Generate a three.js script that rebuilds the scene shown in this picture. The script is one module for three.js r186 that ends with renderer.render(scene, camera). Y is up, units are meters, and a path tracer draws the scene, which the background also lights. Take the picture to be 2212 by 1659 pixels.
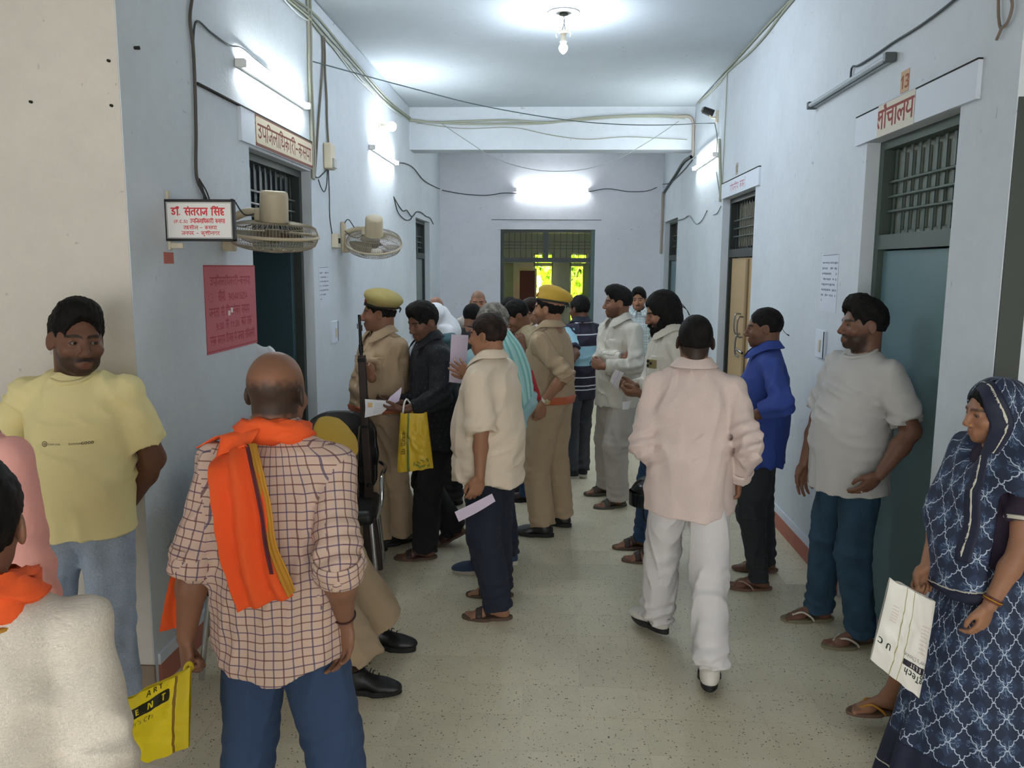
import * as THREE from 'three';
import { RoundedBoxGeometry } from 'three/addons/geometries/RoundedBoxGeometry.js';
import { mergeGeometries, mergeVertices } from 'three/addons/utils/BufferGeometryUtils.js';
import { RectAreaLightUniformsLib } from 'three/addons/lights/RectAreaLightUniformsLib.js';

// ---------------------------------------------------------------- camera, sky, exposure
const scene = new THREE.Scene();
const camera = new THREE.PerspectiveCamera(50.45, 2212 / 1659, 0.05, 120);
camera.rotation.set(-0.1432, 0.04675, 0.00625, 'YXZ');
camera.position.set(0, 1.85, 0);
const renderer = new THREE.WebGLRenderer({ antialias: true });
renderer.toneMapping = THREE.LinearToneMapping;
renderer.toneMappingExposure = 1.0;
renderer.shadowMap.enabled = true;
scene.background = new THREE.Color(0.93, 0.94, 0.94);     // an overcast white sky, seen through the openings only
scene.backgroundIntensity = 5;
RectAreaLightUniformsLib.init();
const sun = new THREE.DirectionalLight(0xfff1d0, 400);     // falls on the trees behind the far windows
sun.position.set(13, 16, -24); sun.target.position.set(0, 0, -26); sun.castShadow = true;
sun.shadow.mapSize.set(2048, 2048); Object.assign(sun.shadow.camera, { left: -14, right: 14, top: 14, bottom: -14, near: 1, far: 50 }); sun.shadow.radius = 2;
scene.add(sun, sun.target);
const TUBE = { color: 0xeef6f8, glow: 85, area: 84 };

// ---------------------------------------------------------------- helpers
let seed = 20240611;
const rnd = () => { seed = (seed + 0x6d2b79f5) | 0; let t = Math.imul(seed ^ (seed >>> 15), 1 | seed); t = (t + Math.imul(t ^ (t >>> 7), 61 | t)) ^ t; return ((t ^ (t >>> 14)) >>> 0) / 4294967296; };
const used = new Map();
function named(o) { const n = used.get(o.name) ?? 0; used.set(o.name, n + 1); if (n) o.name += '_' + String(n).padStart(3, '0'); return o; }
function mesh(name, geo, mat, parent, data) { const m = new THREE.Mesh(geo, mat); m.name = name; m.castShadow = m.receiveShadow = true; if (data) m.userData = data; if (parent === undefined) { named(m); scene.add(m); } else parent.add(m); return m; }
const S = { kind: 'structure' }, tag = (label, category, group) => (group ? { label, category, group } : { label, category });
function group(name, data, pos = [0, 0, 0], turn = 0) { const g = named(Object.assign(new THREE.Group(), { name })); g.position.set(...pos); g.rotation.y = turn; g.userData = data; scene.add(g); return g; }
function box(x0, x1, y0, y1, z0, z1, uvm = true) {            // world-sized box with uv in metres
  const g = new THREE.BoxGeometry(Math.abs(x1 - x0), Math.abs(y1 - y0), Math.abs(z1 - z0)), p = g.attributes.position, n = g.attributes.normal, uv = g.attributes.uv;
  g.translate((x0 + x1) / 2, (y0 + y1) / 2, (z0 + z1) / 2);
  if (uvm) for (let i = 0; i < p.count; i++) { const X = p.getX(i), Y = p.getY(i), Z = p.getZ(i); if (Math.abs(n.getX(i)) > 0.5) uv.setXY(i, Z, Y); else if (Math.abs(n.getY(i)) > 0.5) uv.setXY(i, X, Z); else uv.setXY(i, X, Y); }
  return g;
}
const rbox = (w, h, d, r = 0.004, x = 0, y = 0, z = 0) => { const g = new RoundedBoxGeometry(w, h, d, 2, Math.min(r, w / 2.01, h / 2.01, d / 2.01)); g.translate(x, y, z); return g; };
const cyl = (r0, r1, h, n = 20, x = 0, y = 0, z = 0) => { const g = new THREE.CylinderGeometry(r0, r1, h, n); g.translate(x, y, z); return g; };
const lin = (hex) => new THREE.Color(hex);
const std = (color, roughness = 0.8, more = {}) => new THREE.MeshStandardMaterial({ color, roughness, ...more });
function canvasTex(w, h, draw, wrapM, srgb = true) { const c = document.createElement('canvas'); c.width = w; c.height = h; draw(c.getContext('2d'), w, h); const t = new THREE.CanvasTexture(c); if (srgb) t.colorSpace = THREE.SRGBColorSpace; if (wrapM) { t.wrapS = t.wrapT = THREE.RepeatWrapping; t.repeat.set(1 / wrapM[0], 1 / wrapM[1]); } t.anisotropy = 8; return t; }
function dataTex(n, f, wrapM, srgb = true) { const d = new Uint8Array(n * n * 4); for (let y = 0, i = 0; y < n; y++) for (let x = 0; x < n; x++, i += 4) { const c = f(x / n, y / n); d[i] = c[0]; d[i + 1] = c[1]; d[i + 2] = c[2]; d[i + 3] = 255; } const t = new THREE.DataTexture(d, n, n); t.magFilter = THREE.LinearFilter; t.minFilter = THREE.LinearMipmapLinearFilter; t.generateMipmaps = true; if (srgb) t.colorSpace = THREE.SRGBColorSpace; t.wrapS = t.wrapT = THREE.RepeatWrapping; if (wrapM) t.repeat.set(1 / wrapM[0], 1 / wrapM[1]); t.needsUpdate = true; return t; }
function tnoise(u, v, n, s = 0) {                            // noise that repeats over the unit square
  const x = u * n, y = v * n, ix = Math.floor(x), iy = Math.floor(y), fx = x - ix, fy = y - iy, a = fx * fx * (3 - 2 * fx), b = fy * fy * (3 - 2 * fy);
  const h = (i, j) => { i = ((i % n) + n) % n; j = ((j % n) + n) % n; let k = (Math.imul(i, 374761393) + Math.imul(j, 668265263) + Math.imul(s + 1, 974634763)) | 0; k = Math.imul(k ^ (k >>> 13), 1274126177); return ((k ^ (k >>> 16)) & 0xffff) / 32767.5 - 1; };
  return (h(ix, iy) * (1 - a) + h(ix + 1, iy) * a) * (1 - b) + (h(ix, iy + 1) * (1 - a) + h(ix + 1, iy + 1) * a) * b;
}
// ---------------------------------------------------------------- materials
function limewash(base, amp, dirt, s) {
  return dataTex(1024, (u, v) => { const n = tnoise(u, v, 5, s) * 0.5 + tnoise(u, v, 13, s + 1) * 0.3 + tnoise(u, v, 60, s + 2) * 0.2 + tnoise(u, v, 300, s + 4) * 0.14, sp = tnoise(u, v, 90, s + 3) > 0.93 && tnoise(u, v, 17, s + 7) > 0.3 ? dirt : 0, k = 1 + amp * n - sp; return base.map((c) => Math.max(0, Math.min(255, c * k))); }, [3.1, 3.1]);
}
const roughBump = dataTex(512, (u, v) => { const n = 128 + 60 * tnoise(u, v, 30, 3) + 50 * tnoise(u, v, 110, 4); return [n, n, n]; }, [0.8, 0.8], false);
const weave = dataTex(512, (u, v) => { const n = 128 + 34 * tnoise(u, v, 9, 5) + 30 * tnoise(u, v, 40, 6) + 18 * Math.sin(u * 6.2832 * 128) + 18 * Math.sin(v * 6.2832 * 128); return [n, n, n]; }, [0.14, 0.14], false);
const slub = (base, a, s) => dataTex(512, (u, v) => { const k = 1 + a * (tnoise(u, v, 6, s) * 0.4 + 0.6 * tnoise((u * 5) % 1, v, 120, s + 1) * (tnoise(u, v, 24, s + 2) > 0 ? 1 : 0.3)) + a * 0.5 * tnoise(u, (v * 5) % 1, 120, s + 4); return base.map((c) => Math.max(0, Math.min(255, c * k))); }, [0.34, 0.34]);
const mats = {
  wall: std(0xffffff, 0.92, { map: limewash([207, 214, 220], 0.045, 0.12, 1), bumpMap: roughBump, bumpScale: 0.0012 }),
  cream: std(0xffffff, 0.92, { map: limewash([212, 206, 197], 0.04, 0.1, 9), bumpMap: roughBump, bumpScale: 0.0012 }),
  lilac: std(0xffffff, 0.92, { map: limewash([230, 231, 239], 0.04, 0.14, 21), bumpMap: roughBump, bumpScale: 0.0012 }),
  ceiling: std(0xffffff, 0.95, { map: limewash([182, 191, 197], 0.035, 0.2, 31) }),
  band: std(0xdbe2ec, 0.9), dirt: std(0x23241f, 0.95), red: std(0xb0705f, 0.8), grille: std(0x2c3230, 0.55, { metalness: 0.25 }), grille2: std(0x4c5952, 0.55, { metalness: 0.2 }),
  teal: std(0x5b777c, 0.42), tealDark: std(0x3f5a63, 0.4), frameDark: std(0x333c39, 0.5), tan: std(0xb39871, 0.6), board: std(0x99a196, 0.8), steel: std(0x9b9c98, 0.3, { metalness: 0.85 }), pane: std(0x9aa093, 0.5),
  white: std(0xe8e8e4, 0.6), ivory: std(0xcfc5ae, 0.5), wire: std(0x3d4344, 0.6), wirePale: std(0x9d9f8e, 0.6), pipe: std(0xa3988c, 0.55), pipeWhite: std(0xcfd3d3, 0.55), rubber: std(0x141414, 0.7), black: std(0x0d0d0f, 0.5), paper: std(0xe6e6ea, 0.75), lilacPaper: std(0xd6c8dc, 0.8),
  skin: new THREE.MeshPhysicalMaterial({ color: 0xffffff, vertexColors: true, roughness: 0.5, specularIntensity: 0.6 }),
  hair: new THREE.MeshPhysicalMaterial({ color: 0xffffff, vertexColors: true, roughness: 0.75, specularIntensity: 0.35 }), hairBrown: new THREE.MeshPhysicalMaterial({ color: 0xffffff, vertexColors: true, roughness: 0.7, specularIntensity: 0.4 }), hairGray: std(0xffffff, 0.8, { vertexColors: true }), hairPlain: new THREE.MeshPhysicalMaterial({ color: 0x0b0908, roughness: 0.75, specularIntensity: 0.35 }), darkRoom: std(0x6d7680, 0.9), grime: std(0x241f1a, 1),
};
const cloth = (c, r = 0.9, more = {}) => std(c, r, { bumpMap: weave, bumpScale: 0.0009, ...more });
// ---------------------------------------------------------------- brush lettering: strokes of the letters on a 10-high grid below the headline
const GL = {
  U: [7, '4.6,0 4.9,1.6 3.4,3.4 1.8,3.6;2.4,3.6 5,4.2 5.9,6.4 4.6,8.6 2.2,8.9 .8,7.4'], p: [7.2, '6,0 6,10;1.2,0 1.2,4.8 2.2,6.7 4,6.9 6,5.6'], j: [7.6, '6.5,0 6.5,10;6.5,4.2 4,4.2 3.6,5.6 4,7.2 2.6,8.4 1.2,7 1,5.2'],
  l: [8.6, '7.5,0 7.5,10;7.5,4.4 6,3.5 4.7,4.8 4.5,6.8;4.5,6 3.8,3.9 2.2,3.6 1,5.2 1.6,7.6 3.2,9'], D: [7.6, '6.5,0 6.5,10;1,1 2.4,.6 3.2,1.8 1.8,3.2 1.2,3.4;1.6,3.4 3.6,3.8 1.6,5 1.2,6.8 3,8.2 6.5,6.6'],
  k: [9.2, '4.5,0 4.5,10;4.5,4 2,3.4 .9,5.4 2.2,7.2 4.5,6;4.5,4.4 6.6,3.4 8.2,4.8 7.8,7 6.9,8'], r: [5.6, '3.4,0 4.2,1.8 3.4,3.4 1.3,4.3 4.8,9.6'], s: [8.6, '7.5,0 7.5,10;2.9,0 3.5,1.8 2.8,3.8 1.1,4.5 4.2,9.6;2.4,4.9 7.5,4.9'],
  y: [7.6, '6.5,0 6.5,10;1.2,0 2.6,1.8 1.4,3.6 1.2,5.4 2.6,7 6.5,5.8'], d: [6.6, '3.8,0 3.8,2 1.8,2.6 1.5,4.2 3.8,4.6 5.2,6.4 4.4,8.6 2,8.8 1,7.4'], t: [7, '6,0 6,10;6,3.6 3,3.4 1.2,5 1.6,7.4 2.9,9.2'], h: [6.6, '3.8,0 3.8,1.6 1.6,2.3 1.4,4 4.4,4.2 5.2,5.8 3.4,6.8 1.6,6.2;2,7.8 3.4,9.9 5.4,9'],
  n: [7.2, '6,0 6,10;6,4.6 2.4,4.6;2.4,4.6 1.4,4 .8,5 1.4,6 2.4,5.2'], q: [6.4, '3.4,0 3.4,2 1.3,3.4 1.1,5.6 2.9,7 4.6,5.8 3.7,4.8 2.9,6.4 5.2,9.8'], S: [8.6, '7.5,0 7.5,10;1.2,2.2 2.6,.7 4,2 3,3.8 1.3,4.6 4.2,9;4.4,4.6 5.2,3 7.5,3'], g: [7.6, '6.5,0 6.5,10;2.6,0 2.6,5.4 1.7,6.6 1,5.8'],
  m: [7.6, '6.5,0 6.5,10;1.8,0 1.8,6;1.8,6 .9,6.6 1.4,7.6 2.4,7.2 2.4,6.2;2.4,6.2 6.5,6.2'], b: [7.6, '6.5,0 6.5,10;6.5,3.4 3.4,2.8 1.2,4.8 3.4,7 6.5,6;2.2,3.4 5.8,6.2'], v: [7.6, '6.5,0 6.5,10;6.5,3.4 3.4,2.8 1.2,4.8 3.4,7 6.5,6'], c: [7.8, '6.8,0 6.8,10;1,2.6 6.8,2.6;2,2.6 2.4,6 4.2,7.2 6.8,6'],
  w: [9, '7.8,0 7.8,10;1.4,1.6 3.8,1 3.4,3 1.2,4 4,5.2 1.4,7.8 .8,6.6;4,5.2 7.8,5.2;4,5.2 5.4,8.6'], a: [3.4, '2.2,0 2.2,10'], I: [3.8, '2.4,10 2.4,0 .6,-2.6 -2,-2.8 -4,-1'], i: [3.4, '1.6,10 1.6,0 2.6,-2.4 5,-2.8 7.4,-.6'],
  O: [3.4, '2.2,0 2.2,10;.6,-1.4 2.2,-2.4 3.8,-1.4'], A: [3.4, '2.2,0 2.2,10;2.2,0 .6,-2.6;2.6,0 1.9,-2.9'], o: [3.4, '2.2,0 2.2,10;2.2,0 .4,-2.6'], E: [0, '-1.2,0 -3.4,-2.6'], N: [0, '-3,-2.2 -2.7,-1.9 -3,-1.8'], u: [0, '-1.4,10.4 -3.4,11.4 -3,13 -.6,12.6'],
};
function brush(x, text, left, top, height, width, color, lw = 0.16, latinFont = 'bold sans-serif') {   // text is fitted between left and left + width
  const adv = (c) => (GL[c] ? GL[c][0] : c === ' ' ? 5 : c === '-' ? 6 : c === '.' ? 3 : 6.2), toks = text.split(/(\{[^}]*\})/).filter(Boolean).flatMap((t) => (t[0] === '{' ? [{ latin: t.slice(1, -1) }] : [...t].map((c) => ({ c }))));
  const total = toks.reduce((s, t) => s + (t.latin ? t.latin.length * 6.3 : adv(t.c)), 0), k = height / 10, fx = width / total;
  x.save(); x.translate(left, top); x.strokeStyle = x.fillStyle = color; x.lineWidth = height * lw; x.lineCap = 'round'; x.lineJoin = 'round';
  let px = 0, run = null; const close = () => { if (run !== null) { x.beginPath(); x.moveTo(run * fx, 0); x.lineTo(px * fx, 0); x.stroke(); run = null; } };
  for (const t of toks) {
    if (t.latin) { close(); x.save(); x.font = latinFont.replace('sans', height * 1.15 + 'px sans'); x.textBaseline = 'alphabetic'; const m = x.measureText(t.latin).width, w = t.latin.length * 6.3 * fx; x.translate(px * fx, height); x.scale(w * 0.94 / m, 1); x.fillText(t.latin, 0, 0); x.restore(); px += t.latin.length * 6.3; continue; }
    const g = GL[t.c];
    if (!g) { close(); if (t.c === '-') { x.beginPath(); x.moveTo((px + 0.8) * fx, 5 * k); x.lineTo((px + 4.8) * fx, 5 * k); x.stroke(); } if (t.c === '.') { x.beginPath(); x.arc((px + 1.4) * fx, 9 * k, height * 0.1, 0, 7); x.fill(); } px += adv(t.c); continue; }
    if (run === null && g[0]) run = px;
    for (const s of g[1].split(';')) { const q = s.split(' ').map((a) => a.split(',').map(Number)); x.beginPath(); x.moveTo((px + q[0][0]) * fx, q[0][1] * k); for (let i = 1; i < q.length; i++) { const [a, b] = q[i]; if (i < q.length - 1) { const [c, d] = q[i + 1]; x.quadraticCurveTo((px + a) * fx, b * k, (px + (a + c) / 2) * fx, (b + d) / 2 * k); } else x.lineTo((px + a) * fx, b * k); } x.stroke(); }
    px += g[0];
  }
  close(); x.restore();
}
// ---------------------------------------------------------------- the shell
const XL = -1.706, XR = 1.653, ZB = -12.55, HC = 3.709, HD = 2.505;
const struct = (name, geo, mat, data) => mesh(name, geo, mat, undefined, { ...S, ...data });
{
  const chips = dataTex(2048, (u, v) => { const n = tnoise(u, v, 6, 51) * 0.5 + tnoise(u, v, 23, 52) * 0.3 + tnoise(u, v, 180, 53) * 0.25; return [214 + 10 * n, 204 + 9 * n, 178 + 9 * n]; }, [1.5, 1.5]), d = chips.image.data, N = 2048;
  for (let i = 0; i < 9000; i++) {                          // stone chips of the terrazzo
    const big = rnd(), r = 1.3 + 5.6 * big * big * big, cx = rnd() * N, cy = rnd() * N, a = rnd() * 3.14, e = 0.4 + 0.5 * rnd(), t = rnd(), c = t < 0.45 ? [86, 72, 56] : t < 0.66 ? [122, 92, 68] : t < 0.86 ? [142, 132, 114] : [198, 194, 184], m = r > 3 ? 1 : 0.85;
    for (let y = -10; y <= 10; y++) for (let x = -10; x <= 10; x++) { const p = (x * Math.cos(a) + y * Math.sin(a)) / r, q = (-x * Math.sin(a) + y * Math.cos(a)) / (r * e); if (Math.abs(p) + Math.abs(q) * 0.9 + 0.2 * p * q < 1) { const k = ((((cy + y) | 0) + N) % N * N + (((cx + x) | 0) + N) % N) * 4; for (let j = 0; j < 3; j++) d[k + j] += (c[j] - d[k + j]) * m; } }
  }
  const terrazzo = std(0xffffff, 0.4, { map: chips }), joint = std(0xd2cdbf, 0.8), T = 0.2515, floor = struct('floor', box(-5, 5, -0.2, -0.0015, -17, 5), joint);
  const shapes = [], far = [];
  for (let i = 0; i < 24; i++) { const g = new RoundedBoxGeometry(T - 0.0014, 0.02, T - 0.0014, 1, 0.0006), p = g.attributes.position, uv = g.attributes.uv, ou = rnd() * 1.5, ov = rnd() * 1.5, r = i % 4; for (let k = 0; k < p.count; k++) { let a = p.getX(k), b = p.getZ(k); if (r & 1) [a, b] = [b, -a]; if (r & 2) { a = -a; b = -b; } uv.setXY(k, a + ou, b + ov); } g.translate(0, -0.01, 0); shapes.push(g); }
  for (let j = 0; j < 56; j++) for (let i = -20; i < 20; i++) {
    const x = 0.15 + (i + 0.5) * T, z = -3.415 - (j - 3 - 0.5) * T, out = x < XL - 0.05 || x > XR + 0.05, y = (rnd() - 0.5) * 0.0003, g = shapes[Math.floor(rnd() * 24)];
    if (x < -5 || x > 5 || z < ZB || (out && z < -3.3)) continue;
    if (j < 24 && !out && far.n !== 300) { far.n = (far.n ?? 0) + 1; const m = mesh('tile', g, terrazzo, floor); m.position.set(x, y, z); }
    else far.push(g.clone().translate(x, y, z));
  }
  for (let j = 0; j < 30; j++) for (let i = -20; i < 20; i++) far.push(shapes[(i + 20 + j * 7) % 24].clone().translate(0.15 + (i + 0.5) * T, 0, -3.415 + (3.5 + j) * T + T));
  for (let j = 0; j < 17; j++) for (let i = -14; i < 14; i++) far.push(shapes[(i + 20 + j * 5) % 24].clone().translate(0.15 + (i + 0.5) * T, 0, ZB - (j + 0.5) * T));
  mesh('tile', mergeGeometries(far), terrazzo, floor, { kind: 'stuff' });
}
struct('ceiling', box(-5.3, 5.3, HC, HC + 0.25, -17.3, 7.5), mats.ceiling);
struct('beam_1', box(XL, XR, 3.22, HC, -10.26, -9.95), mats.wall);
const wallL = struct('wall_left', joined([box(XL - 0.25, XL, 0, HC, -3.27, -4.645), box(XL - 0.25, XL, HD, HC, -4.645, -5.84), box(XL - 0.25, XL, 0, HC, -5.84, -10.34), box(XL - 0.25, XL, HD - 0.05, HC, -10.34, -11.52), box(XL - 0.25, XL, 0, HC, -11.52, -12.6)]), mats.wall);
const wallR = struct('wall_right', joined([box(XR, XR + 0.25, 0, HC, -3.106, -3.52), box(XR, XR + 0.25, HD, HC, -3.52, -4.51), box(XR, XR + 0.25, 0, HC, -4.51, -6.88), box(XR, XR + 0.25, HD, HC, -6.88, -8.15), box(XR, XR + 0.25, 0, HC, -8.15, -11.0), box(XR, XR + 0.25, HD, HC, -11.0, -12.2), box(XR, XR + 0.25, 0, HC, -12.2, -12.6)]), mats.wall);
struct('wall_back', joined([box(-2, -0.777, 0, HC, ZB, ZB - 0.25), box(0.656, 1.95, 0, HC, ZB, ZB - 0.25), box(-0.777, 0.656, 2.405, HC, ZB, ZB - 0.25)]), mats.lilac);
struct('wall_front_left', box(-5.3, XL - 0.004, 0, HC, -3.268, -3.6), mats.cream);
struct('wall_front_right', joined([box(XR + 0.002, 2.75, 2.46, HC, -3.108, -3.4), box(2.75, 5.3, 0, HC, -3.108, -3.4)]), mats.cream);
struct('wall_hall_left', box(-5.3, -5, 0, HC, -3.27, 5), mats.cream); struct('wall_hall_right', box(5, 5.3, 0, HC, -3.1, 5), mats.cream);
struct('wall_hall_rear', joined([box(-5.3, -4.2, 0, HC, 4.7, 5), box(4.2, 5.3, 0, HC, 4.7, 5), box(-4.2, 4.2, 2.95, HC, 4.7, 5), box(-0.2, 0.2, 0, 2.95, 4.7, 5)]), mats.cream);
// rooms behind the doors
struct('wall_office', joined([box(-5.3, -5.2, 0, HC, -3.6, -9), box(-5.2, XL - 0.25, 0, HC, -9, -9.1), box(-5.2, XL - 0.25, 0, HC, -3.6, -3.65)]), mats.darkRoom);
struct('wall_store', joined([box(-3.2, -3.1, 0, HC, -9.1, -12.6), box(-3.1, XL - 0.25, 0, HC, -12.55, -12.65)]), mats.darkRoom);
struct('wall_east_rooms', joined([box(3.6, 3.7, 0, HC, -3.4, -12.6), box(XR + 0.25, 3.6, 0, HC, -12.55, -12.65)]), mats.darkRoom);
const ZF = -16.6;                                           // the far room and its windows
struct('wall_far_room', joined([box(-2.5, -2.3, 0, HC, ZB - 0.25, ZF - 0.2), box(2.6, 2.8, 0, HC, ZB - 0.25, ZF - 0.2), box(-2.3, -0.36, 0, HC, ZF, ZF - 0.2), box(0.04, 0.37, 0, HC, ZF, ZF - 0.2), box(0.73, 2.6, 0, HC, ZF, ZF - 0.2), box(-0.36, 0.04, 2.12, HC, ZF, ZF - 0.2), box(0.37, 0.73, 2.12, HC, ZF, ZF - 0.2), box(-0.36, 0.04, 0, 0.72, ZF, ZF - 0.2), box(0.37, 0.73, 0, 0.72, ZF, ZF - 0.2)]), mats.wall);
for (const [x0, x1] of [[-0.36, 0.04], [0.37, 0.73]]) {
  const w = named(Object.assign(new THREE.Group(), { name: x0 < 0 ? 'window_1' : 'window_2' })); w.userData = { ...S }; scene.add(w); const z = ZF - 0.08;
  mesh('window_frame', joined([box(x0, x0 + 0.035, 0.72, 2.12, z, z - 0.05), box(x1 - 0.035, x1, 0.72, 2.12, z, z - 0.05), box(x0, x1, 1.86, 1.93, z, z - 0.05), box(x0, x1, 2.085, 2.12, z, z - 0.05), box(x0, x1, 0.72, 0.76, z, z - 0.05), box(x0, x1, 1.975, 2.0, z, z - 0.05)]), mats.board, w);
  for (let i = 1; i < 7; i++) mesh('bar', cyl(0.0035, 0.0035, 1.1, 6, x0 + (x1 - x0) * i / 7, 1.31, z - 0.03), mats.grille2, w);
  for (let i = 0; i < 9; i++) mesh('bar', box(x0 + 0.03, x1 - 0.03, 0, 0.006, z - 0.02, z - 0.026).translate(0, 0.86 + i * 0.11 + (i % 3) * 0.02, 0), mats.grille2, w);
}
// low terracotta skirting
for (const [n, x0, x1, runs] of [['left', XL, XL + 0.014, [[-3.3, -4.64], [-5.85, -10.33], [-11.53, -12.54]]], ['right', XR - 0.014, XR, [[-4.52, -6.87], [-8.16, -10.99], [-12.21, -12.54]]]])
  for (const [a, b] of runs) { struct('baseboard_' + n, box(x0, x1, 0, 0.105, a, b), mats.red); struct('baseboard_' + n, box(x0 + (x0 < 0 ? 0 : 0.003), x1 - (x0 < 0 ? 0.003 : 0), 0.105, 0.155, a, b), mats.band); }
struct('baseboard_back', joined([box(XL, -0.78, 0, 0.105, ZB, ZB + 0.014), box(0.66, XR, 0, 0.105, ZB, ZB + 0.014)]), mats.red);
struct('baseboard_front', box(-5, XL + 0.004, 0, 0.12, -3.268, -3.254), std(0x8d7c6c, 0.85));

// ---------------------------------------------------------------- doors
// a door set in a side wall: side -1 left, +1 right; z0 nearer than z1
function sideDoor(n, side, z0, z1, o) {
  const g = named(Object.assign(new THREE.Group(), { name: 'door_' + n })); g.userData = { ...S }; scene.add(g);
  const X = side < 0 ? XL : XR, at = (d) => X + side * d, B = (d0, d1, y0, y1, a, b) => box(at(d0), at(d1), y0, y1, a, b), F = o.frame, top = o.top ?? HD, head = o.head ?? 1.95, f = 0.055;
  for (const z of [z0, z1]) mesh('door_frame', B(0.07, 0.15, 0, top, z, z + (z === z0 ? -f : f)), F, g);
  mesh('door_frame', B(0.07, 0.15, top - 0.045, top, z0 - f, z1 + f), F, g); mesh('door_frame', B(0.07, 0.15, head, head + 0.075, z0 - f, z1 + f), F, g);
  const bars = o.bars ?? 10, w = (z0 - z1 - 2 * f) / bars;
  if (o.board) mesh('transom_panel', B(0.15, 0.165, head + 0.07, top - 0.04, z0 - f, z1 + f), o.board, g);
  for (let i = 0; i < bars; i++) { const z = z0 - f - w * (i + 0.5); mesh('bar', B(0.118, 0.123, head + 0.07, top - 0.04, z + 0.014, z - 0.014), F, g); if (o.strips) mesh('slat', B(0.135, 0.147, head + 0.1, top - 0.07, z + w * 0.5 + w * 0.28, z + w * 0.5 - w * 0.28), o.strips, g); }
  for (let i = 0; i < 3; i++) mesh('bar', cyl(0.008, 0.008, z0 - z1 - 0.04, 8).rotateX(Math.PI / 2).translate(at(0.108), top - 0.21 - i * 0.075, (z0 + z1) / 2), o.rod ?? F, g);
  if (o.leaf) { const L = B(0.1, 0.138, 0.012, head - 0.008, z0 - f - 0.004, z1 + f + 0.004); const q = mesh('door_leaf', L, o.leaf, g); if (o.fit) o.fit(g, q, at); }
  return g;
}
sideDoor(1, -1, -4.645, -5.84, { frame: mats.frameDark, leaf: null, bars: 11, rod: mats.steel, strips: std(0x37434a, 0.35) });
{ // its leaf stands open into the dark office
  const g = scene.getObjectByName('door_1'), p = new THREE.Group(); const leaf = mesh('door_leaf', rbox(1.07, 1.93, 0.04, 0.004, 0.535, 0.975, 0), mats.tealDark, g); leaf.position.set(XL - 0.13, 0, -5.78); leaf.rotation.y = 2.72;
  mesh('door_handle', tube([[0.9, 1.3, -0.02], [0.9, 1.3, -0.06], [0.9, 1.46, -0.06], [0.9, 1.46, -0.02]], 0.008, 20), mats.steel, leaf);
}
sideDoor(2, 1, -3.52, -4.51, { frame: mats.grille2, leaf: mats.teal, bars: 10, board: mats.board, strips: std(0x8b958b, 0.8) });
const tanDark = std(0x8a7350, 0.6);
sideDoor(3, 1, -6.88, -8.15, { frame: mats.grille, leaf: mats.tan, bars: 12, rod: mats.grille2, strips: std(0xb3ac90, 0.8), fit: (g, leaf, at) => {
  const X = at(0.1) - 0.006, zc = -7.42;
  mesh('door_rail', box(X - 0.01, X + 0.004, 0.02, 1.93, zc - 0.035, zc + 0.035), tanDark, leaf);
  for (const [z, y] of [[-7.47, 1.32], [-7.60, 1.34]]) mesh('door_handle', tube([[X, y - 0.09, z], [X - 0.045, y - 0.09, z], [X - 0.045, y + 0.09, z], [X, y + 0.09, z]], 0.008, 24), mats.steel, leaf);
  mesh('bolt', joined([tube([[X - 0.02, 1.1, -7.65], [X - 0.025, 1.1, -7.52], [X - 0.02, 1.09, -7.4]], 0.012, 14), tube([[X, 1.25, -7.66], [X - 0.02, 1.22, -7.66], [X - 0.02, 1.05, -7.66], [X, 1.03, -7.64]], 0.009, 18)]), mats.steel, leaf);
} });
sideDoor(4, -1, -10.34, -11.52, { frame: mats.frameDark, leaf: std(0x75807f, 0.5), bars: 8, top: HD - 0.05, rod: mats.grille2 });
sideDoor(5, 1, -11.0, -12.2, { frame: mats.frameDark, leaf: mats.teal, bars: 8 });
{ // double doorway in the back wall, standing open
  const g = named(Object.assign(new THREE.Group(), { name: 'door_6' })); g.userData = { ...S }; scene.add(g); const z = ZB - 0.06, F = mats.frameDark;
  for (const [a, b, y0, y1, m] of [[-0.777, -0.735, 0, 2.4, F], [0.6, 0.656, 0, 2.4, std(0x56706f, 0.5)], [-0.735, 0.6, 2.36, 2.4, F], [-0.735, 0.6, 1.915, 1.985, F], [-0.13, -0.05, 1.985, 2.36, F]]) mesh('door_frame', box(a, b, y0, y1, z, z - 0.08), m, g);
  for (let i = 1; i < 7; i++) for (const [a, b] of [[-0.735, -0.13], [-0.05, 0.6]]) mesh('bar', box(a + (b - a) * i / 7 - 0.004, a + (b - a) * i / 7 + 0.004, 1.985, 2.36, z - 0.03, z - 0.045), mats.grille, g);
  for (let i = 0; i < 3; i++) for (const [a, b] of [[-0.735, -0.13], [-0.05, 0.6]]) mesh('bar', box(a, b, 2.12 + i * 0.05, 2.127 + i * 0.05, z - 0.02, z - 0.034), mats.grille, g);
  const a = mesh('door_leaf', rbox(0.66, 1.9, 0.035, 0.004, 0.33, 0.955, 0), std(0x76756a, 0.6), g); a.position.set(-0.73, 0, z - 0.1); a.rotation.y = 1.42;
  const b = mesh('door_leaf', rbox(0.66, 1.9, 0.035, 0.004, -0.33, 0.955, 0), std(0x6f7a73, 0.6), g); b.position.set(0.6, 0, z - 0.1); b.rotation.y = -1.46;
}
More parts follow.
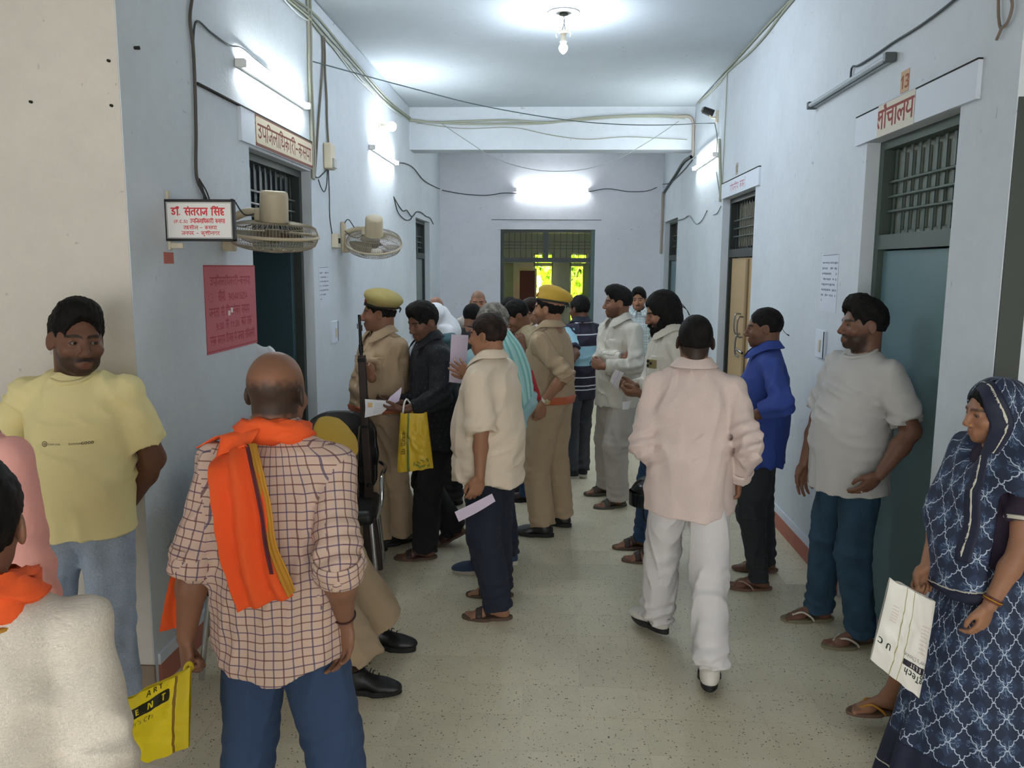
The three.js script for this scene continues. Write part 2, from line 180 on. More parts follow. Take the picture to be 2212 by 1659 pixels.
{ // reddish cupboard door and post inside the far room
  const g = named(Object.assign(new THREE.Group(), { name: 'door_7' })); g.userData = { ...S }; scene.add(g);
  mesh('door_leaf', rbox(0.3, 1.76, 0.04, 0.004, -0.47, 0.89, ZF + 0.35), std(0x6b2e30, 0.55), g); mesh('door_frame', joined([box(-0.64, -0.31, 1.775, 1.81, ZF + 0.38, ZF + 0.3), box(-0.32, -0.285, 0, 1.81, ZF + 0.38, ZF + 0.3)]), mats.ivory, g);
}
{ // near doorway at the right edge: dark frame, blue leaf on a raised sill
  const g = named(Object.assign(new THREE.Group(), { name: 'door_8' })); g.userData = { ...S }; scene.add(g);
  mesh('door_frame', box(XR + 0.004, XR + 0.092, 0.16, 2.46, -3.1, -3.2), mats.frameDark, g); mesh('door_frame', box(XR + 0.092, 2.75, 2.37, 2.46, -3.1, -3.2), mats.frameDark, g);
  mesh('door_leaf', box(XR + 0.092, 2.74, 0.2, 2.37, -3.13, -3.17), std(0x5b87ac, 0.45), g); mesh('sill', box(XR + 0.004, 2.75, 0, 0.16, -3.08, -3.4), mats.red, g); mesh('threshold', box(XR + 0.02, 2.75, 0.16, 0.195, -3.1, -3.2), mats.frameDark, g);
}
// raised plaster bands over the doors with dirt along their ledges
for (const [n, f] of [[1, () => [box(XL, XL + 0.018, 2.52, 2.7, -4.5, -5.83), box(XL, XL + 0.02, 2.7, 2.708, -3.96, -5.83)]], [2, () => [box(XR - 0.018, XR, 2.505, 2.652, -3.37, -4.645), box(XR - 0.02, XR, 2.652, 2.659, -3.37, -4.645)]], [3, () => [box(XR - 0.018, XR, 2.505, 2.645, -6.73, -8.16), box(XR - 0.02, XR, 2.645, 2.654, -6.73, -8.16)]], [4, () => [box(-0.912, 0.745, 2.405, 2.545, ZB + 0.018, ZB), box(-0.912, 0.745, 2.545, 2.553, ZB + 0.02, ZB)]]]) { const [a, b] = f(); const t = struct('trim_' + n, a, n === 4 ? mats.lilac : mats.band); mesh('dirt', b, mats.dirt, t); }
// trees in daylight beyond the far windows
{
  const leafM = [0xb4d23a, 0xc6dc4c, 0xa6c63a].map((c) => new THREE.MeshPhysicalMaterial({ color: c, roughness: 1, transmission: 0.5, thickness: 0, side: THREE.DoubleSide })), trunkM = std(0x5a4a38, 0.9);
  struct('ground', box(-30, 30, -0.3, -0.21, -17.3, -60), std(0xaeb86a, 0.95));
  const leaf = new THREE.PlaneGeometry(0.2, 0.36, 1, 2); leaf.attributes.position.setZ(2, 0.03); leaf.attributes.position.setZ(3, 0.03);
  [[-1.6, -24.2, 3], [1.2, -24.6, 3.2], [3.8, -24.4, 3], [-0.1, -26.5, 3.8], [-4.4, -25, 3]].forEach(([x, z, h], i) => {
    const t = group('leafy_tree', tag(['bright sunlit tree behind the left far window', 'bright sunlit tree behind the right far window', 'sunlit tree right of the far windows', 'taller sunlit tree behind the other trees outdoors', 'sunlit tree left of the far windows'][i], 'tree'), [x, -0.21, z]);
    mesh('trunk', tube([[0, 0, 0], [0.05, h * 0.4, 0.03], [-0.04, h * 0.8, 0]], 0.09, 10, 7), trunkM, t);
    const q = new THREE.InstancedMesh(leaf, leafM[i % 3], 4200); q.name = 'foliage'; q.userData = { kind: 'stuff' }; const M = new THREE.Matrix4(), E = new THREE.Euler(), Q = new THREE.Quaternion();
    for (let k = 0; k < 4200; k++) { const a = rnd() * 6.28, r = Math.sqrt(rnd()) * 1.9, y = h * 0.55 + (rnd() - 0.5) * h * 1.05; E.set(rnd() * 3, rnd() * 6.28, rnd() * 3); M.compose(new THREE.Vector3(Math.cos(a) * r, y, Math.sin(a) * r * 0.8), Q.setFromEuler(E), new THREE.Vector3(1, 1, 1)); q.setMatrixAt(k, M); }
    q.castShadow = q.receiveShadow = true; t.add(q);
  });
}
// ---------------------------------------------------------------- fields and their surfaces
function fnoise(x, y, z) {                       // smooth lattice noise, -1..1
  const ix = Math.floor(x), iy = Math.floor(y), iz = Math.floor(z), fx = x - ix, fy = y - iy, fz = z - iz;
  const u = fx * fx * (3 - 2 * fx), v = fy * fy * (3 - 2 * fy), w = fz * fz * (3 - 2 * fz);
  const h = (a, b, c) => { let n = Math.imul(a, 374761393) + Math.imul(b, 668265263) + Math.imul(c, 1274126177) | 0; n = Math.imul(n ^ (n >>> 13), 1274126177); return ((n ^ (n >>> 16)) & 0xffff) / 32767.5 - 1; };
  const l = (a, b, t) => a + (b - a) * t;
  return l(l(l(h(ix, iy, iz), h(ix + 1, iy, iz), u), l(h(ix, iy + 1, iz), h(ix + 1, iy + 1, iz), u), v),
    l(l(h(ix, iy, iz + 1), h(ix + 1, iy, iz + 1), u), l(h(ix, iy + 1, iz + 1), h(ix + 1, iy + 1, iz + 1), u), v), w);
}
const clamp = (x, a = 0, b = 1) => x < a ? a : x > b ? b : x, sstep = (a, b, x) => { x = clamp((x - a) / (b - a)); return x * x * (3 - 2 * x); };
function smin(a, b, k) { const h = k - Math.abs(a - b); return h > 0 ? Math.min(a, b) - h * h / (4 * k) : Math.min(a, b); }
function rc(a, b, r1, r2) {                      // round cone
  const [ax, ay, az] = a, bx = b[0] - ax, by = b[1] - ay, bz = b[2] - az, l2 = bx * bx + by * by + bz * bz || 1e-9, rr = r1 - r2, a2 = l2 - rr * rr, il2 = 1 / l2;
  return (x, y, z) => {
    const px = x - ax, py = y - ay, pz = z - az, yy = px * bx + py * by + pz * bz, zz = yy - l2;
    const qx = px * l2 - bx * yy, qy = py * l2 - by * yy, qz = pz * l2 - bz * yy, x2 = qx * qx + qy * qy + qz * qz, y2 = yy * yy * l2, z2 = zz * zz * l2;
    const k = Math.sign(rr) * rr * rr * x2;
    if (Math.sign(zz) * a2 * z2 > k) return Math.sqrt(x2 + z2) * il2 - r2;
    if (Math.sign(yy) * a2 * y2 < k) return Math.sqrt(x2 + y2) * il2 - r1;
    return (Math.sqrt(x2 * a2 * il2) + yy * rr) * il2 - r1;
  };
}
function capped(a, b, r1, r2, over = 0, under = 1) {       // round cone cut flat at b (and at a when under < 1)
  const f = rc(a, b, r1, r2), d = [b[0] - a[0], b[1] - a[1], b[2] - a[2]], l = Math.hypot(...d), n = d.map((q) => q / l);
  return (x, y, z) => { const t = (x - b[0]) * n[0] + (y - b[1]) * n[1] + (z - b[2]) * n[2]; return Math.max(f(x, y, z), t - over, -t - l - under); };
}
function ell(cx, cy, cz, rx, ry, rz) {
  return (x, y, z) => {
    x -= cx; y -= cy; z -= cz;
    const a = x / rx, b = y / ry, c = z / rz, k0 = Math.sqrt(a * a + b * b + c * c), d = a / rx, e = b / ry, f = c / rz, k1 = Math.sqrt(d * d + e * e + f * f);
    return k1 < 1e-6 ? -Math.min(rx, ry, rz) : k0 * (k0 - 1) / k1;
  };
}
function column(cx, cz, rx, rz, y0, y1, flare = 0) {
  return (x, y, z) => { const s = (1 + flare * clamp((y1 - y) / (y1 - y0))) * (1 - 0.32 * sstep(y1 - 0.24, y1 + 0.02, y)), a = (x - cx) / (rx * s), b = (z - cz) / (rz * s); return Math.max((Math.sqrt(a * a + b * b) - 1) * Math.min(rx, rz) * s, y0 - y, y - y1); };
}
function within(M, f, s = 1) {                   // a field given in the frame M
  const e = M.clone().invert().elements;
  return (x, y, z) => s * f(e[0] * x + e[4] * y + e[8] * z + e[12], e[1] * x + e[5] * y + e[9] * z + e[13], e[2] * x + e[6] * y + e[10] * z + e[14]);
}
class Field {
  constructor() { this.ops = []; this.lo = [9, 9, 9]; this.hi = [-9, -9, -9]; this.bend = null; this.amp = 0; }
  add(f, k = 0.012) { this.ops.push([0, f, k]); return this; }
  cut(f, k = 0.006) { this.ops.push([1, f, k]); return this; }
  and(f, k = 0.004) { this.ops.push([2, f, k]); return this; }
  reach(...ps) { for (const [p, r] of ps) for (let i = 0; i < 3; i++) { this.lo[i] = Math.min(this.lo[i], p[i] - r); this.hi[i] = Math.max(this.hi[i], p[i] + r); } return this; }
}
function evalOps(ops, x, y, z) {
  let d = 1e3;
  for (let i = 0; i < ops.length; i++) { const o = ops[i], f = o[1](x, y, z); d = o[0] === 0 ? smin(d, f, o[2]) : o[0] === 1 ? -smin(-d, f, o[2]) : -smin(-d, -f, o[2]); }
  return d;
}
// surface nets over the blocks of a grid that the field's surface passes through
function surface(F, cell) {
  const N = 8, B = N * cell, R = B * 0.866 + F.amp, lo = F.lo.map((v) => Math.floor(v / B)), hi = F.hi.map((v) => Math.ceil(v / B)), blocks = new Map(), pos = [];
  const key = (i, j, k) => (i + 512) * 1048576 + (j + 512) * 1024 + (k + 512), n1 = N + 1;
  for (let i = lo[0]; i < hi[0]; i++) for (let j = lo[1]; j < hi[1]; j++) for (let k = lo[2]; k < hi[2]; k++) {
    const cx = (i + 0.5) * B, cy = (j + 0.5) * B, cz = (k + 0.5) * B, d = evalOps(F.ops, cx, cy, cz);
    if (Math.abs(d) > R * 1.35 + 0.015 || (F.region && F.region(cx, cy, cz) > R * 1.6 + 0.02)) continue;
    let m = 1e3; const v = F.ops.map((o) => { const f = o[1](cx, cy, cz); if (o[0] === 0 && f < m) m = f; return f; });
    const ops = F.ops.filter((o, q) => o[0] === 0 ? v[q] < m + 2.6 * R + o[2] : o[0] === 1 ? v[q] < 1.35 * R + o[2] : v[q] > -1.35 * R - o[2]);
    const a = new Float32Array(n1 * n1 * n1); let neg = 0;
    for (let x = 0, q = 0; x < n1; x++) for (let y = 0; y < n1; y++) for (let z = 0; z < n1; z++, q++) {
      const X = i * B + x * cell, Y = j * B + y * cell, Z = k * B + z * cell; let f = evalOps(ops, X, Y, Z);
      if (F.bend && Math.abs(f) < F.amp * 3 + cell * 2) f += F.bend(X, Y, Z);
      if (F.region && f < cell * 3) f = Math.max(f, F.region(X, Y, Z));
      a[q] = f; if (f < 0) neg++;
    }
    if (neg && neg < a.length) blocks.set(key(i, j, k), { i, j, k, a, id: new Int32Array(N * N * N).fill(-1) });
  }
  const C = [[0, 1], [2, 3], [4, 5], [6, 7], [0, 2], [1, 3], [4, 6], [5, 7], [0, 4], [1, 5], [2, 6], [3, 7]], at = (b, x, y, z) => b.a[(x * n1 + y) * n1 + z];
  for (const b of blocks.values()) for (let x = 0, q = 0; x < N; x++) for (let y = 0; y < N; y++) for (let z = 0; z < N; z++, q++) {
    const c = [at(b, x, y, z), at(b, x, y, z + 1), at(b, x, y + 1, z), at(b, x, y + 1, z + 1), at(b, x + 1, y, z), at(b, x + 1, y, z + 1), at(b, x + 1, y + 1, z), at(b, x + 1, y + 1, z + 1)];
    let s = 0; for (let e = 0; e < 8; e++) if (c[e] < 0) s |= 1 << e;
    if (s === 0 || s === 255) continue;
    let px = 0, py = 0, pz = 0, n = 0;
    for (const [e, f] of C) if ((c[e] < 0) !== (c[f] < 0)) {
      const t = c[e] / (c[e] - c[f]);
      px += (e >> 2) + (((f >> 2) - (e >> 2)) * t); py += ((e >> 1) & 1) + ((((f >> 1) & 1) - ((e >> 1) & 1)) * t); pz += (e & 1) + (((f & 1) - (e & 1)) * t); n++;
    }
    b.id[q] = pos.length / 3;
    pos.push(b.i * B + (x + px / n) * cell, b.j * B + (y + py / n) * cell, b.k * B + (z + pz / n) * cell);
  }
  const idx = [], get = (b, x, y, z) => {
    let i = b.i, j = b.j, k = b.k;
    if (x < 0) { x += N; i--; } if (y < 0) { y += N; j--; } if (z < 0) { z += N; k--; }
    const o = i === b.i && j === b.j && k === b.k ? b : blocks.get(key(i, j, k));
    return o ? o.id[(x * N + y) * N + z] : -1;
  };
  const quad = (a, b, c, d, flip) => { if (a < 0 || b < 0 || c < 0 || d < 0) return; if (flip) idx.push(a, c, b, a, d, c); else idx.push(a, b, c, a, c, d); };
  for (const b of blocks.values()) for (let x = 0; x < N; x++) for (let y = 0; y < N; y++) for (let z = 0; z < N; z++) {
    const s = at(b, x, y, z) < 0;
    if (s !== at(b, x + 1, y, z) < 0) quad(get(b, x, y - 1, z - 1), get(b, x, y, z - 1), get(b, x, y, z), get(b, x, y - 1, z), !s);
    if (s !== at(b, x, y + 1, z) < 0) quad(get(b, x - 1, y, z - 1), get(b, x - 1, y, z), get(b, x, y, z), get(b, x, y, z - 1), !s);
    if (s !== at(b, x, y, z + 1) < 0) quad(get(b, x - 1, y - 1, z), get(b, x, y - 1, z), get(b, x, y, z), get(b, x - 1, y, z), !s);
  }
  return { pos: new Float32Array(pos), idx };
}
// paint(x, y, z) -> linear colour; lay(x, y, z) -> [part, u, v, wrap] texture place in metres
function meshOf(F, cell, { paint, lay } = {}) {
  const s = surface(F, cell); let g = new THREE.BufferGeometry();
  g.setAttribute('position', new THREE.BufferAttribute(s.pos, 3)); g.setIndex(s.idx); g.computeVertexNormals();
  if (paint) { const c = new Float32Array(s.pos.length); for (let i = 0; i < c.length; i += 3) { const q = paint(s.pos[i], s.pos[i + 1], s.pos[i + 2]); c[i] = q[0]; c[i + 1] = q[1]; c[i + 2] = q[2]; } g.setAttribute('color', new THREE.BufferAttribute(c, 3)); }
  if (lay) g = unwrap(g, lay);
  return g;
}
function unwrap(g, lay) {                        // vertices are doubled where two cloth pieces meet
  const p = g.attributes.position.array, n = p.length / 3, L = []; for (let i = 0; i < n; i++) L.push(lay(p[i * 3], p[i * 3 + 1], p[i * 3 + 2]));
  const idx = g.index.array, map = new Map(), P = [], U = [], src = [], out = [];
  for (let t = 0; t < idx.length; t += 3) {
    const A = L[idx[t]].p, wrap = L[idx[t]].w, u0 = L[idx[t]].u;
    for (let e = 0; e < 3; e++) {
      const v = idx[t + e]; let q = L[v]; if (q.p !== A) q = lay(p[v * 3], p[v * 3 + 1], p[v * 3 + 2], A);
      let u = q.u; if (wrap) { if (u - u0 > wrap / 2) u -= wrap; else if (u0 - u > wrap / 2) u += wrap; }
      const k = v + '/' + A + '/' + Math.round(u * 300);
      if (!map.has(k)) { map.set(k, src.length); src.push(v); U.push(u, q.v); }
      out.push(map.get(k));
    }
  }
  const h = new THREE.BufferGeometry();
  for (const name of Object.keys(g.attributes)) { const a = g.attributes[name].array, o = new Float32Array(src.length * 3); src.forEach((v, i) => { o[i * 3] = a[v * 3]; o[i * 3 + 1] = a[v * 3 + 1]; o[i * 3 + 2] = a[v * 3 + 2]; }); h.setAttribute(name, new THREE.BufferAttribute(o, 3)); }
  h.setAttribute('uv', new THREE.BufferAttribute(new Float32Array(U), 2)); h.setIndex(out);
  return h;
}
// a band, collar, strap or cloth strip: rows of points swept into a closed skin of some thickness
function sheet(rows, thick, uvs = [1, 1]) {
  const n = rows.length, m = rows[0].length, p = [], uv = [], idx = [], N = rows.map((r, i) => r.map((_, j) => {
    const a = rows[Math.min(i + 1, n - 1)][j], b = rows[Math.max(i - 1, 0)][j], c = rows[i][Math.min(j + 1, m - 1)], d = rows[i][Math.max(j - 1, 0)];
    return new THREE.Vector3(a[0] - b[0], a[1] - b[1], a[2] - b[2]).cross(new THREE.Vector3(c[0] - d[0], c[1] - d[1], c[2] - d[2])).normalize();
  }));
  for (const s of [0.5, -0.5]) rows.forEach((r, i) => r.forEach((q, j) => { const w = N[i][j]; p.push(q[0] + w.x * thick * s, q[1] + w.y * thick * s, q[2] + w.z * thick * s); uv.push(j / (m - 1) * uvs[0], i / (n - 1) * uvs[1]); }));
  const O = n * m, id = (i, j) => i * m + j;
  for (let i = 0; i < n - 1; i++) for (let j = 0; j < m - 1; j++) {
    const a = id(i, j), b = id(i + 1, j), c = id(i + 1, j + 1), d = id(i, j + 1);
    idx.push(a, b, c, a, c, d, a + O, c + O, b + O, a + O, d + O, c + O);
  }
  const rim = (a, b) => idx.push(a, b + O, b, a, a + O, b + O);
  for (let j = 0; j < m - 1; j++) { rim(id(0, j + 1), id(0, j)); rim(id(n - 1, j), id(n - 1, j + 1)); }
  for (let i = 0; i < n - 1; i++) { rim(id(i, 0), id(i + 1, 0)); rim(id(i + 1, m - 1), id(i, m - 1)); }
  const g = new THREE.BufferGeometry(); g.setAttribute('position', new THREE.Float32BufferAttribute(p, 3)); g.setAttribute('uv', new THREE.Float32BufferAttribute(uv, 2)); g.setIndex(idx); g.computeVertexNormals();
  return g;
}
function tube(pts, r, seg = 0, sides = 6, closed = false) { return new THREE.TubeGeometry(new THREE.CatmullRomCurve3(pts.map((p) => new THREE.Vector3(...p)), closed, 'centripetal'), seg || pts.length * 6, r, sides, closed); }
function joined(gs) {                             // pieces of one part, with the attributes they share
  gs = gs.map((g) => { g = g.index ? g : mergeVertices(g); return g; });
  const names = ['position', 'normal', 'uv', 'color'].filter((n) => gs.every((g) => g.attributes[n]));
  return mergeGeometries(gs.map((g) => { const h = new THREE.BufferGeometry(); h.setIndex(g.index); for (const n of names) h.setAttribute(n, g.attributes[n]); return h; }));
}
// ---------------------------------------------------------------- people
const SKIN = { fair: [0.4, 0.22, 0.135], mid: [0.31, 0.152, 0.088], brown: [0.225, 0.107, 0.064], dark: [0.155, 0.073, 0.046], deep: [0.09, 0.043, 0.028] };
const M4 = () => new THREE.Matrix4(), mul = (...ms) => ms.reduce((a, b) => a.multiply(b), M4()), TR = (x, y, z) => M4().makeTranslation(x, y, z), EU = (p, y, r) => M4().makeRotationFromEuler(new THREE.Euler(p, y, r, 'YXZ'));
const pt = (M, x, y, z) => new THREE.Vector3(x, y, z).applyMatrix4(M).toArray(), add3 = (a, b, s = 1) => [a[0] + b[0] * s, a[1] + b[1] * s, a[2] + b[2] * s], mix3 = (a, b, t) => [0, 1, 2].map((i) => a[i] + (b[i] - a[i]) * t);
const unit = (a) => { const l = Math.hypot(...a) || 1; return a.map((v) => v / l); }, cross = (a, b) => [a[1] * b[2] - a[2] * b[1], a[2] * b[0] - a[0] * b[2], a[0] * b[1] - a[1] * b[0]], dot = (a, b) => a[0] * b[0] + a[1] * b[1] + a[2] * b[2];
function bendTwo(a, t, l1, l2, pole) {            // joint between two bones from a towards t; returns [joint, end]
  let d = [t[0] - a[0], t[1] - a[1], t[2] - a[2]], L = Math.hypot(...d), u = unit(d); L = clamp(L, Math.abs(l1 - l2) + 0.02, (l1 + l2) * 0.998);
  const c = (L * L + l1 * l1 - l2 * l2) / (2 * L), h = Math.sqrt(Math.max(0, l1 * l1 - c * c)), q = dot(pole, u), w = unit([pole[0] - u[0] * q, pole[1] - u[1] * q, pole[2] - u[2] * q]);
  return [add3(add3(a, u, c), w, h), add3(a, u, L)];
}
function rigOf(o) {
  const s = o.h / 1.7, R = { s, o }, yaw = o.yaw ?? 0, cy = Math.cos(yaw), sy = Math.sin(yaw);
  R.dir = (v) => [v[0] * cy - v[2] * sy, v[1], v[0] * sy + v[2] * cy];
  R.loc = (w) => R.dir([w[0] - o.at[0], w[1], w[2] - o.at[1]]);
  const pe = o.pelvis ? R.loc(o.pelvis) : [0, 0.93 * s - (o.drop ?? 0), 0], pr = o.hips ?? [0, 0, 0], cr = o.lean ?? [0, 0, 0], S = M4().makeScale(s, s, s);
  R.P = mul(TR(...pe), EU(...pr), S, TR(0, -0.93, 0));
  R.W = mul(R.P, TR(0, 1, 0), EU(cr[0] / 2, cr[1] / 2, cr[2] / 2), TR(0, -1, 0));
  R.C = mul(R.P, TR(0, 1, 0), EU(...cr), TR(0, -1, 0));
  const hd = o.head ?? [0, 0, 0], hs = o.headSize ?? 1;
  R.H = mul(R.C, TR(0, 1.462, -0.012), EU(...hd), TR(0, 0.115, 0.026), M4().makeScale(hs, hs, hs)); R.hs = hs * s;
  R.g = o.girth ?? 1; R.belly = o.belly ?? 0; R.sw = o.shoulders ?? 1;
  R.neck = pt(R.C, 0, 1.46, -0.012); R.limbs = {};
  [1, -1].forEach((q, i) => {
    const sh = pt(R.C, 0.166 * q * R.sw, 1.368 + (o.shrug ?? 0), -0.008), a = (o.arms ?? [])[i] ?? {}, t = a.to ? R.loc(a.to) : add3(sh, [0.07 * q * s, -0.5 * s, 0.05 * s]);
    const pole = a.pole ? R.dir(a.pole) : [0.5 * q, -0.15, -1], [el, wr] = bendTwo(sh, t, 0.285 * s, 0.245 * s, pole);
    const fd = a.dir ? unit(R.dir(a.dir)) : unit([wr[0] - el[0], wr[1] - el[1], wr[2] - el[2]]), pa = a.palm ? R.dir(a.palm) : [-q, 0, 0.2];
    const k = dot(pa, fd), pn = unit([pa[0] - fd[0] * k, pa[1] - fd[1] * k, pa[2] - fd[2] * k]);
    let th = cross(fd, pn); if (q > 0) th = th.map((v) => -v);
    R.limbs[i] = { q, sh, el, wr, fd, pn, th, curl: a.curl ?? 0.35, spread: a.spread ?? 0, thumb: a.thumb ?? 0.4, hide: a.hide };
    const hip = pt(R.P, 0.08 * q, 0.89, -0.005), L = (o.legs ?? [])[i] ?? {}, f = L.to ? R.loc(L.to) : [0.1 * q * s, 0, 0], lift = L.lift ?? 0, an = [f[0], f[1] + (0.085 + lift) * s, f[2]];
    const [kn, ae] = bendTwo(hip, an, 0.415 * s, 0.4 * s, L.pole ? R.dir(L.pole) : [0.12 * q, 0, 1]);
    const fy = L.turn !== undefined ? L.turn - yaw : 0.2 * q;
    R.limbs[i + 2] = { q, hip, kn, an: ae, F: mul(TR(ae[0], ae[1] - (0.085) * s, ae[2]), EU(0, fy, 0), TR(0, 0.085 * s, 0), EU(L.pitch ?? 0, 0, 0), TR(0, -0.085 * s, 0), S) };
  });
  return R;
}
function headField(R, P = {}) {
  const F = new Field(), put = (f, k) => F.add(within(R.H, f, R.hs), k * R.hs), off = (f, k) => F.cut(within(R.H, f, R.hs), k * R.hs), n = P.nose ?? 1, j = P.jaw ?? 1;
  put(ell(0, 0.034, -0.014, 0.074, 0.086, 0.094), 0.01); put(ell(0, -0.02, 0.026, 0.0635, 0.08, 0.064), 0.03);
  put(ell(0, -0.07, 0.036, 0.05 * j, 0.036, 0.043), 0.03); put(ell(0, -0.093, 0.068, 0.02 * j, 0.015, 0.015), 0.022);
  put(rc([-0.034, 0.022, 0.074], [0.034, 0.022, 0.074], 0.011, 0.011), 0.018);
  for (const q of [1, -1]) {
    put(ell(q * 0.043, -0.024, 0.058, 0.023, 0.02, 0.024), 0.02);
    off(ell(q * 0.033, 0.001, 0.1, 0.017, 0.012, 0.019), 0.014);
    put(ell(q * 0.0315, 0.002, 0.0725, 0.0155, 0.0135, 0.0125), 0.004);
    off(ell(q * 0.0308, 0.0015, 0.086, 0.0112, 0.005, 0.012), 0.002);
    put(ell(q * 0.0125 * n, -0.037, 0.096, 0.0085 * n, 0.008, 0.011), 0.006);
    put(within(mul(TR(q * 0.077, -0.004, -0.012), EU(0, q * -0.45, 0.08 * q)), ell(0, 0, 0, 0.008, 0.031, 0.019)), 0.005);
    off(within(mul(TR(q * 0.084, 0.0, -0.006), EU(0, q * -0.45, 0)), ell(0, 0, 0, 0.005, 0.018, 0.01)), 0.005);
  }
  put(rc([0, 0.012, 0.086], [0, -0.03, 0.107 * (0.96 + 0.04 * n)], 0.0075, 0.0115 * n), 0.012);
  put(rc([-0.017, -0.0625, 0.084], [0.017, -0.0625, 0.084], 0.006, 0.006), 0.01); put(rc([0, -0.062, 0.09], [0, -0.0625, 0.09], 0.0065, 0.0065), 0.008);
  put(rc([-0.014, -0.074, 0.083], [0.014, -0.074, 0.083], 0.0075, 0.0075), 0.009); off(rc([-0.02, -0.068, 0.0975], [0.02, -0.068, 0.0975], 0.003, 0.003), 0.004);
  F.add(rc(pt(R.H, 0, -0.045, -0.03), add3(R.neck, [0, -0.05 * R.s, 0]), 0.056 * R.hs * (R.o.neckW ?? 1), 0.062 * R.s * (R.o.neckW ?? 1)), 0.025 * R.s);
  F.and((x, y, z) => R.neck[1] - 0.045 * R.s - y, 0.002);
  F.reach([pt(R.H, 0, 0, 0), 0.16 * R.hs], [R.neck, 0.1 * R.s]);
  return F;
}
const DARK = [0.012, 0.009, 0.008];
function facePaint(R, P, skin) {
  const e = R.H.clone().invert().elements, hair = P.hairTone ?? DARK;
  return (X, Y, Z) => {
    const x = e[0] * X + e[4] * Y + e[8] * Z + e[12], y = e[1] * X + e[5] * Y + e[9] * Z + e[13], z = e[2] * X + e[6] * Y + e[10] * Z + e[14], ax = Math.abs(x);
    let c = skin, n = fnoise(x * 90, y * 90, z * 90), m = 1 + 0.08 * fnoise(x * 22, y * 22, z * 22 + 5); c = [c[0] * m, c[1] * m, c[2] * m];
    const to = (t, a) => { if (a > 0) c = mix3(c, t, clamp(a)); };
    if (z > 0.06) {
      if (y < -0.055 && y > -0.084) to([skin[0] * 0.75 + 0.01, skin[1] * 0.55, skin[2] * 0.6], (1 - sstep(0.02, 0.026, ax)) * (1 - sstep(0.0095, 0.0135, Math.abs(y + 0.0685))) * 0.35);
      const bx = (ax - 0.031) / 0.021, by = y - 0.0215 - 0.004 * (1 - bx * bx); if (Math.abs(bx) < 1.15) to(hair, (1 - sstep(0.0036, 0.0078 - 0.0024 * Math.abs(bx), Math.abs(by) + 0.001 * n)) * (P.brow ?? 0.9));
      const ey = (y - 0.002) / 0.0065, ex = (ax - 0.0315) / 0.0145; to([0.02, 0.012, 0.01], 0.75 * (1 - sstep(0.8, 1.15, Math.hypot(ex, ey))) * (1 - sstep(0.083, 0.088, z)));
      if (P.moustache) to(hair, P.moustache * (1 - sstep(0.024, 0.031, ax)) * (1 - sstep(0.005, 0.0085, Math.abs(y + 0.0505 + 0.2 * ax) + 0.0015 * n)));
    }
    if (P.stubble) to(hair, P.stubble * sstep(-0.028, -0.055, y + 0.004 * n - 0.25 * Math.max(0, 0.045 - z)) * sstep(-0.02, 0.012, z) * (1 - sstep(-0.128, -0.14, y)) * (z > 0.07 ? sstep(0.85, 1.25, Math.hypot(x / 0.027, (y + 0.064) / 0.019)) : 1));
    if (P.crop) { const line = 0.062 + (P.recede ?? 0) * 0.05 - 0.9 * Math.max(0, 0.062 - z) - (ax > 0.06 ? 0.02 : 0), back = z < -0.02 ? -0.055 : 9; to(hair, P.crop * Math.max(sstep(-0.006, 0.006, y - line + 0.003 * n), z < 0.005 ? sstep(-0.01, 0.006, y + 0.052 + 0.004 * n) * (ax > 0.05 && z > -0.03 ? sstep(0.022, 0.034, y) : 1) : 0)); }
    if (P.ring) to(hair, P.ring * sstep(0.012, -0.008, z - 0.004 * n) * sstep(-0.064, -0.048, y + 0.004 * n) * (1 - sstep(0.018, 0.052, y + 0.008 * n)));
    return c;
  };
}
function eyesOf(R, P) {
  return [1, -1].map((q) => {
    const g = new THREE.SphereGeometry(0.0112, 20, 14), p = g.attributes.position, c = [], gz = unit([Math.sin(P.gaze ?? 0), P.gazeUp ?? 0, Math.cos(P.gaze ?? 0)]);
    for (let i = 0; i < p.count; i++) { const d = Math.acos(clamp(dot(unit([p.getX(i), p.getY(i), p.getZ(i)]), gz), -1, 1)); c.push(...(d < 0.22 ? [0.006, 0.005, 0.005] : d < 0.5 ? [0.035, 0.016, 0.008] : [0.2, 0.175, 0.155])); }
    g.setAttribute('color', new THREE.Float32BufferAttribute(c, 3)); g.applyMatrix4(mul(R.H, TR(q * 0.0308, 0.0015, 0.0714)));
    return g;
  });
}
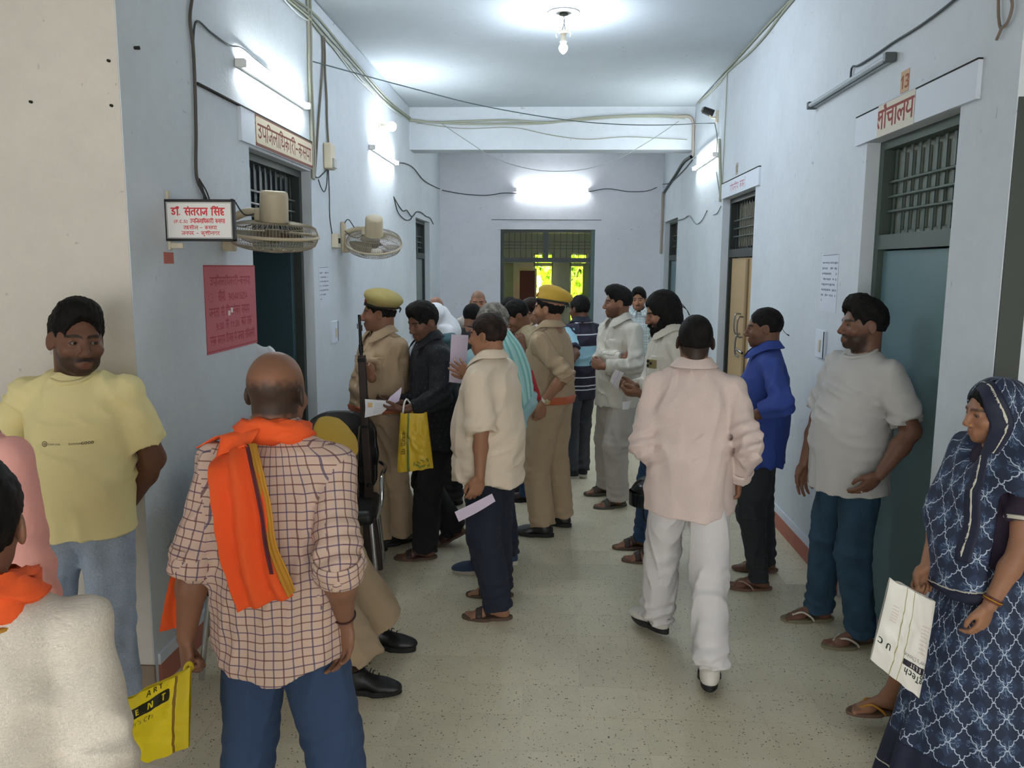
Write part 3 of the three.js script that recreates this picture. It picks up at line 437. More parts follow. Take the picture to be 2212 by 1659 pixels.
function handField(R, L, from = 0.35) {
  const F = new Field(), s = R.s * (R.o.handSize ?? 1), { wr, fd, pn, th } = L, b = R.o.armW ?? 1;
  const P = (a, t, n) => [0, 1, 2].map((i) => wr[i] + (fd[i] * a + th[i] * t + pn[i] * n) * s);
  const M = new THREE.Matrix4().makeBasis(new THREE.Vector3(...th), new THREE.Vector3(...fd), new THREE.Vector3(...cross(th, fd))).setPosition(...P(0.048, 0, 0));
  if (from < 1) F.add(rc(mix3(L.sh, L.el, from), L.el, 0.048 * b * s, 0.0385 * b * s), 0.02);
  F.add(rc(L.el, mix3(L.el, L.wr, 0.35), 0.0385 * b * s, 0.0385 * b * s), 0.02); F.add(rc(mix3(L.el, L.wr, 0.35), L.wr, 0.0385 * b * s, 0.026 * s), 0.02);
  F.add(within(M, ell(0, 0, 0, 0.04 * s, 0.054 * s, 0.0155 * s)), 0.012); F.add(rc(P(0.02, 0.022, 0.004), P(0.045, 0.034, 0.008), 0.017 * s, 0.013 * s), 0.012);
  const base = [0.03, 0.0105, -0.0095, -0.0285], reach = [0.089, 0.093, 0.09, 0.08], len = [0.071, 0.08, 0.074, 0.058], rad = [0.0092, 0.0094, 0.0088, 0.0078];
  for (let f = 0; f < 4; f++) {
    let p = P(reach[f], base[f], 0), ang = 0; const C = Array.isArray(L.curl) ? L.curl[f] : L.curl * (1 + 0.12 * f - 0.1), sp = (1.5 - f) * (0.05 + L.spread * 0.13);
    F.add(rc(P(0.05, base[f] * 0.8, 0), p, 0.0115 * s, rad[f] * 1.06 * s), 0.006);
    const parts = [0.45, 0.31, 0.24], bend = [0.95, 1.15, 0.75];
    for (let k = 0; k < 3; k++) {
      ang += C * bend[k]; const l = len[f] * parts[k] * s, c = Math.cos(ang), n = Math.sin(ang);
      const q = [0, 1, 2].map((i) => p[i] + (fd[i] * c + pn[i] * n + th[i] * Math.sin(sp) * c) * l);
      F.add(rc(p, q, rad[f] * (1 - 0.1 * k) * s, rad[f] * (0.92 - 0.12 * k) * s), 0.0025); p = q;
    }
  }
  const t = L.thumb, t0 = P(0.024, 0.026, 0.006), t1 = P(0.062 - 0.01 * t, 0.053 - 0.018 * t, 0.014 + 0.014 * t), t2 = P(0.092 - 0.012 * t, 0.064 - 0.042 * t, 0.018 + 0.026 * t), t3 = P(0.113 - 0.018 * t, 0.067 - 0.062 * t, 0.018 + 0.034 * t);
  F.add(rc(t0, t1, 0.0155 * s, 0.0115 * s), 0.01); F.add(rc(t1, t2, 0.0115 * s, 0.0098 * s), 0.003); F.add(rc(t2, t3, 0.0098 * s, 0.0078 * s), 0.003);
  F.reach([L.wr, 0.2 * s], [L.el, 0.06 * s], [mix3(L.sh, L.el, Math.min(from, 1)), 0.06 * s]);
  return F;
}
function footField(R, L, skin) {
  const F = new Field(), put = (f, k = 0.012) => F.add(within(L.F, f, R.s), k);
  put(ell(0, 0.034, -0.028, 0.03, 0.036, 0.037)); put(rc([0, 0.085, 0], [0, 0.05, 0.0], 0.034, 0.034)); put(rc([0, 0.062, 0.02], [0, 0.03, 0.11], 0.033, 0.024), 0.02); put(ell(0, 0.024, 0.11, 0.043, 0.02, 0.04), 0.015);
  for (let i = 0; i < 5; i++) { const x = (0.03 - i * 0.0155) * -L.q, z = [0.178, 0.178, 0.17, 0.16, 0.147][i]; put(rc([x * 0.9, 0.02, 0.125], [x * 1.08, 0.0155, z], i ? 0.0095 : 0.0125, i ? 0.008 : 0.012), 0.005); }
  F.add(rc(mix3(L.kn, L.an, 0.62), L.an, 0.045 * R.s, 0.034 * R.s), 0.02);
  F.and(within(L.F, (x, y) => 0.006 - y, R.s)); F.reach([pt(L.F, 0, 0.05, 0.06), 0.17 * R.s], [mix3(L.kn, L.an, 0.62), 0.06]);
  return F;
}
function bodyField(R) {
  const F = new Field(), s = R.s, g = R.g, put = (M, f, k) => F.add(within(M, f, s), k);
  put(R.C, ell(0, 1.27, -0.005, 0.158 * g, 0.185, 0.1 * g), 0.03); put(R.W, ell(0, 1.08, 0.005 + R.belly * 0.5, 0.135 * g, 0.18, 0.098 * g + R.belly), 0.05); put(R.P, ell(0, 0.935, -0.008, 0.136 * g, 0.12, 0.098 * g), 0.05);
  F.add(rc(add3(R.neck, [0, -0.05 * s, 0]), R.neck, 0.062 * s, 0.055 * s), 0.03);
  for (let i = 0; i < 2; i++) {
    const A = R.limbs[i], L = R.limbs[i + 2], b = R.o.armW ?? 1;
    F.add(rc(add3(R.neck, [0, -0.03 * s, 0]), A.sh, 0.04 * s, 0.045 * s), 0.04); F.add(rc(A.sh, A.el, 0.049 * b * s, 0.038 * b * s), 0.02); F.add(rc(A.el, mix3(A.el, A.wr, 0.9), 0.036 * b * s, 0.024 * s), 0.01);
    F.add(rc(L.hip, L.kn, 0.07 * g * s, 0.05 * s), 0.03); F.add(rc(L.kn, L.an, 0.048 * s, 0.032 * s), 0.02);
    F.reach([A.sh, 0.1], [A.el, 0.08], [A.wr, 0.05], [L.hip, 0.12], [L.kn, 0.1], [L.an, 0.06]);
  }
  F.reach([pt(R.C, 0, 1.28, 0), 0.28 * s], [pt(R.P, 0, 0.93, 0), 0.25 * s], [R.neck, 0.1]);
  return F;
}
// places on the cloth, in metres: 0 torso, 1-2 upper arms, 3-4 forearms, 5-6 legs
function layOn(R, legs, seamFront) {
  const bones = legs ? [[R.limbs[2].hip, R.limbs[2].kn, R.limbs[2].an], [R.limbs[3].hip, R.limbs[3].kn, R.limbs[3].an]] : [[R.limbs[0].sh, R.limbs[0].el, R.limbs[0].wr], [R.limbs[1].sh, R.limbs[1].el, R.limbs[1].wr]];
  const eC = R.C.clone().invert(), v = new THREE.Vector3();
  const seg = (p, a, b) => { const d = [b[0] - a[0], b[1] - a[1], b[2] - a[2]], l = Math.hypot(...d), u = d.map((q) => q / l), t = dot([p[0] - a[0], p[1] - a[1], p[2] - a[2]], u), c = clamp(t, 0, l); return { d: Math.hypot(p[0] - a[0] - u[0] * c, p[1] - a[1] - u[1] * c, p[2] - a[2] - u[2] * c), t, l, u, a }; };
  return (x, y, z, force) => {
    const p = [x, y, z]; v.set(x, y, z).applyMatrix4(eC); let best = 0, bd = legs ? 9 : Math.abs(Math.hypot(v.x / (0.185 * R.g), (v.z - 0.005) / (0.135 * R.g + R.belly * 0.6)) - 1) * 0.15 - 0.012, S = null;
    for (let i = 0; i < 2; i++) for (let k = 0; k < 2; k++) { const q = seg(p, bones[i][k], bones[i][k + 1]), id = 1 + i + 2 * k; if (!legs) q.d = Math.abs(q.d - 0.062 * R.s); if (force !== undefined ? force === id : q.d < bd) { bd = q.d; best = id; S = q; } }
    if (force === 0) { best = 0; S = null; }
    if (best === 0) { const a = seamFront ? Math.atan2(v.x, -v.z) : Math.atan2(v.x, v.z), r = 0.165; return { p: 0, u: a * r, v: v.y, w: 2 * Math.PI * r }; }
    const ref = Math.abs(S.u[1]) < 0.8 ? [0, 1, 0] : [0, 0, 1], e1 = unit(cross(S.u, ref)), e2 = cross(S.u, e1), w = [x - S.a[0], y - S.a[1], z - S.a[2]], r = legs ? 0.08 : 0.06;
    return { p: best, u: Math.atan2(dot(w, e1), -dot(w, e2)) * r, v: -S.t + (best > 2 ? 0.02 : 0), w: 2 * Math.PI * r };
  };
}
function creases(seed, A, leg, elbows = [], knees = []) {
  return (x, y, z) => {
    const n = fnoise(x * 4.5 + seed, y * 3 + seed, z * 4.5), w = fnoise(x * 3 + 9, y * 3 + seed, z * 3);
    const m = sstep(-0.35, 0.35, fnoise(x * 3.1 + seed * 3, y * 3.5 - seed, z * 3.1)), rv = 1 - 2.6 * Math.abs(fnoise(x * 14 + w * 1.6 + y * 3 + seed, y * (leg ? 3 : 4.5) + w * 2, z * 14)), rh = 1 - 2.6 * Math.abs(fnoise(x * 6 + seed, y * 15 + w * 2.5 + x * 5, z * 6 + 3));
    let d = 0.45 * n + 0.75 * (leg ? 0.75 * rv + 0.25 * rh * m : rv * (1 - m) + rh * m) + 0.12 * fnoise(x * 40, y * 24, z * 40);
    for (const q of elbows) { const r = Math.hypot(x - q[0], y - q[1], z - q[2]); if (r < 0.16) d += 0.8 * (1 - r / 0.16) * Math.sin((y + 0.5 * z + 0.4 * x + w * 0.05) * 95); }
    for (const q of knees) { const r = Math.hypot((x - q[0]) * 1.3, y - q[1], (z - q[2]) * 1.3); if (r < 0.2) d += (q[3] ?? 0.8) * (1 - r / 0.2) * Math.sin((y + 0.25 * x + w * 0.06) * 105); }
    return -A * 1.9 * clamp(d, -0.6, 1.15);
  };
}
const FAB = { loose: 0.018 };
function shirtOf(R, g) {
  const F = new Field(), s = R.s, b = R.g, t = g.loose ?? FAB.loose, put = (M, f, k) => F.add(within(M, f, s), k), arm = R.o.armW ?? 1, ts = g.sleeveLoose ?? t * 0.75;
  put(R.C, ell(0, 1.255, -0.003, 0.158 * b + t, 0.2 + t * 0.6, 0.106 * b + t), 0.03);
  put(R.W, ell(0, 1.08, 0.006 + R.belly * 0.5, 0.142 * b + t, 0.2, 0.106 * b + t + R.belly), 0.06);
  const hem = g.hem ?? 0.8, sw = g.flare ?? 0.05;
  if (!g.tuck) { const D = mul(R.P, TR(0, 1.12, 0), EU(g.swing ?? 0, 0, g.swingSide ?? 0), TR(0, -1.12, 0)); put(D, column(0, 0.002 + R.belly * 0.3, 0.146 * b + t + 0.012, 0.112 * b + t + 0.01 + R.belly * 0.6, hem - 0.1, 1.25, sw), 0.075); F.and(within(R.P, (x, y, z) => hem + (g.curve ?? 0.0) * Math.min(1, Math.abs(x) / 0.16) ** 2 + (g.backDrop ?? 0) * (z < 0 ? -1 : 0) - y + 0.004 * Math.sin(x * 40), s), 0.004); }
  else { put(R.P, ell(0, 0.97, 0.0 + R.belly * 0.4, 0.152 * b + t, 0.13, 0.112 * b + t + R.belly * 0.8), 0.05); F.and(within(R.P, (x, y) => 0.945 - y, s), 0.004); }
  for (let i = 0; i < 2; i++) {
    const A = R.limbs[i]; F.add(rc(add3(R.neck, [0, -0.03 * s, 0]), A.sh, (0.042 + t * 0.3) * s, (0.05 + t * 0.3) * s * arm ** 0.5), 0.04);
    const r0 = (0.047 * arm ** 0.5 + ts * 0.65) * s, r1 = (0.042 * arm + ts) * s, r2 = (0.032 + ts * 0.85) * s;
    if (g.sleeve === 'none') continue;
    if (g.sleeve === 'short') { const e = mix3(A.sh, A.el, g.sleeveTo ?? 0.82); F.add(capped(A.sh, e, r0, r1 * 1.12, 0.005), 0.022); }
    else { F.add(rc(A.sh, A.el, r0, r1), 0.022); const e = mix3(A.el, A.wr, g.sleeveTo ?? 0.95); F.add(capped(A.el, e, r1, r1 + (r2 - r1) * (g.sleeveTo ?? 0.95), 0.004), 0.014); }
    F.reach([A.sh, 0.14], [A.el, 0.13], [A.wr, 0.1]);
  }
  F.cut(within(R.C, ell(0, 1.535, g.collar ? 0.038 : 0.026, 0.068, g.vneck ? 0.11 : g.collar ? 0.094 : 0.088, 0.08), s), 0.008);
  F.reach([pt(R.C, 0, 1.28, 0), 0.3 * s], [pt(R.P, 0, hem, 0), 0.3 * s], [pt(R.P, 0, 1, 0), 0.3 * s], [R.neck, 0.12]);
  F.amp = (g.fold ?? 0.007); F.bend = creases(g.seed ?? 1, F.amp, false, [R.limbs[0].el, R.limbs[1].el], g.tuck ? [[...pt(R.P, 0, 1.0, 0)]] : []);
  return F;
}
function pantsOf(R, g) {
  const F = new Field(), s = R.s, b = R.g, t = g.loose ?? 0.016, hemR = g.hemR ?? 0.075, up = g.hemUp ?? 0.022;
  F.add(within(R.P, ell(0, 0.94, -0.006, 0.145 * b + t * 0.75, 0.15, 0.106 * b + t * 0.75 + (g.front ?? 0)), s), 0.03);
  for (let i = 2; i < 4; i++) {
    const L = R.limbs[i], end = add3(L.an, unit([L.an[0] - L.kn[0], L.an[1] - L.kn[1], L.an[2] - L.kn[2]]), (0.045 - up) * s), kr = (0.056 * b ** 0.5 + t * 1.35) * s;
    F.add(rc(L.hip, L.kn, (0.076 * b + t * 0.9) * s, kr), 0.03); F.add(capped(L.kn, end, kr, Math.max(hemR * s, 0.03)), 0.02);
    F.reach([L.hip, 0.16], [L.kn, 0.13], [end, 0.13]);
  }
  const top = g.waist ?? 0.99; F.and(within(R.P, (x, y) => y - top, s), 0.006); F.reach([pt(R.P, 0, 0.95, 0), 0.26 * s]);
  F.and((x, y) => (g.floor ?? 0.012) - y, 0.002);
  F.amp = g.fold ?? 0.006; F.bend = creases((g.seed ?? 1) + 40, F.amp, true, [], [[...R.limbs[2].kn, 0.45], [...R.limbs[3].kn, 0.45], [...R.limbs[2].an, g.stack ?? 0.8], [...R.limbs[3].an, g.stack ?? 0.8]]);
  return F;
}
function collarOf(R, w = 1) {                     // stand and fall of a shirt collar
  const rows = [], n = 34;
  for (let i = 0; i <= n; i++) {
    const a = -2.86 + 5.72 * i / n, f = Math.abs(a) / 2.86, sx = Math.sin(a), cz = -Math.cos(a), front = sstep(0.5, 1, f), y = 1.478 - 0.035 * front, r = 0.06 * w + 0.004 * front;
    const P = (k, dy) => pt(R.C, sx * (r + k) * 1.06, y + dy, cz * (r + k) * 1.02 + 0.004);
    rows.push([P(0.006, -0.012), P(0.001, 0.012), P(0.001, 0.028 - 0.008 * front), P(0.006, 0.031 - 0.008 * front), P(0.014, 0.024 - 0.008 * front), P(0.03 + 0.012 * front, 0.002 - 0.012 * front), P(0.044 + 0.016 * front, -0.014 - 0.03 * front)]);
  }
  return sheet(rows, 0.004 * R.s, [0.1, 0.42]);
}
function neckRib(R, w = 1) { const p = []; for (let i = 0; i < 28; i++) { const a = i / 28 * Math.PI * 2; p.push(pt(R.C, Math.sin(a) * 0.071 * w, 1.452 - 0.03 * Math.cos(a), Math.cos(a) * 0.067 * w + 0.012)); } return tube(p, 0.0085 * R.s, 84, 8, true); }
function cuffOf(R, A, t, r, w = 0.05, thick = 0.006) {   // a band around the sleeve at fraction t of the arm
  const up = t <= 1, a = up ? A.sh : A.el, b = up ? A.el : A.wr, u = unit([b[0] - a[0], b[1] - a[1], b[2] - a[2]]), c = mix3(a, b, up ? t : t - 1), e1 = unit(cross(u, Math.abs(u[1]) < 0.9 ? [0, 1, 0] : [0, 0, 1])), e2 = cross(u, e1), rows = [];
  for (let k = 0; k <= 6; k++) { const row = [], l = (k / 6 - 1) * w; for (let i = 0; i <= 24; i++) { const an = i / 24 * Math.PI * 2, rr = r * (1 + 0.03 * Math.sin(an * 3 + k) + (k === 0 || k === 6 ? -0.03 : 0.02)); row.push([0, 1, 2].map((q) => c[q] + u[q] * l + (e1[q] * Math.cos(an) + e2[q] * Math.sin(an)) * rr)); } rows.push(row); }
  return sheet(rows, thick, [0.38, w]);
}
function hairOf(R, h) {
  const F = new Field(), t = h.t ?? 0.012, put = (f, k = 0.02) => F.add(within(R.H, f, R.hs), k * R.hs), off = (f, k = 0.008) => F.cut(within(R.H, f, R.hs), k * R.hs);
  put(ell(0, 0.034, -0.014, 0.074 + t * (h.sides ?? 0.55), 0.086 + t, 0.094 + t * 0.8));
  if (h.top) put(ell(0, 0.1, 0.035, 0.06, 0.03 + h.top, 0.062), 0.045);
  if (h.long) { put(ell(0, -0.03, -0.055, 0.082, 0.1 + h.long, 0.062), 0.03); for (const q of [1, -1]) put(ell(q * 0.062, -0.01, -0.028, 0.028, 0.085, 0.05), 0.02); }
  if (h.bun) put(ell(0, -0.03, -0.11, 0.045, 0.045, 0.035), 0.015);
  const line = h.line ?? 0, side = h.side ?? 0;
  off(ell(0, -0.047 + line, 0.118, 0.08 + side, 0.133, 0.092), 0.008);
  for (const q of [1, -1]) if (!h.long) off(ell(q * 0.08, -0.012 + line, 0.06, 0.03, 0.058, 0.036), 0.008);
  if (h.part) off(ell(0.0, 0.125, 0.09, 0.004, 0.03, 0.06), 0.004);
  if (!h.long) { F.and(within(R.H, (x, y, z) => (h.nape ?? -0.056) + 0.12 * Math.max(0, z + 0.06) - y, R.hs), 0.006); for (const q of [1, -1]) off(ell(q * 0.09, -0.02, 0.002, 0.03, 0.05 + (h.fade ?? 0), 0.036 + (h.fade ?? 0)), 0.008); }
  if (h.crown) off(ell(0, 0.12, h.crown[0] ?? 0, 0.062, 0.06, h.crown[1] ?? 0.075), 0.014);
  if (h.cover) F.and(within(R.H, (x, y, z) => y - h.cover - 0.25 * z, R.hs), 0.01);
  F.reach([pt(R.H, 0, 0, -0.01), (0.16 + (h.long ?? 0) * 0.8 + (h.top ?? 0)) * R.hs], [pt(R.H, 0, -0.04 - (h.long ?? 0), -0.04), 0.12]);
  const e = R.H.clone().invert().elements; F.amp = h.rough ?? 0.0035;
  F.bend = (X, Y, Z) => { const x = e[0] * X + e[4] * Y + e[8] * Z + e[12], y = e[1] * X + e[5] * Y + e[9] * Z + e[13], z = e[2] * X + e[6] * Y + e[10] * Z + e[14]; return -F.amp * (0.7 * fnoise(x * 170, y * 60, z * 60) + 0.6 * fnoise(x * 60 + 7, y * 40, z * 40) + 0.5 * fnoise(x * 240, y * 240, z * 120)); };
  return F;
}
function hairPaint(R, h) {
  const e = R.H.clone().invert().elements, [a, b] = h.mat === mats.hairGray ? [[0.03, 0.027, 0.024], [0.3, 0.28, 0.25]] : h.mat === mats.hairBrown ? [[0.008, 0.005, 0.004], [0.03, 0.017, 0.013]] : [[0.003, 0.003, 0.003], [0.011, 0.009, 0.008]];
  return (X, Y, Z) => { const x = e[0] * X + e[4] * Y + e[8] * Z + e[12], y = e[1] * X + e[5] * Y + e[9] * Z + e[13], z = e[2] * X + e[6] * Y + e[10] * Z + e[14]; return mix3(a, b, clamp(0.45 + 0.5 * fnoise(x * 150, y * 60, z * 50) + 0.4 * fnoise(x * 40, y * 40, z * 40 + 3))); };
}
function shoeOf(R, L, hi = 0) {
  const F = new Field(), put = (f, k = 0.02) => F.add(within(L.F, f, R.s), k);
  put(ell(0, 0.045, -0.03, 0.037, 0.05, 0.045)); put(rc([0, 0.062, 0.015], [0, 0.034, 0.12], 0.042, 0.03), 0.03); put(ell(0, 0.032, 0.12, 0.05, 0.034, 0.056), 0.03); put(ell(0.004 * L.q, 0.028, 0.165, 0.04, 0.028, 0.042), 0.02);
  if (hi) put(capped([0, 0.05, -0.01], [0, 0.05 + hi, -0.014], 0.046, 0.05), 0.02); else put(capped([0, 0.05, -0.012], [0, 0.085, -0.014], 0.042, 0.042), 0.015);
  F.and(within(L.F, (x, y) => 0.022 - y, R.s)); F.reach([pt(L.F, 0, 0.05, 0.06), 0.19 * R.s], [pt(L.F, 0, 0.1 + hi, 0), 0.08]);
  return F;
}
function soleOf(R, L, y0, y1, grow = 1, heel = 0) {
  const pts = [], n = 36; for (let i = 0; i < n; i++) { const a = i / n * Math.PI * 2, z = Math.cos(a) * 0.137 + 0.06, w = z > 0.06 ? 0.05 : 0.041; pts.push(new THREE.Vector2(Math.sin(a) * (w - 0.006 * Math.max(0, 1 - Math.abs(z - 0.03) / 0.05)) * grow + (z > 0.1 ? 0.008 * L.q * -1 * (z - 0.1) / 0.08 : 0), z * (grow > 1 ? 1 + (grow - 1) * 0.4 : 1))); }
  const g = new THREE.ExtrudeGeometry(new THREE.Shape(pts), { depth: y1 - y0 - 0.004, bevelEnabled: true, bevelThickness: 0.002, bevelSize: 0.003, bevelSegments: 2 });
  g.applyMatrix4(mul(L.F, TR(0, y1 - 0.002, 0), M4().makeRotationX(Math.PI / 2), M4().makeScale(1, 1, 1)));
  return mergeVertices(g);
}
function lacesOf(R, L, hi = 0) { const gs = []; for (let i = 0; i < 4; i++) { const z = 0.045 + i * 0.018, y = 0.1 - i * 0.0105 + hi * 0.3; gs.push(tube([pt(L.F, -0.024, y - 0.008, z + 0.002), pt(L.F, 0, y + 0.004, z + (i % 2 ? 0.006 : -0.003)), pt(L.F, 0.024, y - 0.008, z)], 0.0026 * R.s, 8, 5)); } gs.push(tube([pt(L.F, 0, 0.105 + hi * 0.3, 0.04), pt(L.F, 0.025, 0.12 + hi * 0.3, 0.035), pt(L.F, 0.035, 0.1 + hi * 0.3, 0.055)], 0.0026 * R.s, 10, 5), tube([pt(L.F, 0, 0.105 + hi * 0.3, 0.04), pt(L.F, -0.028, 0.118 + hi * 0.3, 0.045), pt(L.F, -0.03, 0.095 + hi * 0.3, 0.065)], 0.0026 * R.s, 10, 5)); return joined(gs); }
function strapOf(R, L, z0, z1, tilt = 0, grow = 0.006) {
  const F = footField(R, L); F.ops = F.ops.map((o) => o[0] === 0 ? [0, (x, y, z) => o[1](x, y, z) - grow * R.s, o[2]] : o);
  F.and(within(L.F, (x, y, z) => Math.max(z0 - z + tilt * y, z - z1 - tilt * y), R.s), 0.002); return F;
}
function person(o) {
  const R = rigOf(o), G = new THREE.Group(), near = o.fine ?? 1, s = R.s, skin = typeof o.skin === 'string' ? SKIN[o.skin] : o.skin, P = o.face ?? {};
  G.name = 'person'; named(G); G.position.set(o.at[0], 0, o.at[1]); G.rotation.y = o.yaw ?? 0; G.userData = { label: o.label, category: 'person' }; scene.add(G);
  const put = (name, g, m, parent = G, label) => { const q = new THREE.Mesh(g, m); q.name = name; q.castShadow = q.receiveShadow = true; if (label) q.userData.label = label; parent.add(q); return q; };
  const flat = (x, y, z) => { const m = 1 + 0.07 * fnoise(x * 18, y * 18, z * 18); return [skin[0] * m, skin[1] * m, skin[2] * m]; };
  const pieces = [meshOf(bodyField(R), 0.018, { paint: flat }), meshOf(headField(R, P), near * 0.0034, { paint: facePaint(R, P, skin) }), ...eyesOf(R, P)];
  const S = o.shirt, T = o.pants, longArm = S && S.sleeve !== 'short' && S.sleeve !== 'none' && (S.sleeveTo ?? 1) > 0.9;
  for (let i = 0; i < 2; i++) if (!R.limbs[i].hide) pieces.push(meshOf(handField(R, R.limbs[i], longArm ? 1 : S && S.sleeve === 'long' ? 0.9 : 0.35), near * (longArm ? 0.0036 : 0.0042), { paint: flat }));
  const shod = o.shoes ?? { kind: 'shoe' };
  if (shod.kind === 'sandal' || shod.kind === 'slipper') for (let i = 2; i < 4; i++) pieces.push(meshOf(footField(R, R.limbs[i]), near * 0.0048, { paint: flat }));
  put('body', joined(pieces), mats.skin);
  if (T) { const p = put('trousers', meshOf(pantsOf(R, T), near * (T.cell ?? 0.0085), { lay: layOn(R, true) }), T.mat); if (T.belt) put('belt', T.belt(R), T.beltMat, p, T.beltLabel); }
  if (S) {
    const p = put(S.name ?? 'shirt', meshOf(shirtOf(R, S), near * (S.cell ?? 0.0075), { lay: layOn(R, false, S.seamFront) }), S.mat);
    if (S.collar) put('collar', collarOf(R, S.collarW ?? 1), S.collarMat ?? S.mat, p); else if (S.rib !== false) put('neck_band', neckRib(R, S.collarW ?? 1), S.collarMat ?? S.mat, p);
    if (S.rolled) for (let i = 0; i < 2; i++) if (S.rolled !== i + 1) put('cuff', cuffOf(R, R.limbs[i], S.rolled === true ? S.cuffAt ?? 1 : S.cuffAt ?? 1, (S.cuffR ?? 0.043 * (o.armW ?? 1) + (S.sleeveLoose ?? (S.loose ?? FAB.loose) * 0.75) * 1.0 + 0.002) * s, S.cuffW ?? 0.055), S.mat, p);
    if (S.extras) S.extras(R, (n, g, m, l) => put(n, g, m, p, l));
  }
  if (o.hair) put('hair', meshOf(hairOf(R, o.hair), near * 0.004, { paint: hairPaint(R, o.hair) }), o.hair.mat ?? mats.hair);
  for (let i = 2; i < 4; i++) {
    const L = R.limbs[i];
    if (shod.hide) break;
    if (shod.kind === 'shoe') { const q = put('shoe', meshOf(shoeOf(R, L, shod.hi ?? 0), near * 0.006), shod.mat); put('sole', soleOf(R, L, shod.sole ?? 0, 0.026, 1.04), shod.soleMat ?? mats.rubber, q); if (near < 1.5) put('laces', lacesOf(R, L, shod.hi ?? 0), shod.laceMat ?? shod.mat, q); if (shod.mark) shod.mark(R, L, (n, g, m) => put(n, g, m, q)); }
    if (shod.kind === 'sandal') { const q = put('sandal', soleOf(R, L, 0, 0.018, 1.06), shod.mat); put('strap', meshOf(strapOf(R, L, 0.088, 0.125, 0), near * 0.005), shod.strapMat ?? shod.mat, q); put('strap', meshOf(strapOf(R, L, 0.025, 0.055, 0.45), near * 0.005), shod.strapMat ?? shod.mat, q); if (shod.heel) put('strap', meshOf(strapOf(R, L, -0.09, -0.02, 0), near * 0.005), shod.strapMat ?? shod.mat, q); }
    if (shod.kind === 'slipper') { const q = put('slipper', soleOf(R, L, 0, 0.016, 1.1), shod.mat); put('strap', joined([1, -1].map((w) => tube([pt(L.F, -0.012 * L.q, 0.03, 0.145), pt(L.F, w * 0.028, 0.052, 0.1), pt(L.F, w * 0.049, 0.03, 0.055), pt(L.F, w * 0.046, 0.01, 0.04)], 0.0055 * s, 16, 6))), shod.strapMat ?? shod.mat, q); }
  }
  if (o.extras) o.extras(R, put, G);
  return { R, G, put };
}
// ---------------------------------------------------------------- lamps
const glowM = new THREE.MeshStandardMaterial({ color: 0xffffff, emissive: TUBE.color, emissiveIntensity: TUBE.glow, roughness: 0.4 });
const bulbM = new THREE.MeshStandardMaterial({ color: 0xffffff, emissive: 0xe6f2ff, emissiveIntensity: 9, roughness: 0.4 });
// batten lamp: built along x, its back against a wall at z = 0, facing +z
function tubeLamp(label, pos, turn, lit = true, len = 1.22, grp) {
  const g = group('tube_lamp', tag(label, 'lamp', grp), pos, turn);
  mesh('batten', rbox(len, 0.035, 0.024, 0.005, 0, 0, 0.013), lit ? mats.white : std(0x9aa3a8, 0.5), g);
  mesh('tube', cyl(0.0135, 0.0135, len - 0.06, 18).rotateZ(Math.PI / 2).translate(0, 0, 0.042), lit ? glowM : std(0xaab4ba, 0.35), g);
  for (const s of [-1, 1]) mesh('end_cap', rbox(0.035, 0.045, 0.055, 0.006, s * (len / 2 - 0.012), 0, 0.03), lit ? mats.white : std(0x4d5354, 0.5), g);
  if (lit) { const l = new THREE.RectAreaLight(TUBE.color, TUBE.area, len - 0.08, 0.03); l.position.set(0, 0, 0.06); l.rotation.y = Math.PI; g.add(l); }
  return g;
}
tubeLamp('lit tube lamp on the wall above the left signboard door', [XL, 2.92, -5.09], Math.PI / 2);
tubeLamp('lit tube lamp farther along the left wall under the small wall bulb', [XL, 2.94, -8.34], Math.PI / 2);
tubeLamp('lit tube lamp on the right wall beyond the tan wooden door', [XR, 2.97, -9.08], -Math.PI / 2);
tubeLamp('lit tube lamp above the open doorway in the end wall', [0, 2.995, ZB], 0, true, 1.12);
tubeLamp('unlit grey tube lamp above the grey-green door on the right wall', [XR, 2.863, -4.81], -Math.PI / 2, false);
function bulbGeo() { const p = []; for (let i = 0; i <= 16; i++) { const t = i / 16, a = t * Math.PI; p.push(new THREE.Vector2(t > 0.72 ? 0.0135 + (0.02) * (1 - (t - 0.72) / 0.28) * 0.6 : 0.034 * Math.sin(Math.max(a, 0.001)) ** 0.8, -0.045 + 0.09 * t)); } return new THREE.LatheGeometry(p, 24); }
{
  const g = group('pendant_lamp', tag('bare glowing bulb hanging on a short wire from the ceiling', 'lamp'), [0.068, HC, -6.352]);
  mesh('ceiling_rose', joined([cyl(0.113, 0.118, 0.008, 32, 0, -0.004, 0)]), std(0xb9bcbb, 0.8), g); mesh('hook', cyl(0.03, 0.034, 0.012, 20, 0, -0.013, 0), mats.black, g);
  mesh('cord', joined([tube([[0, -0.015, 0], [0.006, -0.07, 0.003], [-0.012, -0.13, 0]], 0.0028, 14), tube([[0, -0.05, 0], [0.008, -0.1, 0], [0.012, -0.135, 0]], 0.0025, 12)]), mats.wire, g);
  mesh('socket', joined([new THREE.LatheGeometry([[0.012, -0.13], [0.036, -0.132], [0.037, -0.145], [0.02, -0.155], [0.02, -0.2], [0.026, -0.206], [0.024, -0.212], [0.008, -0.212]].map((a) => new THREE.Vector2(...a)), 24), tube([[0.03, -0.14, 0], [0.05, -0.137, 0], [0.054, -0.16, 0], [0.048, -0.172, 0]], 0.0045, 12), tube([[-0.03, -0.14, 0], [-0.05, -0.14, 0], [-0.054, -0.165, 0], [-0.046, -0.178, 0]], 0.0045, 12)]), mats.ivory, g);
  mesh('bulb', bulbGeo().translate(0, -0.253, 0), bulbM, g); const l = new THREE.PointLight(0xe8f2ff, 3.4); l.position.set(0, -0.258, 0); l.shadow.radius = 1.5; l.castShadow = true; g.add(l);
}
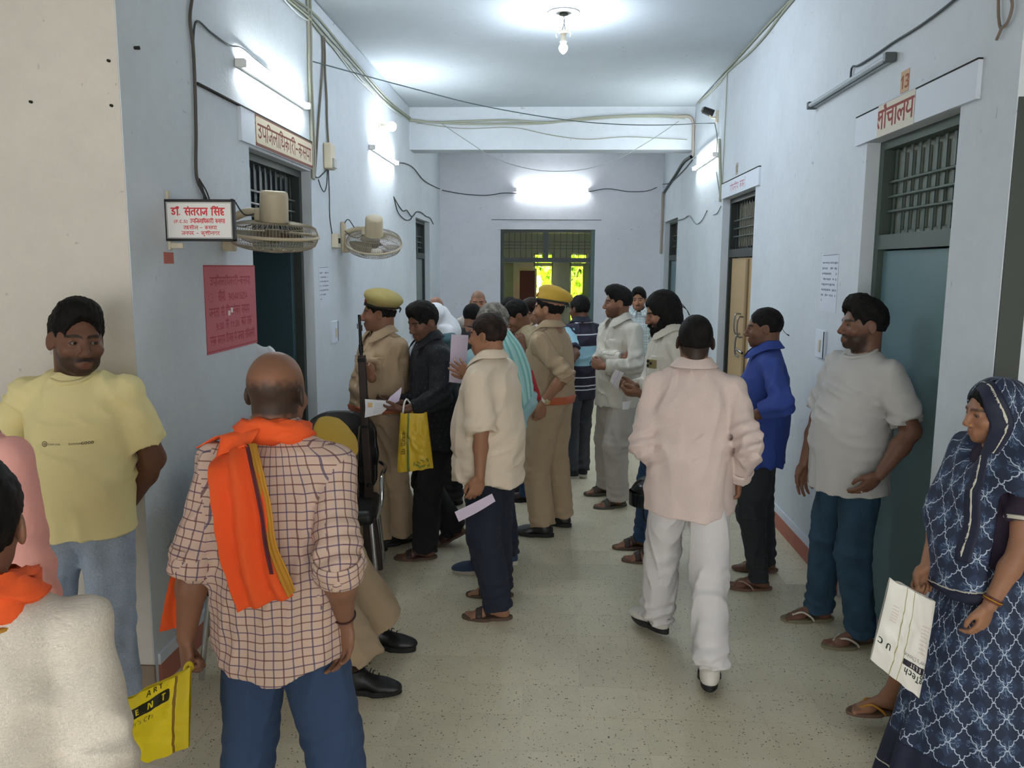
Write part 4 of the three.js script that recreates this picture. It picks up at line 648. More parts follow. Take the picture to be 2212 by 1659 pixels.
{
  const g = group('wall_bulb', tag('small glowing round bulb on a holder beside the far left tube', 'lamp'), [XL, 3.2, -8.2]);
  mesh('holder', joined([cyl(0.02, 0.022, 0.06, 16).rotateZ(Math.PI / 2).translate(0.05, 0.0, 0), tube([[0, -0.02, 0], [0.01, 0.02, 0], [0.04, 0.02, 0]], 0.006, 12)]), mats.ivory, g); mesh('bulb', new THREE.SphereGeometry(0.048, 22, 16).translate(0.125, 0, 0), bulbM, g);
  const l = new THREE.PointLight(0xe8f2ff, 1.6); l.position.set(0.125, 0, 0); l.castShadow = true; g.add(l);
}
// ---------------------------------------------------------------- wall fans (axis down the local y)
function wallFan(label, mount, head, tilt, roll) {
  const g = group('wall_fan', tag(label, 'fan'), mount), M = std(0xb9ac92, 0.5), W = std(0x9a8f7a, 0.5), grimy = std(0x6d6454, 0.6), h = [head[0] - mount[0], head[1] - mount[1], head[2] - mount[2]];
  mesh('mount', joined([rbox(0.03, 0.24, 0.075, 0.008, 0.015, 0, 0), rbox(0.05, 0.07, 0.06, 0.01, 0.035, -0.09, 0)]), M, g);
  mesh('arm', joined([tube([[0.02, 0.03, 0], [h[0] * 0.5, h[1] + 0.02, h[2] * 0.5], [h[0] - 0.07, h[1] + 0.01, h[2]]], 0.021, 16, 12), rbox(0.05, 0.07, 0.05, 0.012, h[0] - 0.075, h[1] + 0.005, h[2])]), M, g);
  const q = new THREE.Group(); q.name = 'head'; q.position.set(...h); q.rotation.set(tilt, 0, roll); g.add(q);
  const lathe = (p, n = 40) => new THREE.LatheGeometry(p.map((a) => new THREE.Vector2(...a)), n);
  mesh('motor_housing', lathe([[0, 0.125], [0.055, 0.125], [0.066, 0.118], [0.071, 0.1], [0.073, -0.03], [0.06, -0.035], [0, -0.035]]), M, q);
  const R = 0.225, ring = new THREE.TorusGeometry(R, 0.0085, 10, 72).rotateX(Math.PI / 2).translate(0, -0.1, 0); mesh('guard_ring', ring, M, q);
  const wires = (top) => { const gs = []; for (let i = 0; i < 84; i++) { const a = i / 84 * Math.PI * 2, c = Math.cos(a), s = Math.sin(a), P = top ? [[0.068, -0.035], [0.15, -0.035], [0.21, -0.055], [R, -0.1]] : [[R, -0.1], [0.21, -0.145], [0.15, -0.17], [0.07, -0.178]]; gs.push(tube(P.map(([r, y]) => [c * r, y, s * r]), 0.0013, 8, 4)); } for (const r of top ? [0.15, 0.2] : [0.12, 0.17, 0.21]) gs.push(new THREE.TorusGeometry(r, 0.0017, 5, 60).rotateX(Math.PI / 2).translate(0, top ? -0.037 - 0.02 * (r > 0.18) : r > 0.2 ? -0.145 : r > 0.15 ? -0.163 : -0.174, 0)); return joined(gs); };
  mesh('rear_guard', wires(true), W, q); mesh('front_guard', wires(false), W, q);
  mesh('badge', lathe([[0, -0.186], [0.06, -0.184], [0.072, -0.177], [0.06, -0.172], [0, -0.172]]), M, q);
  for (let k = 0; k < 3; k++) { const rows = []; for (let i = 0; i <= 8; i++) { const row = [], r = 0.045 + 0.155 * i / 8; for (let j = 0; j <= 6; j++) { const a = k * 2.094 + (j / 6 - 0.5) * (0.75 + 0.5 * Math.sin(i / 8 * 2.6)) + 0.25 * i / 8; row.push([Math.cos(a) * r, -0.105 + 0.045 * (j / 6 - 0.5), Math.sin(a) * r]); } rows.push(row); } mesh('blade', sheet(rows, 0.003), grimy, q); }
  mesh('spinner', lathe([[0, -0.14], [0.03, -0.137], [0.045, -0.12], [0.047, -0.07], [0, -0.07]]), grimy, q);
  mesh('lead', joined([tube([[0.02, 0.1, 0.01], [0.06, 0.14, 0.02], [0.13, 0.06, 0.03], [h[0] - 0.06, h[1] + 0.02, h[2] + 0.02]], 0.004, 24), tube([[0.03, 0.05, 0.02], [0.1, 0.0, 0.05], [h[0] - 0.12, h[1] - 0.05, h[2] + 0.03], [h[0] - 0.05, h[1], h[2]]], 0.0035, 24)]), mats.wire, g);
  return g;
}
wallFan('beige wall fan facing down, nearer one behind the nameplate', [-1.706, 2.044, -4.234], [-1.431, 2.101, -4.22], 0.1, -0.07);
wallFan('beige wall fan facing down, the farther and smaller of the two', [-1.706, 2.078, -6.66], [-1.431, 2.122, -6.62], 0.42, -0.1);
{ const g = group('socket_box', tag('small beige switch socket on the wall beside the farther fan', 'socket'), [-1.706, 2.04, -6.386], Math.PI / 2); mesh('case', rbox(0.1, 0.11, 0.05, 0.008, 0, 0, 0.025), mats.ivory, g); mesh('switch', rbox(0.03, 0.04, 0.012, 0.004, -0.01, 0, 0.054), mats.black, g); }
{ const g = group('fuse_box', tag('tall narrow beige meter box hanging among wires on left wall', 'box'), [-1.706, 2.659, -6.235], Math.PI / 2); mesh('case', rbox(0.13, 0.19, 0.06, 0.012, 0, 0, 0.03), mats.ivory, g); mesh('cover', rbox(0.08, 0.07, 0.02, 0.006, 0.01, -0.05, 0.065), mats.steel, g); }
// ---------------------------------------------------------------- signs and notices
function flat(name, label, cat, w, h, pos, turn, map, more = {}) { return mesh(name, (() => { const g = new THREE.BoxGeometry(w, h, more.thick ?? 0.002); g.rotateZ(more.tilt ?? 0); g.rotateY(turn); g.translate(...pos); return g; })(), std(0xffffff, more.rough ?? 0.85, { map, ...(more.mat ?? {}) }), undefined, tag(label, cat)); }
const RED = '#8d3a2c';
const speckle = (x, w, h, n, c, r) => { x.fillStyle = c; for (let i = 0; i < n; i++) { x.globalAlpha = 0.15 + 0.5 * rnd(); x.beginPath(); x.ellipse(rnd() * w, rnd() * h, r * rnd() + 0.6, r * rnd() * 0.6 + 0.5, rnd() * 3, 0, 7); x.fill(); } x.globalAlpha = 1; };
flat('painted_sign', 'cream signboard with brown lettering painted above the left dark doorway', 'sign', 1.12, 0.175, [XL + 0.0195, 2.611, -5.268], Math.PI / 2, canvasTex(1400, 220, (x, w, h) => {
  x.fillStyle = '#7d5244'; x.fillRect(0, 0, w, h); x.fillStyle = '#d9cdb6'; x.beginPath(); x.roundRect(12, 12, w - 24, h - 34, 24); x.fill(); speckle(x, w, h - 24, 160, '#b89c80', 6);
  brush(x, 'UpijlaiDkarI-ksya', 46, 66, 100, w - 100, '#7a4232', 0.15);
}));
flat('wall_poster', 'square pink notice with red lettering painted on the left wall', 'poster', 0.7, 0.445, [XL + 0.0015, 1.625, -4.31], Math.PI / 2, canvasTex(1100, 700, (x, w, h) => {
  x.fillStyle = '#c06a72'; x.fillRect(0, 0, w, h); speckle(x, w, h, 300, '#cf8088', 10); x.strokeStyle = '#9d3f47'; x.lineWidth = 8; x.beginPath(); for (let i = 0; i <= 60; i++) x.lineTo(i / 60 * w, 8 + 7 * Math.sin(i * 1.7) * rnd()); x.stroke(); x.beginPath(); for (let i = 0; i <= 60; i++) x.lineTo(i / 60 * w, h - 12 - 9 * Math.abs(Math.sin(i * 0.9))); x.stroke(); x.strokeRect(2, 2, w - 4, h);
  const c = '#9c3d45'; brush(x, 'UpijlaiDkarI-ksya', 110, 100, 62, 860, c, 0.17); x.fillStyle = c; for (let i = 0; i < 7; i++) { x.beginPath(); x.arc(110 + 40 * Math.cos(i * 0.9), 255 + 34 * Math.sin(i * 0.9), 6, 0, 7); x.fill(); x.beginPath(); x.arc(1000 + 36 * Math.cos(i * 0.9), 245 + 34 * Math.sin(i * 0.9), 5, 0, 7); x.fill(); }
  brush(x, 'sImo.', 260, 220, 66, 150, c, 0.17); brush(x, '{9454416214}', 470, 214, 74, 450, c, 0.17); brush(x, 'jnta sE imlnEka smy', 70, 345, 66, 860, c, 0.17); brush(x, '{9:30} sE {11:30} bjE tk', 190, 452, 66, 780, c, 0.17); brush(x, 'anEk kary idvs mE jnta sEimlnI', 70, 570, 62, 960, c, 0.17);
  x.fillStyle = '#e9e2dc'; x.beginPath(); x.roundRect(445, 375, 50, 40, 8); x.fill(); x.beginPath(); x.roundRect(505, 352, 48, 44, 8); x.fill();
}));
{
  const p = [-1.554, 2.043, -3.6], g = group('nameplate', tag('white nameplate with red lettering on a bracket beside the near fan', 'nameplate'), p);
  mesh('frame', joined([rbox(0.318, 0.012, 0.024, 0.003, 0, 0.085, 0), rbox(0.318, 0.012, 0.024, 0.003, 0, -0.085, 0), rbox(0.012, 0.182, 0.024, 0.003, -0.153, 0, 0), rbox(0.012, 0.182, 0.024, 0.003, 0.153, 0, 0), rbox(0.3, 0.165, 0.01, 0.002, 0, 0, -0.006)]), mats.black, g);
  mesh('panel', rbox(0.296, 0.16, 0.006, 0.001, 0, 0, 0.004), std(0xdcdad6, 0.5), g);
  const face = new THREE.PlaneGeometry(0.294, 0.158); face.translate(0, 0, 0.0078);
  mesh('lettering', face, std(0xffffff, 0.5, { map: canvasTex(1180, 640, (x, w, h) => { x.fillStyle = '#e4e2de'; x.fillRect(0, 0, w, h); x.strokeStyle = '#333'; x.lineWidth = 7; x.strokeRect(14, 14, w - 28, h - 28); const c = '#c8272c'; brush(x, 'dO. sNtraj isNh', 90, 110, 120, 960, c, 0.2); brush(x, '{(P.C.S)} UpijlaiDkarI ksya', 130, 300, 66, 920, c, 0.18); brush(x, 'thsIl - ksya', 300, 420, 58, 600, c, 0.18); brush(x, 'jnpq - kuSIngr', 260, 520, 58, 690, c, 0.18); }) }), g);
  mesh('bracket', joined([rbox(0.055, 0.26, 0.03, 0.004, -0.17, 0, -0.02), rbox(0.1, 0.025, 0.02, 0.004, -0.14, -0.11, -0.02)]), mats.ivory, g); mesh('stain', new THREE.BoxGeometry(0.004, 0.05, 0.09).translate(XL - p[0] + 0.002, -0.165, 0), std(0xb4685c, 0.9), g);
}
const notice = (n, s) => canvasTex(240, 320, (x, w, h) => { x.fillStyle = '#d5dbe6'; x.fillRect(0, 0, w, h); x.strokeStyle = '#77808c'; x.lineWidth = 4; x.beginPath(); x.moveTo(20, 8); x.lineTo(w - 10, 4); x.stroke(); x.fillStyle = '#6d7684'; for (let r = 0; r < n; r++) for (let c = 0; c < (r === n - 1 ? 2 : 11 - (r > 4 ? s * (r - 3) : 0)); c++) { if (rnd() < 0.12) continue; x.fillRect(22 + c * 19, 44 + r * (240 / n), 9 + 8 * rnd(), 13 * (0.6 + 0.4 * rnd())); } });
flat('paper_notice', 'sheet of printed text stuck on the left wall below the farther fan', 'notice', 0.27, 0.3, [XL + 0.0015, 1.69, -6.1], Math.PI / 2, notice(7, 2));
flat('paper_notice', 'sheet of printed text on the right wall above the painted switchboard', 'notice', 0.3, 0.34, [XR - 0.0015, 1.765, -4.975], -Math.PI / 2, notice(8, 0));
const washroom = canvasTex(560, 280, (x, w, h) => { x.fillStyle = '#d8d2c4'; x.fillRect(0, 0, w, h); speckle(x, w, h, 90, '#c4b8a4', 7); brush(x, 'SAcaly', -36, 60, 150, 580, '#8e4640', 0.16); });
flat('painted_sign', 'cream patch with red lettering above the grey-green door', 'sign', 0.42, 0.155, [XR - 0.0195, 2.58, -4.125], -Math.PI / 2, washroom);
flat('room_number', 'small brown number thirteen painted high on the right wall', 'number', 0.09, 0.1, [XR - 0.0015, 2.725, -4.085], -Math.PI / 2, canvasTex(128, 150, (x, w, h) => { x.fillStyle = '#c6a68a'; x.fillRect(0, 0, w, h); x.fillStyle = '#8e5138'; x.font = 'bold 130px sans-serif'; x.fillText('13', -6, 124); }));
flat('painted_sign', 'faint red lettering above the tan wooden door', 'sign', 0.62, 0.105, [XR - 0.0195, 2.575, -7.49], -Math.PI / 2, canvasTex(640, 110, (x, w, h) => { x.fillStyle = '#dadfe8'; x.fillRect(0, 0, w, h); brush(x, 'gopnIy kw', 30, 34, 60, 580, '#b5616e', 0.12); }));
flat('room_number', 'tiny faded brown number patch over the tan wooden door', 'number', 0.08, 0.1, [XR - 0.0015, 2.73, -7.6], -Math.PI / 2, canvasTex(100, 120, (x, w, h) => { x.fillStyle = '#a9a091'; x.fillRect(0, 0, w, h); x.fillStyle = '#7b6a58'; x.font = 'bold 96px sans-serif'; x.fillText('12', -4, 96); }));
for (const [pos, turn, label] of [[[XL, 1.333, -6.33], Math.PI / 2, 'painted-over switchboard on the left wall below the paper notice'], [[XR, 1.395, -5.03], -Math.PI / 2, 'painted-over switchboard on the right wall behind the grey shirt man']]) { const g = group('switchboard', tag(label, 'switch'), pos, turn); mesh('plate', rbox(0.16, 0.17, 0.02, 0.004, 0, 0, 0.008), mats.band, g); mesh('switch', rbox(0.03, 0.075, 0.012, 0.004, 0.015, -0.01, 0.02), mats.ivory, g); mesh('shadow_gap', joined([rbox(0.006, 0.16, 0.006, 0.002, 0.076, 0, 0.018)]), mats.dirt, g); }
{ const rows = []; for (let i = 0; i <= 20; i++) { const row = []; for (let j = 0; j <= 10; j++) row.push([XR + 0.125 + 0.09 * j, 2.2 - 1.05 * i / 20, -3.118 + 0.012 * fnoise(j * 0.9, i * 0.5, 3) + 0.006 * fnoise(j * 2.1, i * 1.3, 8)]); rows.push(row); } mesh('banner', sheet(rows, 0.002), std(0xd9dde0, 0.35, { map: canvasTex(512, 600, (x, w, h) => { x.fillStyle = '#e3e6e6'; x.fillRect(0, 0, w, h); x.fillStyle = '#5f86c4'; x.fillRect(70, 0, 10, h); x.fillStyle = '#d9b23c'; x.fillRect(60, 380, 200, 26); x.fillStyle = '#3a7fb0'; x.fillRect(60, 300, 240, 60); }) }), undefined, tag('white plastic banner fixed on the blue door at the right edge', 'banner')); }
{ const g = group('security_camera', tag('small dark camera on a bracket high on the right wall', 'camera'), [XR, 3.37, -8.62], -Math.PI / 2); mesh('bracket', joined([rbox(0.06, 0.12, 0.02, 0.006, 0.05, -0.02, 0.01), tube([[0.05, -0.03, 0.02], [0.02, -0.02, 0.06], [0, 0.02, 0.08]], 0.01, 10)]), mats.ivory, g); mesh('case', cyl(0.035, 0.04, 0.11, 18).rotateX(1.2).translate(-0.01, 0.04, 0.09), mats.black, g); mesh('lens', cyl(0.024, 0.024, 0.02, 16).rotateX(1.2).translate(-0.01, 0.062, 0.146), mats.steel, g); }
// ---------------------------------------------------------------- wires and conduits
function cable(label, name, runs, r, m, off = [0, 0, 0], cat = 'wire', grp) { const gs = runs.map((p) => tube(p.map((q) => [q[0] + off[0], q[1] + off[1], q[2] + off[2]]), r, p.length * 8, 6)); return mesh(name, joined(gs), m, undefined, tag(label, cat, grp)); }
const OL = [0.012, 0, 0], OR = [-0.012, 0, 0], OB = [0, 0, 0.015];
cable('thick dark cable running down the left wall to the nameplate', 'cable', [[[-1.706, 3.121, -3.972], [-1.706, 2.983, -3.921], [-1.706, 2.874, -3.939], [-1.706, 2.718, -3.941], [-1.706, 2.484, -3.929], [-1.706, 2.257, -3.913], [-1.706, 2.204, -3.969], [-1.706, 2.168, -4.008]]], 0.0085, std(0x4a4741, 0.6), OL);
cable('thin wire looping from the dark cable to the near left tube lamp', 'wire', [[[-1.706, 2.863, -3.937], [-1.706, 2.987, -3.986], [-1.706, 2.984, -4.155], [-1.706, 2.983, -4.387], [-1.706, 3.012, -4.549], [-1.706, 3.002, -4.755], [-1.706, 2.995, -5.022]]], 0.0055, mats.wire, OL);
cable('pair of thin wires drooping behind the nameplate', 'wire', [[[-1.706, 2.247, -3.917], [-1.706, 2.207, -3.959], [-1.706, 2.16, -3.964]], [[-1.706, 2.256, -3.918], [-1.706, 2.2, -4.001], [-1.706, 2.165, -4.029]]], 0.004, mats.wire, [0.02, 0, 0]);
cable('pale conduit dropping from the ceiling beside the left signboard', 'conduit', [[[-1.706, 3.68, -5.835], [-1.706, 3.441, -5.843], [-1.706, 3.161, -5.826], [-1.706, 2.854, -5.839], [-1.706, 2.603, -5.847], [-1.706, 2.459, -5.844]], [[-1.706, 3.7, -5.902], [-1.706, 3.424, -5.896], [-1.706, 3.158, -5.88], [-1.706, 2.857, -5.895], [-1.706, 2.604, -5.904], [-1.706, 2.452, -5.866]]], 0.0105, mats.wirePale, OL);
cable('dark tape-wrapped cables dropping to the fuse box', 'cable', [[[-1.706, 3.526, -6.231], [-1.706, 3.419, -6.245], [-1.706, 3.254, -6.242], [-1.706, 3.093, -6.264], [-1.706, 2.919, -6.26], [-1.706, 2.761, -6.283]], [[-1.706, 3.516, -6.194], [-1.706, 3.373, -6.192], [-1.706, 3.13, -6.12], [-1.706, 2.869, -6.023], [-1.706, 2.649, -5.954], [-1.706, 2.474, -5.891]]], 0.0085, std(0x6f6a5e, 0.7), OL);
cable('thin wires tangled under the fuse box', 'wire', [[[-1.706, 2.563, -6.225], [-1.706, 2.52, -6.109], [-1.706, 2.476, -5.972], [-1.706, 2.48, -5.892]], [[-1.706, 2.568, -6.264], [-1.706, 2.384, -6.272], [-1.706, 2.211, -6.269], [-1.706, 2.091, -6.323]], [[-1.706, 2.464, -5.983], [-1.706, 2.414, -6.05], [-1.706, 2.392, -6.133], [-1.706, 2.446, -6.201], [-1.706, 2.558, -6.237]]], 0.0045, mats.wire, OL);
cable('bundle of pale and dark cables under the left edge of ceiling', 'cable', [[[-1.706, 3.512, -5.313], [-1.706, 3.537, -5.864], [-1.706, 3.519, -6.158], [-1.706, 3.49, -7.13], [-1.706, 3.478, -8.481], [-1.706, 3.547, -9.888]], [[-1.706, 3.535, -5.387], [-1.706, 3.563, -5.91], [-1.706, 3.553, -6.283], [-1.706, 3.537, -7.266], [-1.706, 3.514, -8.625], [-1.706, 3.574, -9.953]], [[-1.706, 3.553, -5.444], [-1.706, 3.605, -5.992], [-1.706, 3.582, -6.756], [-1.706, 3.552, -7.848], [-1.706, 3.544, -8.975], [-1.706, 3.59, -9.954]]], 0.009, mats.wirePale, OL);
cable('sagging white cables below the left ceiling cable bundle', 'cable', [[[-1.706, 3.501, -5.277], [-1.706, 3.494, -5.611], [-1.706, 3.519, -5.862]], [[-1.706, 3.519, -6.28], [-1.706, 3.491, -6.971], [-1.706, 3.463, -7.841], [-1.706, 3.481, -8.843], [-1.706, 3.536, -9.763]], [[-1.706, 3.519, -6.33], [-1.706, 3.46, -7.127], [-1.706, 3.461, -8.255], [-1.706, 3.505, -9.406]]], 0.0055, std(0xc4c9c6, 0.5), OL);
cable('slack bundle of cables across the front of the beam', 'cable', [[[-1.704, 3.567, -9.94], [-1.45, 3.534, -9.94], [-1.065, 3.513, -9.94], [-0.572, 3.512, -9.94], [-0.081, 3.521, -9.94], [0.353, 3.573, -9.94], [0.892, 3.603, -9.94], [1.376, 3.602, -9.94], [1.612, 3.581, -9.94]], [[-1.704, 3.551, -9.94], [-1.395, 3.534, -9.94], [-1.01, 3.544, -9.94], [-0.572, 3.554, -9.94], [-0.135, 3.532, -9.94], [0.299, 3.552, -9.94], [0.785, 3.588, -9.94], [1.215, 3.592, -9.94], [1.537, 3.576, -9.94]]], 0.013, mats.wirePale, OB);
cable('thin white wire drooping in front of the beam', 'wire', [[[-1.31, 3.51, -9.92], [-1.001, 3.303, -9.85], [-0.67, 3.101, -9.8], [-0.289, 2.983, -9.78], [0.035, 2.952, -9.78], [0.412, 2.986, -9.8], [0.788, 3.117, -9.84], [1.162, 3.332, -9.88], [1.461, 3.536, -9.92]]], 0.0045, std(0x8d9494, 0.6));
cable('thin wavy wire stapled low on the beam', 'wire', [[[-1.616, 3.524, -9.94], [-1.065, 3.46, -9.94], [-0.462, 3.469, -9.94], [-0.025, 3.384, -9.94], [0.384, 3.336, -9.94], [0.845, 3.362, -9.94], [1.331, 3.341, -9.94], [1.568, 3.33, -9.94]]], 0.005, mats.wirePale, OB);
cable('long thin wire strung across the corridor below the ceiling', 'wire', [[[-1.706, 3.268, -5.903], [-1.143, 3.235, -6.6], [-0.589, 3.236, -7.4], [0.244, 3.228, -8.1], [0.95, 3.259, -8.5], [1.653, 3.307, -8.682]]], 0.0045, std(0x4d5b5e, 0.6));
cable('dark wavy wire from the far left tube to the end lamp', 'wire', [[[-1.706, 2.948, -8.982], [-1.706, 3.015, -9.575], [-1.706, 3.032, -10.112], [-1.706, 2.97, -10.899], [-1.706, 2.98, -11.872], [-1.706, 3.002, -12.607]].map((p) => [p[0] + 0.012, p[1], Math.max(p[2], ZB + 0.02)]), [[-1.663, 2.983, -12.55], [-1.347, 2.929, -12.55], [-0.997, 2.909, -12.55], [-0.717, 2.944, -12.55], [-0.535, 2.938, -12.55]].map((p) => [p[0], p[1], p[2] + 0.014])], 0.007, mats.wire);
cable('dark wire from the end lamp to the right wall', 'wire', [[[0.548, 2.967, -12.55], [0.824, 3.008, -12.55], [1.156, 2.968, -12.55], [1.43, 2.982, -12.55], [1.559, 3.03, -12.55]].map((p) => [p[0], p[1], p[2] + 0.014]), [[1.653, 3.074, -12.803], [1.653, 3.027, -11.906], [1.653, 3.048, -10.721], [1.653, 3.105, -9.95]].map((p) => [p[0] - 0.012, p[1], Math.max(p[2], ZB + 0.03)])], 0.006, mats.wire);
cable('drooping wires over the far left door', 'wire', [[[-1.706, 2.58, -8.85], [-1.706, 2.501, -9.164], [-1.706, 2.467, -9.417], [-1.706, 2.492, -9.628], [-1.706, 2.44, -10.006], [-1.706, 2.515, -10.317], [-1.706, 2.536, -10.719], [-1.706, 2.512, -11.11], [-1.706, 2.506, -11.531], [-1.706, 2.443, -11.797]], [[-1.706, 2.568, -8.875], [-1.706, 2.448, -9.051], [-1.706, 2.379, -9.5], [-1.706, 2.399, -9.873], [-1.706, 2.455, -10.073]]], 0.0065, mats.wire, OL);
cable('bent pipe at the right end of the beam', 'pipe', [[[1.401, 3.59, -9.93], [1.589, 3.589, -9.93], [1.633, 3.537, -9.93], [1.646, 3.339, -9.93], [1.654, 3.139, -9.93]]], 0.018, mats.pipe, [-0.01, 0, 0.02], 'pipe');
cable('black flexible pipe sloping down the far right wall', 'pipe', [[[1.653, 3.147, -9.991], [1.653, 3.154, -10.564], [1.653, 3.068, -11.228], [1.653, 2.988, -11.897], [1.653, 2.935, -12.31]].map((p) => [p[0] - 0.02, p[1], Math.max(p[2], ZB + 0.06)])], 0.019, mats.wire, [0, 0, 0], 'pipe');
cable('brown vertical pipe down the far right corner', 'pipe', [[[XR - 0.03, 2.94, -12.3], [XR - 0.03, 2.5, -12.32], [XR - 0.03, 2.05, -12.34]]], 0.02, mats.pipe, [0, 0, 0], 'pipe');
cable('cable along the right edge of the ceiling', 'cable', [[[1.653, 3.681, -5.971], [1.653, 3.671, -6.33], [1.653, 3.645, -6.708], [1.653, 3.64, -7.237], [1.653, 3.682, -8.146], [1.653, 3.664, -8.617], [1.653, 3.683, -9.158], [1.653, 3.718, -9.898]], [[1.653, 3.695, -6.017], [1.653, 3.706, -6.859], [1.653, 3.705, -7.654], [1.653, 3.712, -8.319], [1.653, 3.723, -9.167], [1.653, 3.735, -9.932]]], 0.009, mats.wirePale, OR);
cable('thin vertical wire from the right ceiling cable to the tan door', 'wire', [[[1.653, 3.673, -8.144], [1.653, 3.369, -8.143], [1.653, 2.944, -8.16], [1.653, 2.508, -8.155]]], 0.005, mats.wirePale, OR);
cable('pale vertical conduit beside the far right tube lamp', 'conduit', [[[1.653, 3.107, -8.389], [1.653, 2.877, -8.319], [1.653, 2.646, -8.227], [1.653, 2.488, -8.238]]], 0.014, mats.wirePale, OR, 'conduit');
cable('thin wires around the far right tube lamp', 'wire', [[[1.653, 3.293, -8.656], [1.653, 3.125, -8.505], [1.653, 2.946, -8.513]], [[1.653, 2.798, -8.482], [1.653, 2.61, -8.307], [1.653, 2.506, -8.242]], [[1.653, 3.105, -9.825], [1.653, 3.119, -9.038], [1.653, 3.116, -8.503]], [[1.653, 2.44, -8.184], [1.653, 2.389, -8.351], [1.653, 2.382, -8.536]]], 0.0055, std(0x77807c, 0.6), OR);
cable('wavy wire stapled on the far right wall above the corner door', 'wire', [[[1.653, 2.5, -12.158], [1.653, 2.47, -11.596], [1.653, 2.459, -10.929], [1.653, 2.453, -10.406], [1.653, 2.464, -10.033], [1.653, 2.382, -9.728], [1.653, 2.338, -9.477], [1.653, 2.37, -9.144], [1.653, 2.448, -8.895]].map((p) => [p[0] - 0.012, p[1], Math.max(p[2], ZB + 0.03)])], 0.006, std(0x6c7474, 0.6));
cable('dark wire sweeping up the right wall from the unlit lamp', 'wire', [[[1.653, 2.885, -4.79], [1.653, 2.946, -4.781], [1.653, 2.935, -4.69], [1.653, 2.932, -4.425], [1.653, 2.935, -4.229], [1.653, 2.931, -3.953], [1.653, 2.938, -3.735], [1.653, 2.948, -3.599]]], 0.006, mats.wire, OR);
cable('loop of brown wire near the top right corner', 'wire', [[[1.653, 2.848, -3.274], [1.653, 2.768, -3.258], [1.653, 2.73, -3.236], [1.653, 2.741, -3.192], [1.653, 2.783, -3.172], [1.653, 2.82, -3.184]], [[1.653, 2.731, -3.23], [1.653, 2.713, -3.245], [1.653, 2.694, -3.261]]], 0.006, std(0x7c6d60, 0.7), OR);
[[66, 220], [240, 228], [234, 131]].forEach(([u, v], i) => { const p = [[-2.069, 2.484, -3.262], [-1.743, 2.469, -3.262], [-1.743, 2.638, -3.262]][i]; mesh('nail', joined([cyl(0.0055, 0.006, 0.01, 10).rotateX(Math.PI / 2).translate(p[0], p[1], p[2] + 0.0)]), mats.dirt, undefined, tag(['rusty nail head on the cream pier, leftmost of three', 'rusty nail head low beside the edge of the cream pier', 'rusty nail head high beside the edge of the cream pier'][i], 'nail')); });
mesh('nail', joined([cyl(0.007, 0.008, 0.022, 8).rotateZ(Math.PI / 2).translate(XL + 0.01, [-1.706, 2.721, -3.401][1], [-1.706, 2.721, -3.401][2])]), mats.dirt, undefined, tag('dark nail stub on the bluish left wall near the pier', 'nail'));
// ---------------------------------------------------------------- cloth
const checkT = canvasTex(416, 416, (x, w) => { x.fillStyle = '#d3b8a6'; x.fillRect(0, 0, w, w); for (let i = 0; i < 4; i++) for (const [v, c] of [[0, i % 2 ? '#4c3a58' : '#5d3538'], [1, i % 2 ? '#573a3c' : '#46405f']]) { x.fillStyle = c; x.globalAlpha = 0.66; if (v) x.fillRect(i * 104 + 44, 0, 15, w); else x.fillRect(0, i * 104 + 44, w, 15); } x.globalAlpha = 0.1; x.fillStyle = '#6b4b40'; for (let i = 0; i < w; i += 6) { x.fillRect(i, 0, 2, w); x.fillRect(0, i, w, 2); } }, [0.1, 0.1]);
const plaidT = canvasTex(256, 256, (x, w) => { x.fillStyle = '#d5dcdc'; x.fillRect(0, 0, w, w); x.globalAlpha = 0.6; for (const [a, b, c] of [[20, 26, '#8fb0b4'], [70, 8, '#4d6f78'], [140, 30, '#a6bcc0'], [200, 8, '#55666e']]) { x.fillStyle = c; x.fillRect(a, 0, b, w); x.fillRect(0, a, w, b); } }, [0.12, 0.12]);
const dotT = canvasTex(256, 256, (x, w) => { x.fillStyle = '#15171c'; x.fillRect(0, 0, w, w); for (let i = 0; i < 4; i++) for (let j = 0; j < 4; j++) { x.fillStyle = (i + j) % 3 ? '#4a4f5a' : '#54384c'; x.fillRect(20 + i * 64 + (j % 2) * 32, 26 + j * 64, 8, 10); } }, [0.14, 0.14]);
const poloT = canvasTex(64, 512, (x, w, h) => { x.fillStyle = '#2e2c3c'; x.fillRect(0, 0, w, h); x.fillStyle = '#9cc7d6'; x.fillRect(0, 0, w, 150); x.fillStyle = '#d9dcdf'; for (const y of [235, 300, 330, 420]) x.fillRect(0, y, w, 9); }, [0.3, 0.62]);
const stripeT = canvasTex(128, 64, (x, w, h) => { x.fillStyle = '#d8d4d4'; x.fillRect(0, 0, w, h); x.fillStyle = '#a89aa4'; for (let i = 0; i < 4; i++) x.fillRect(i * 32, 0, 9, h); }, [0.06, 0.1]);
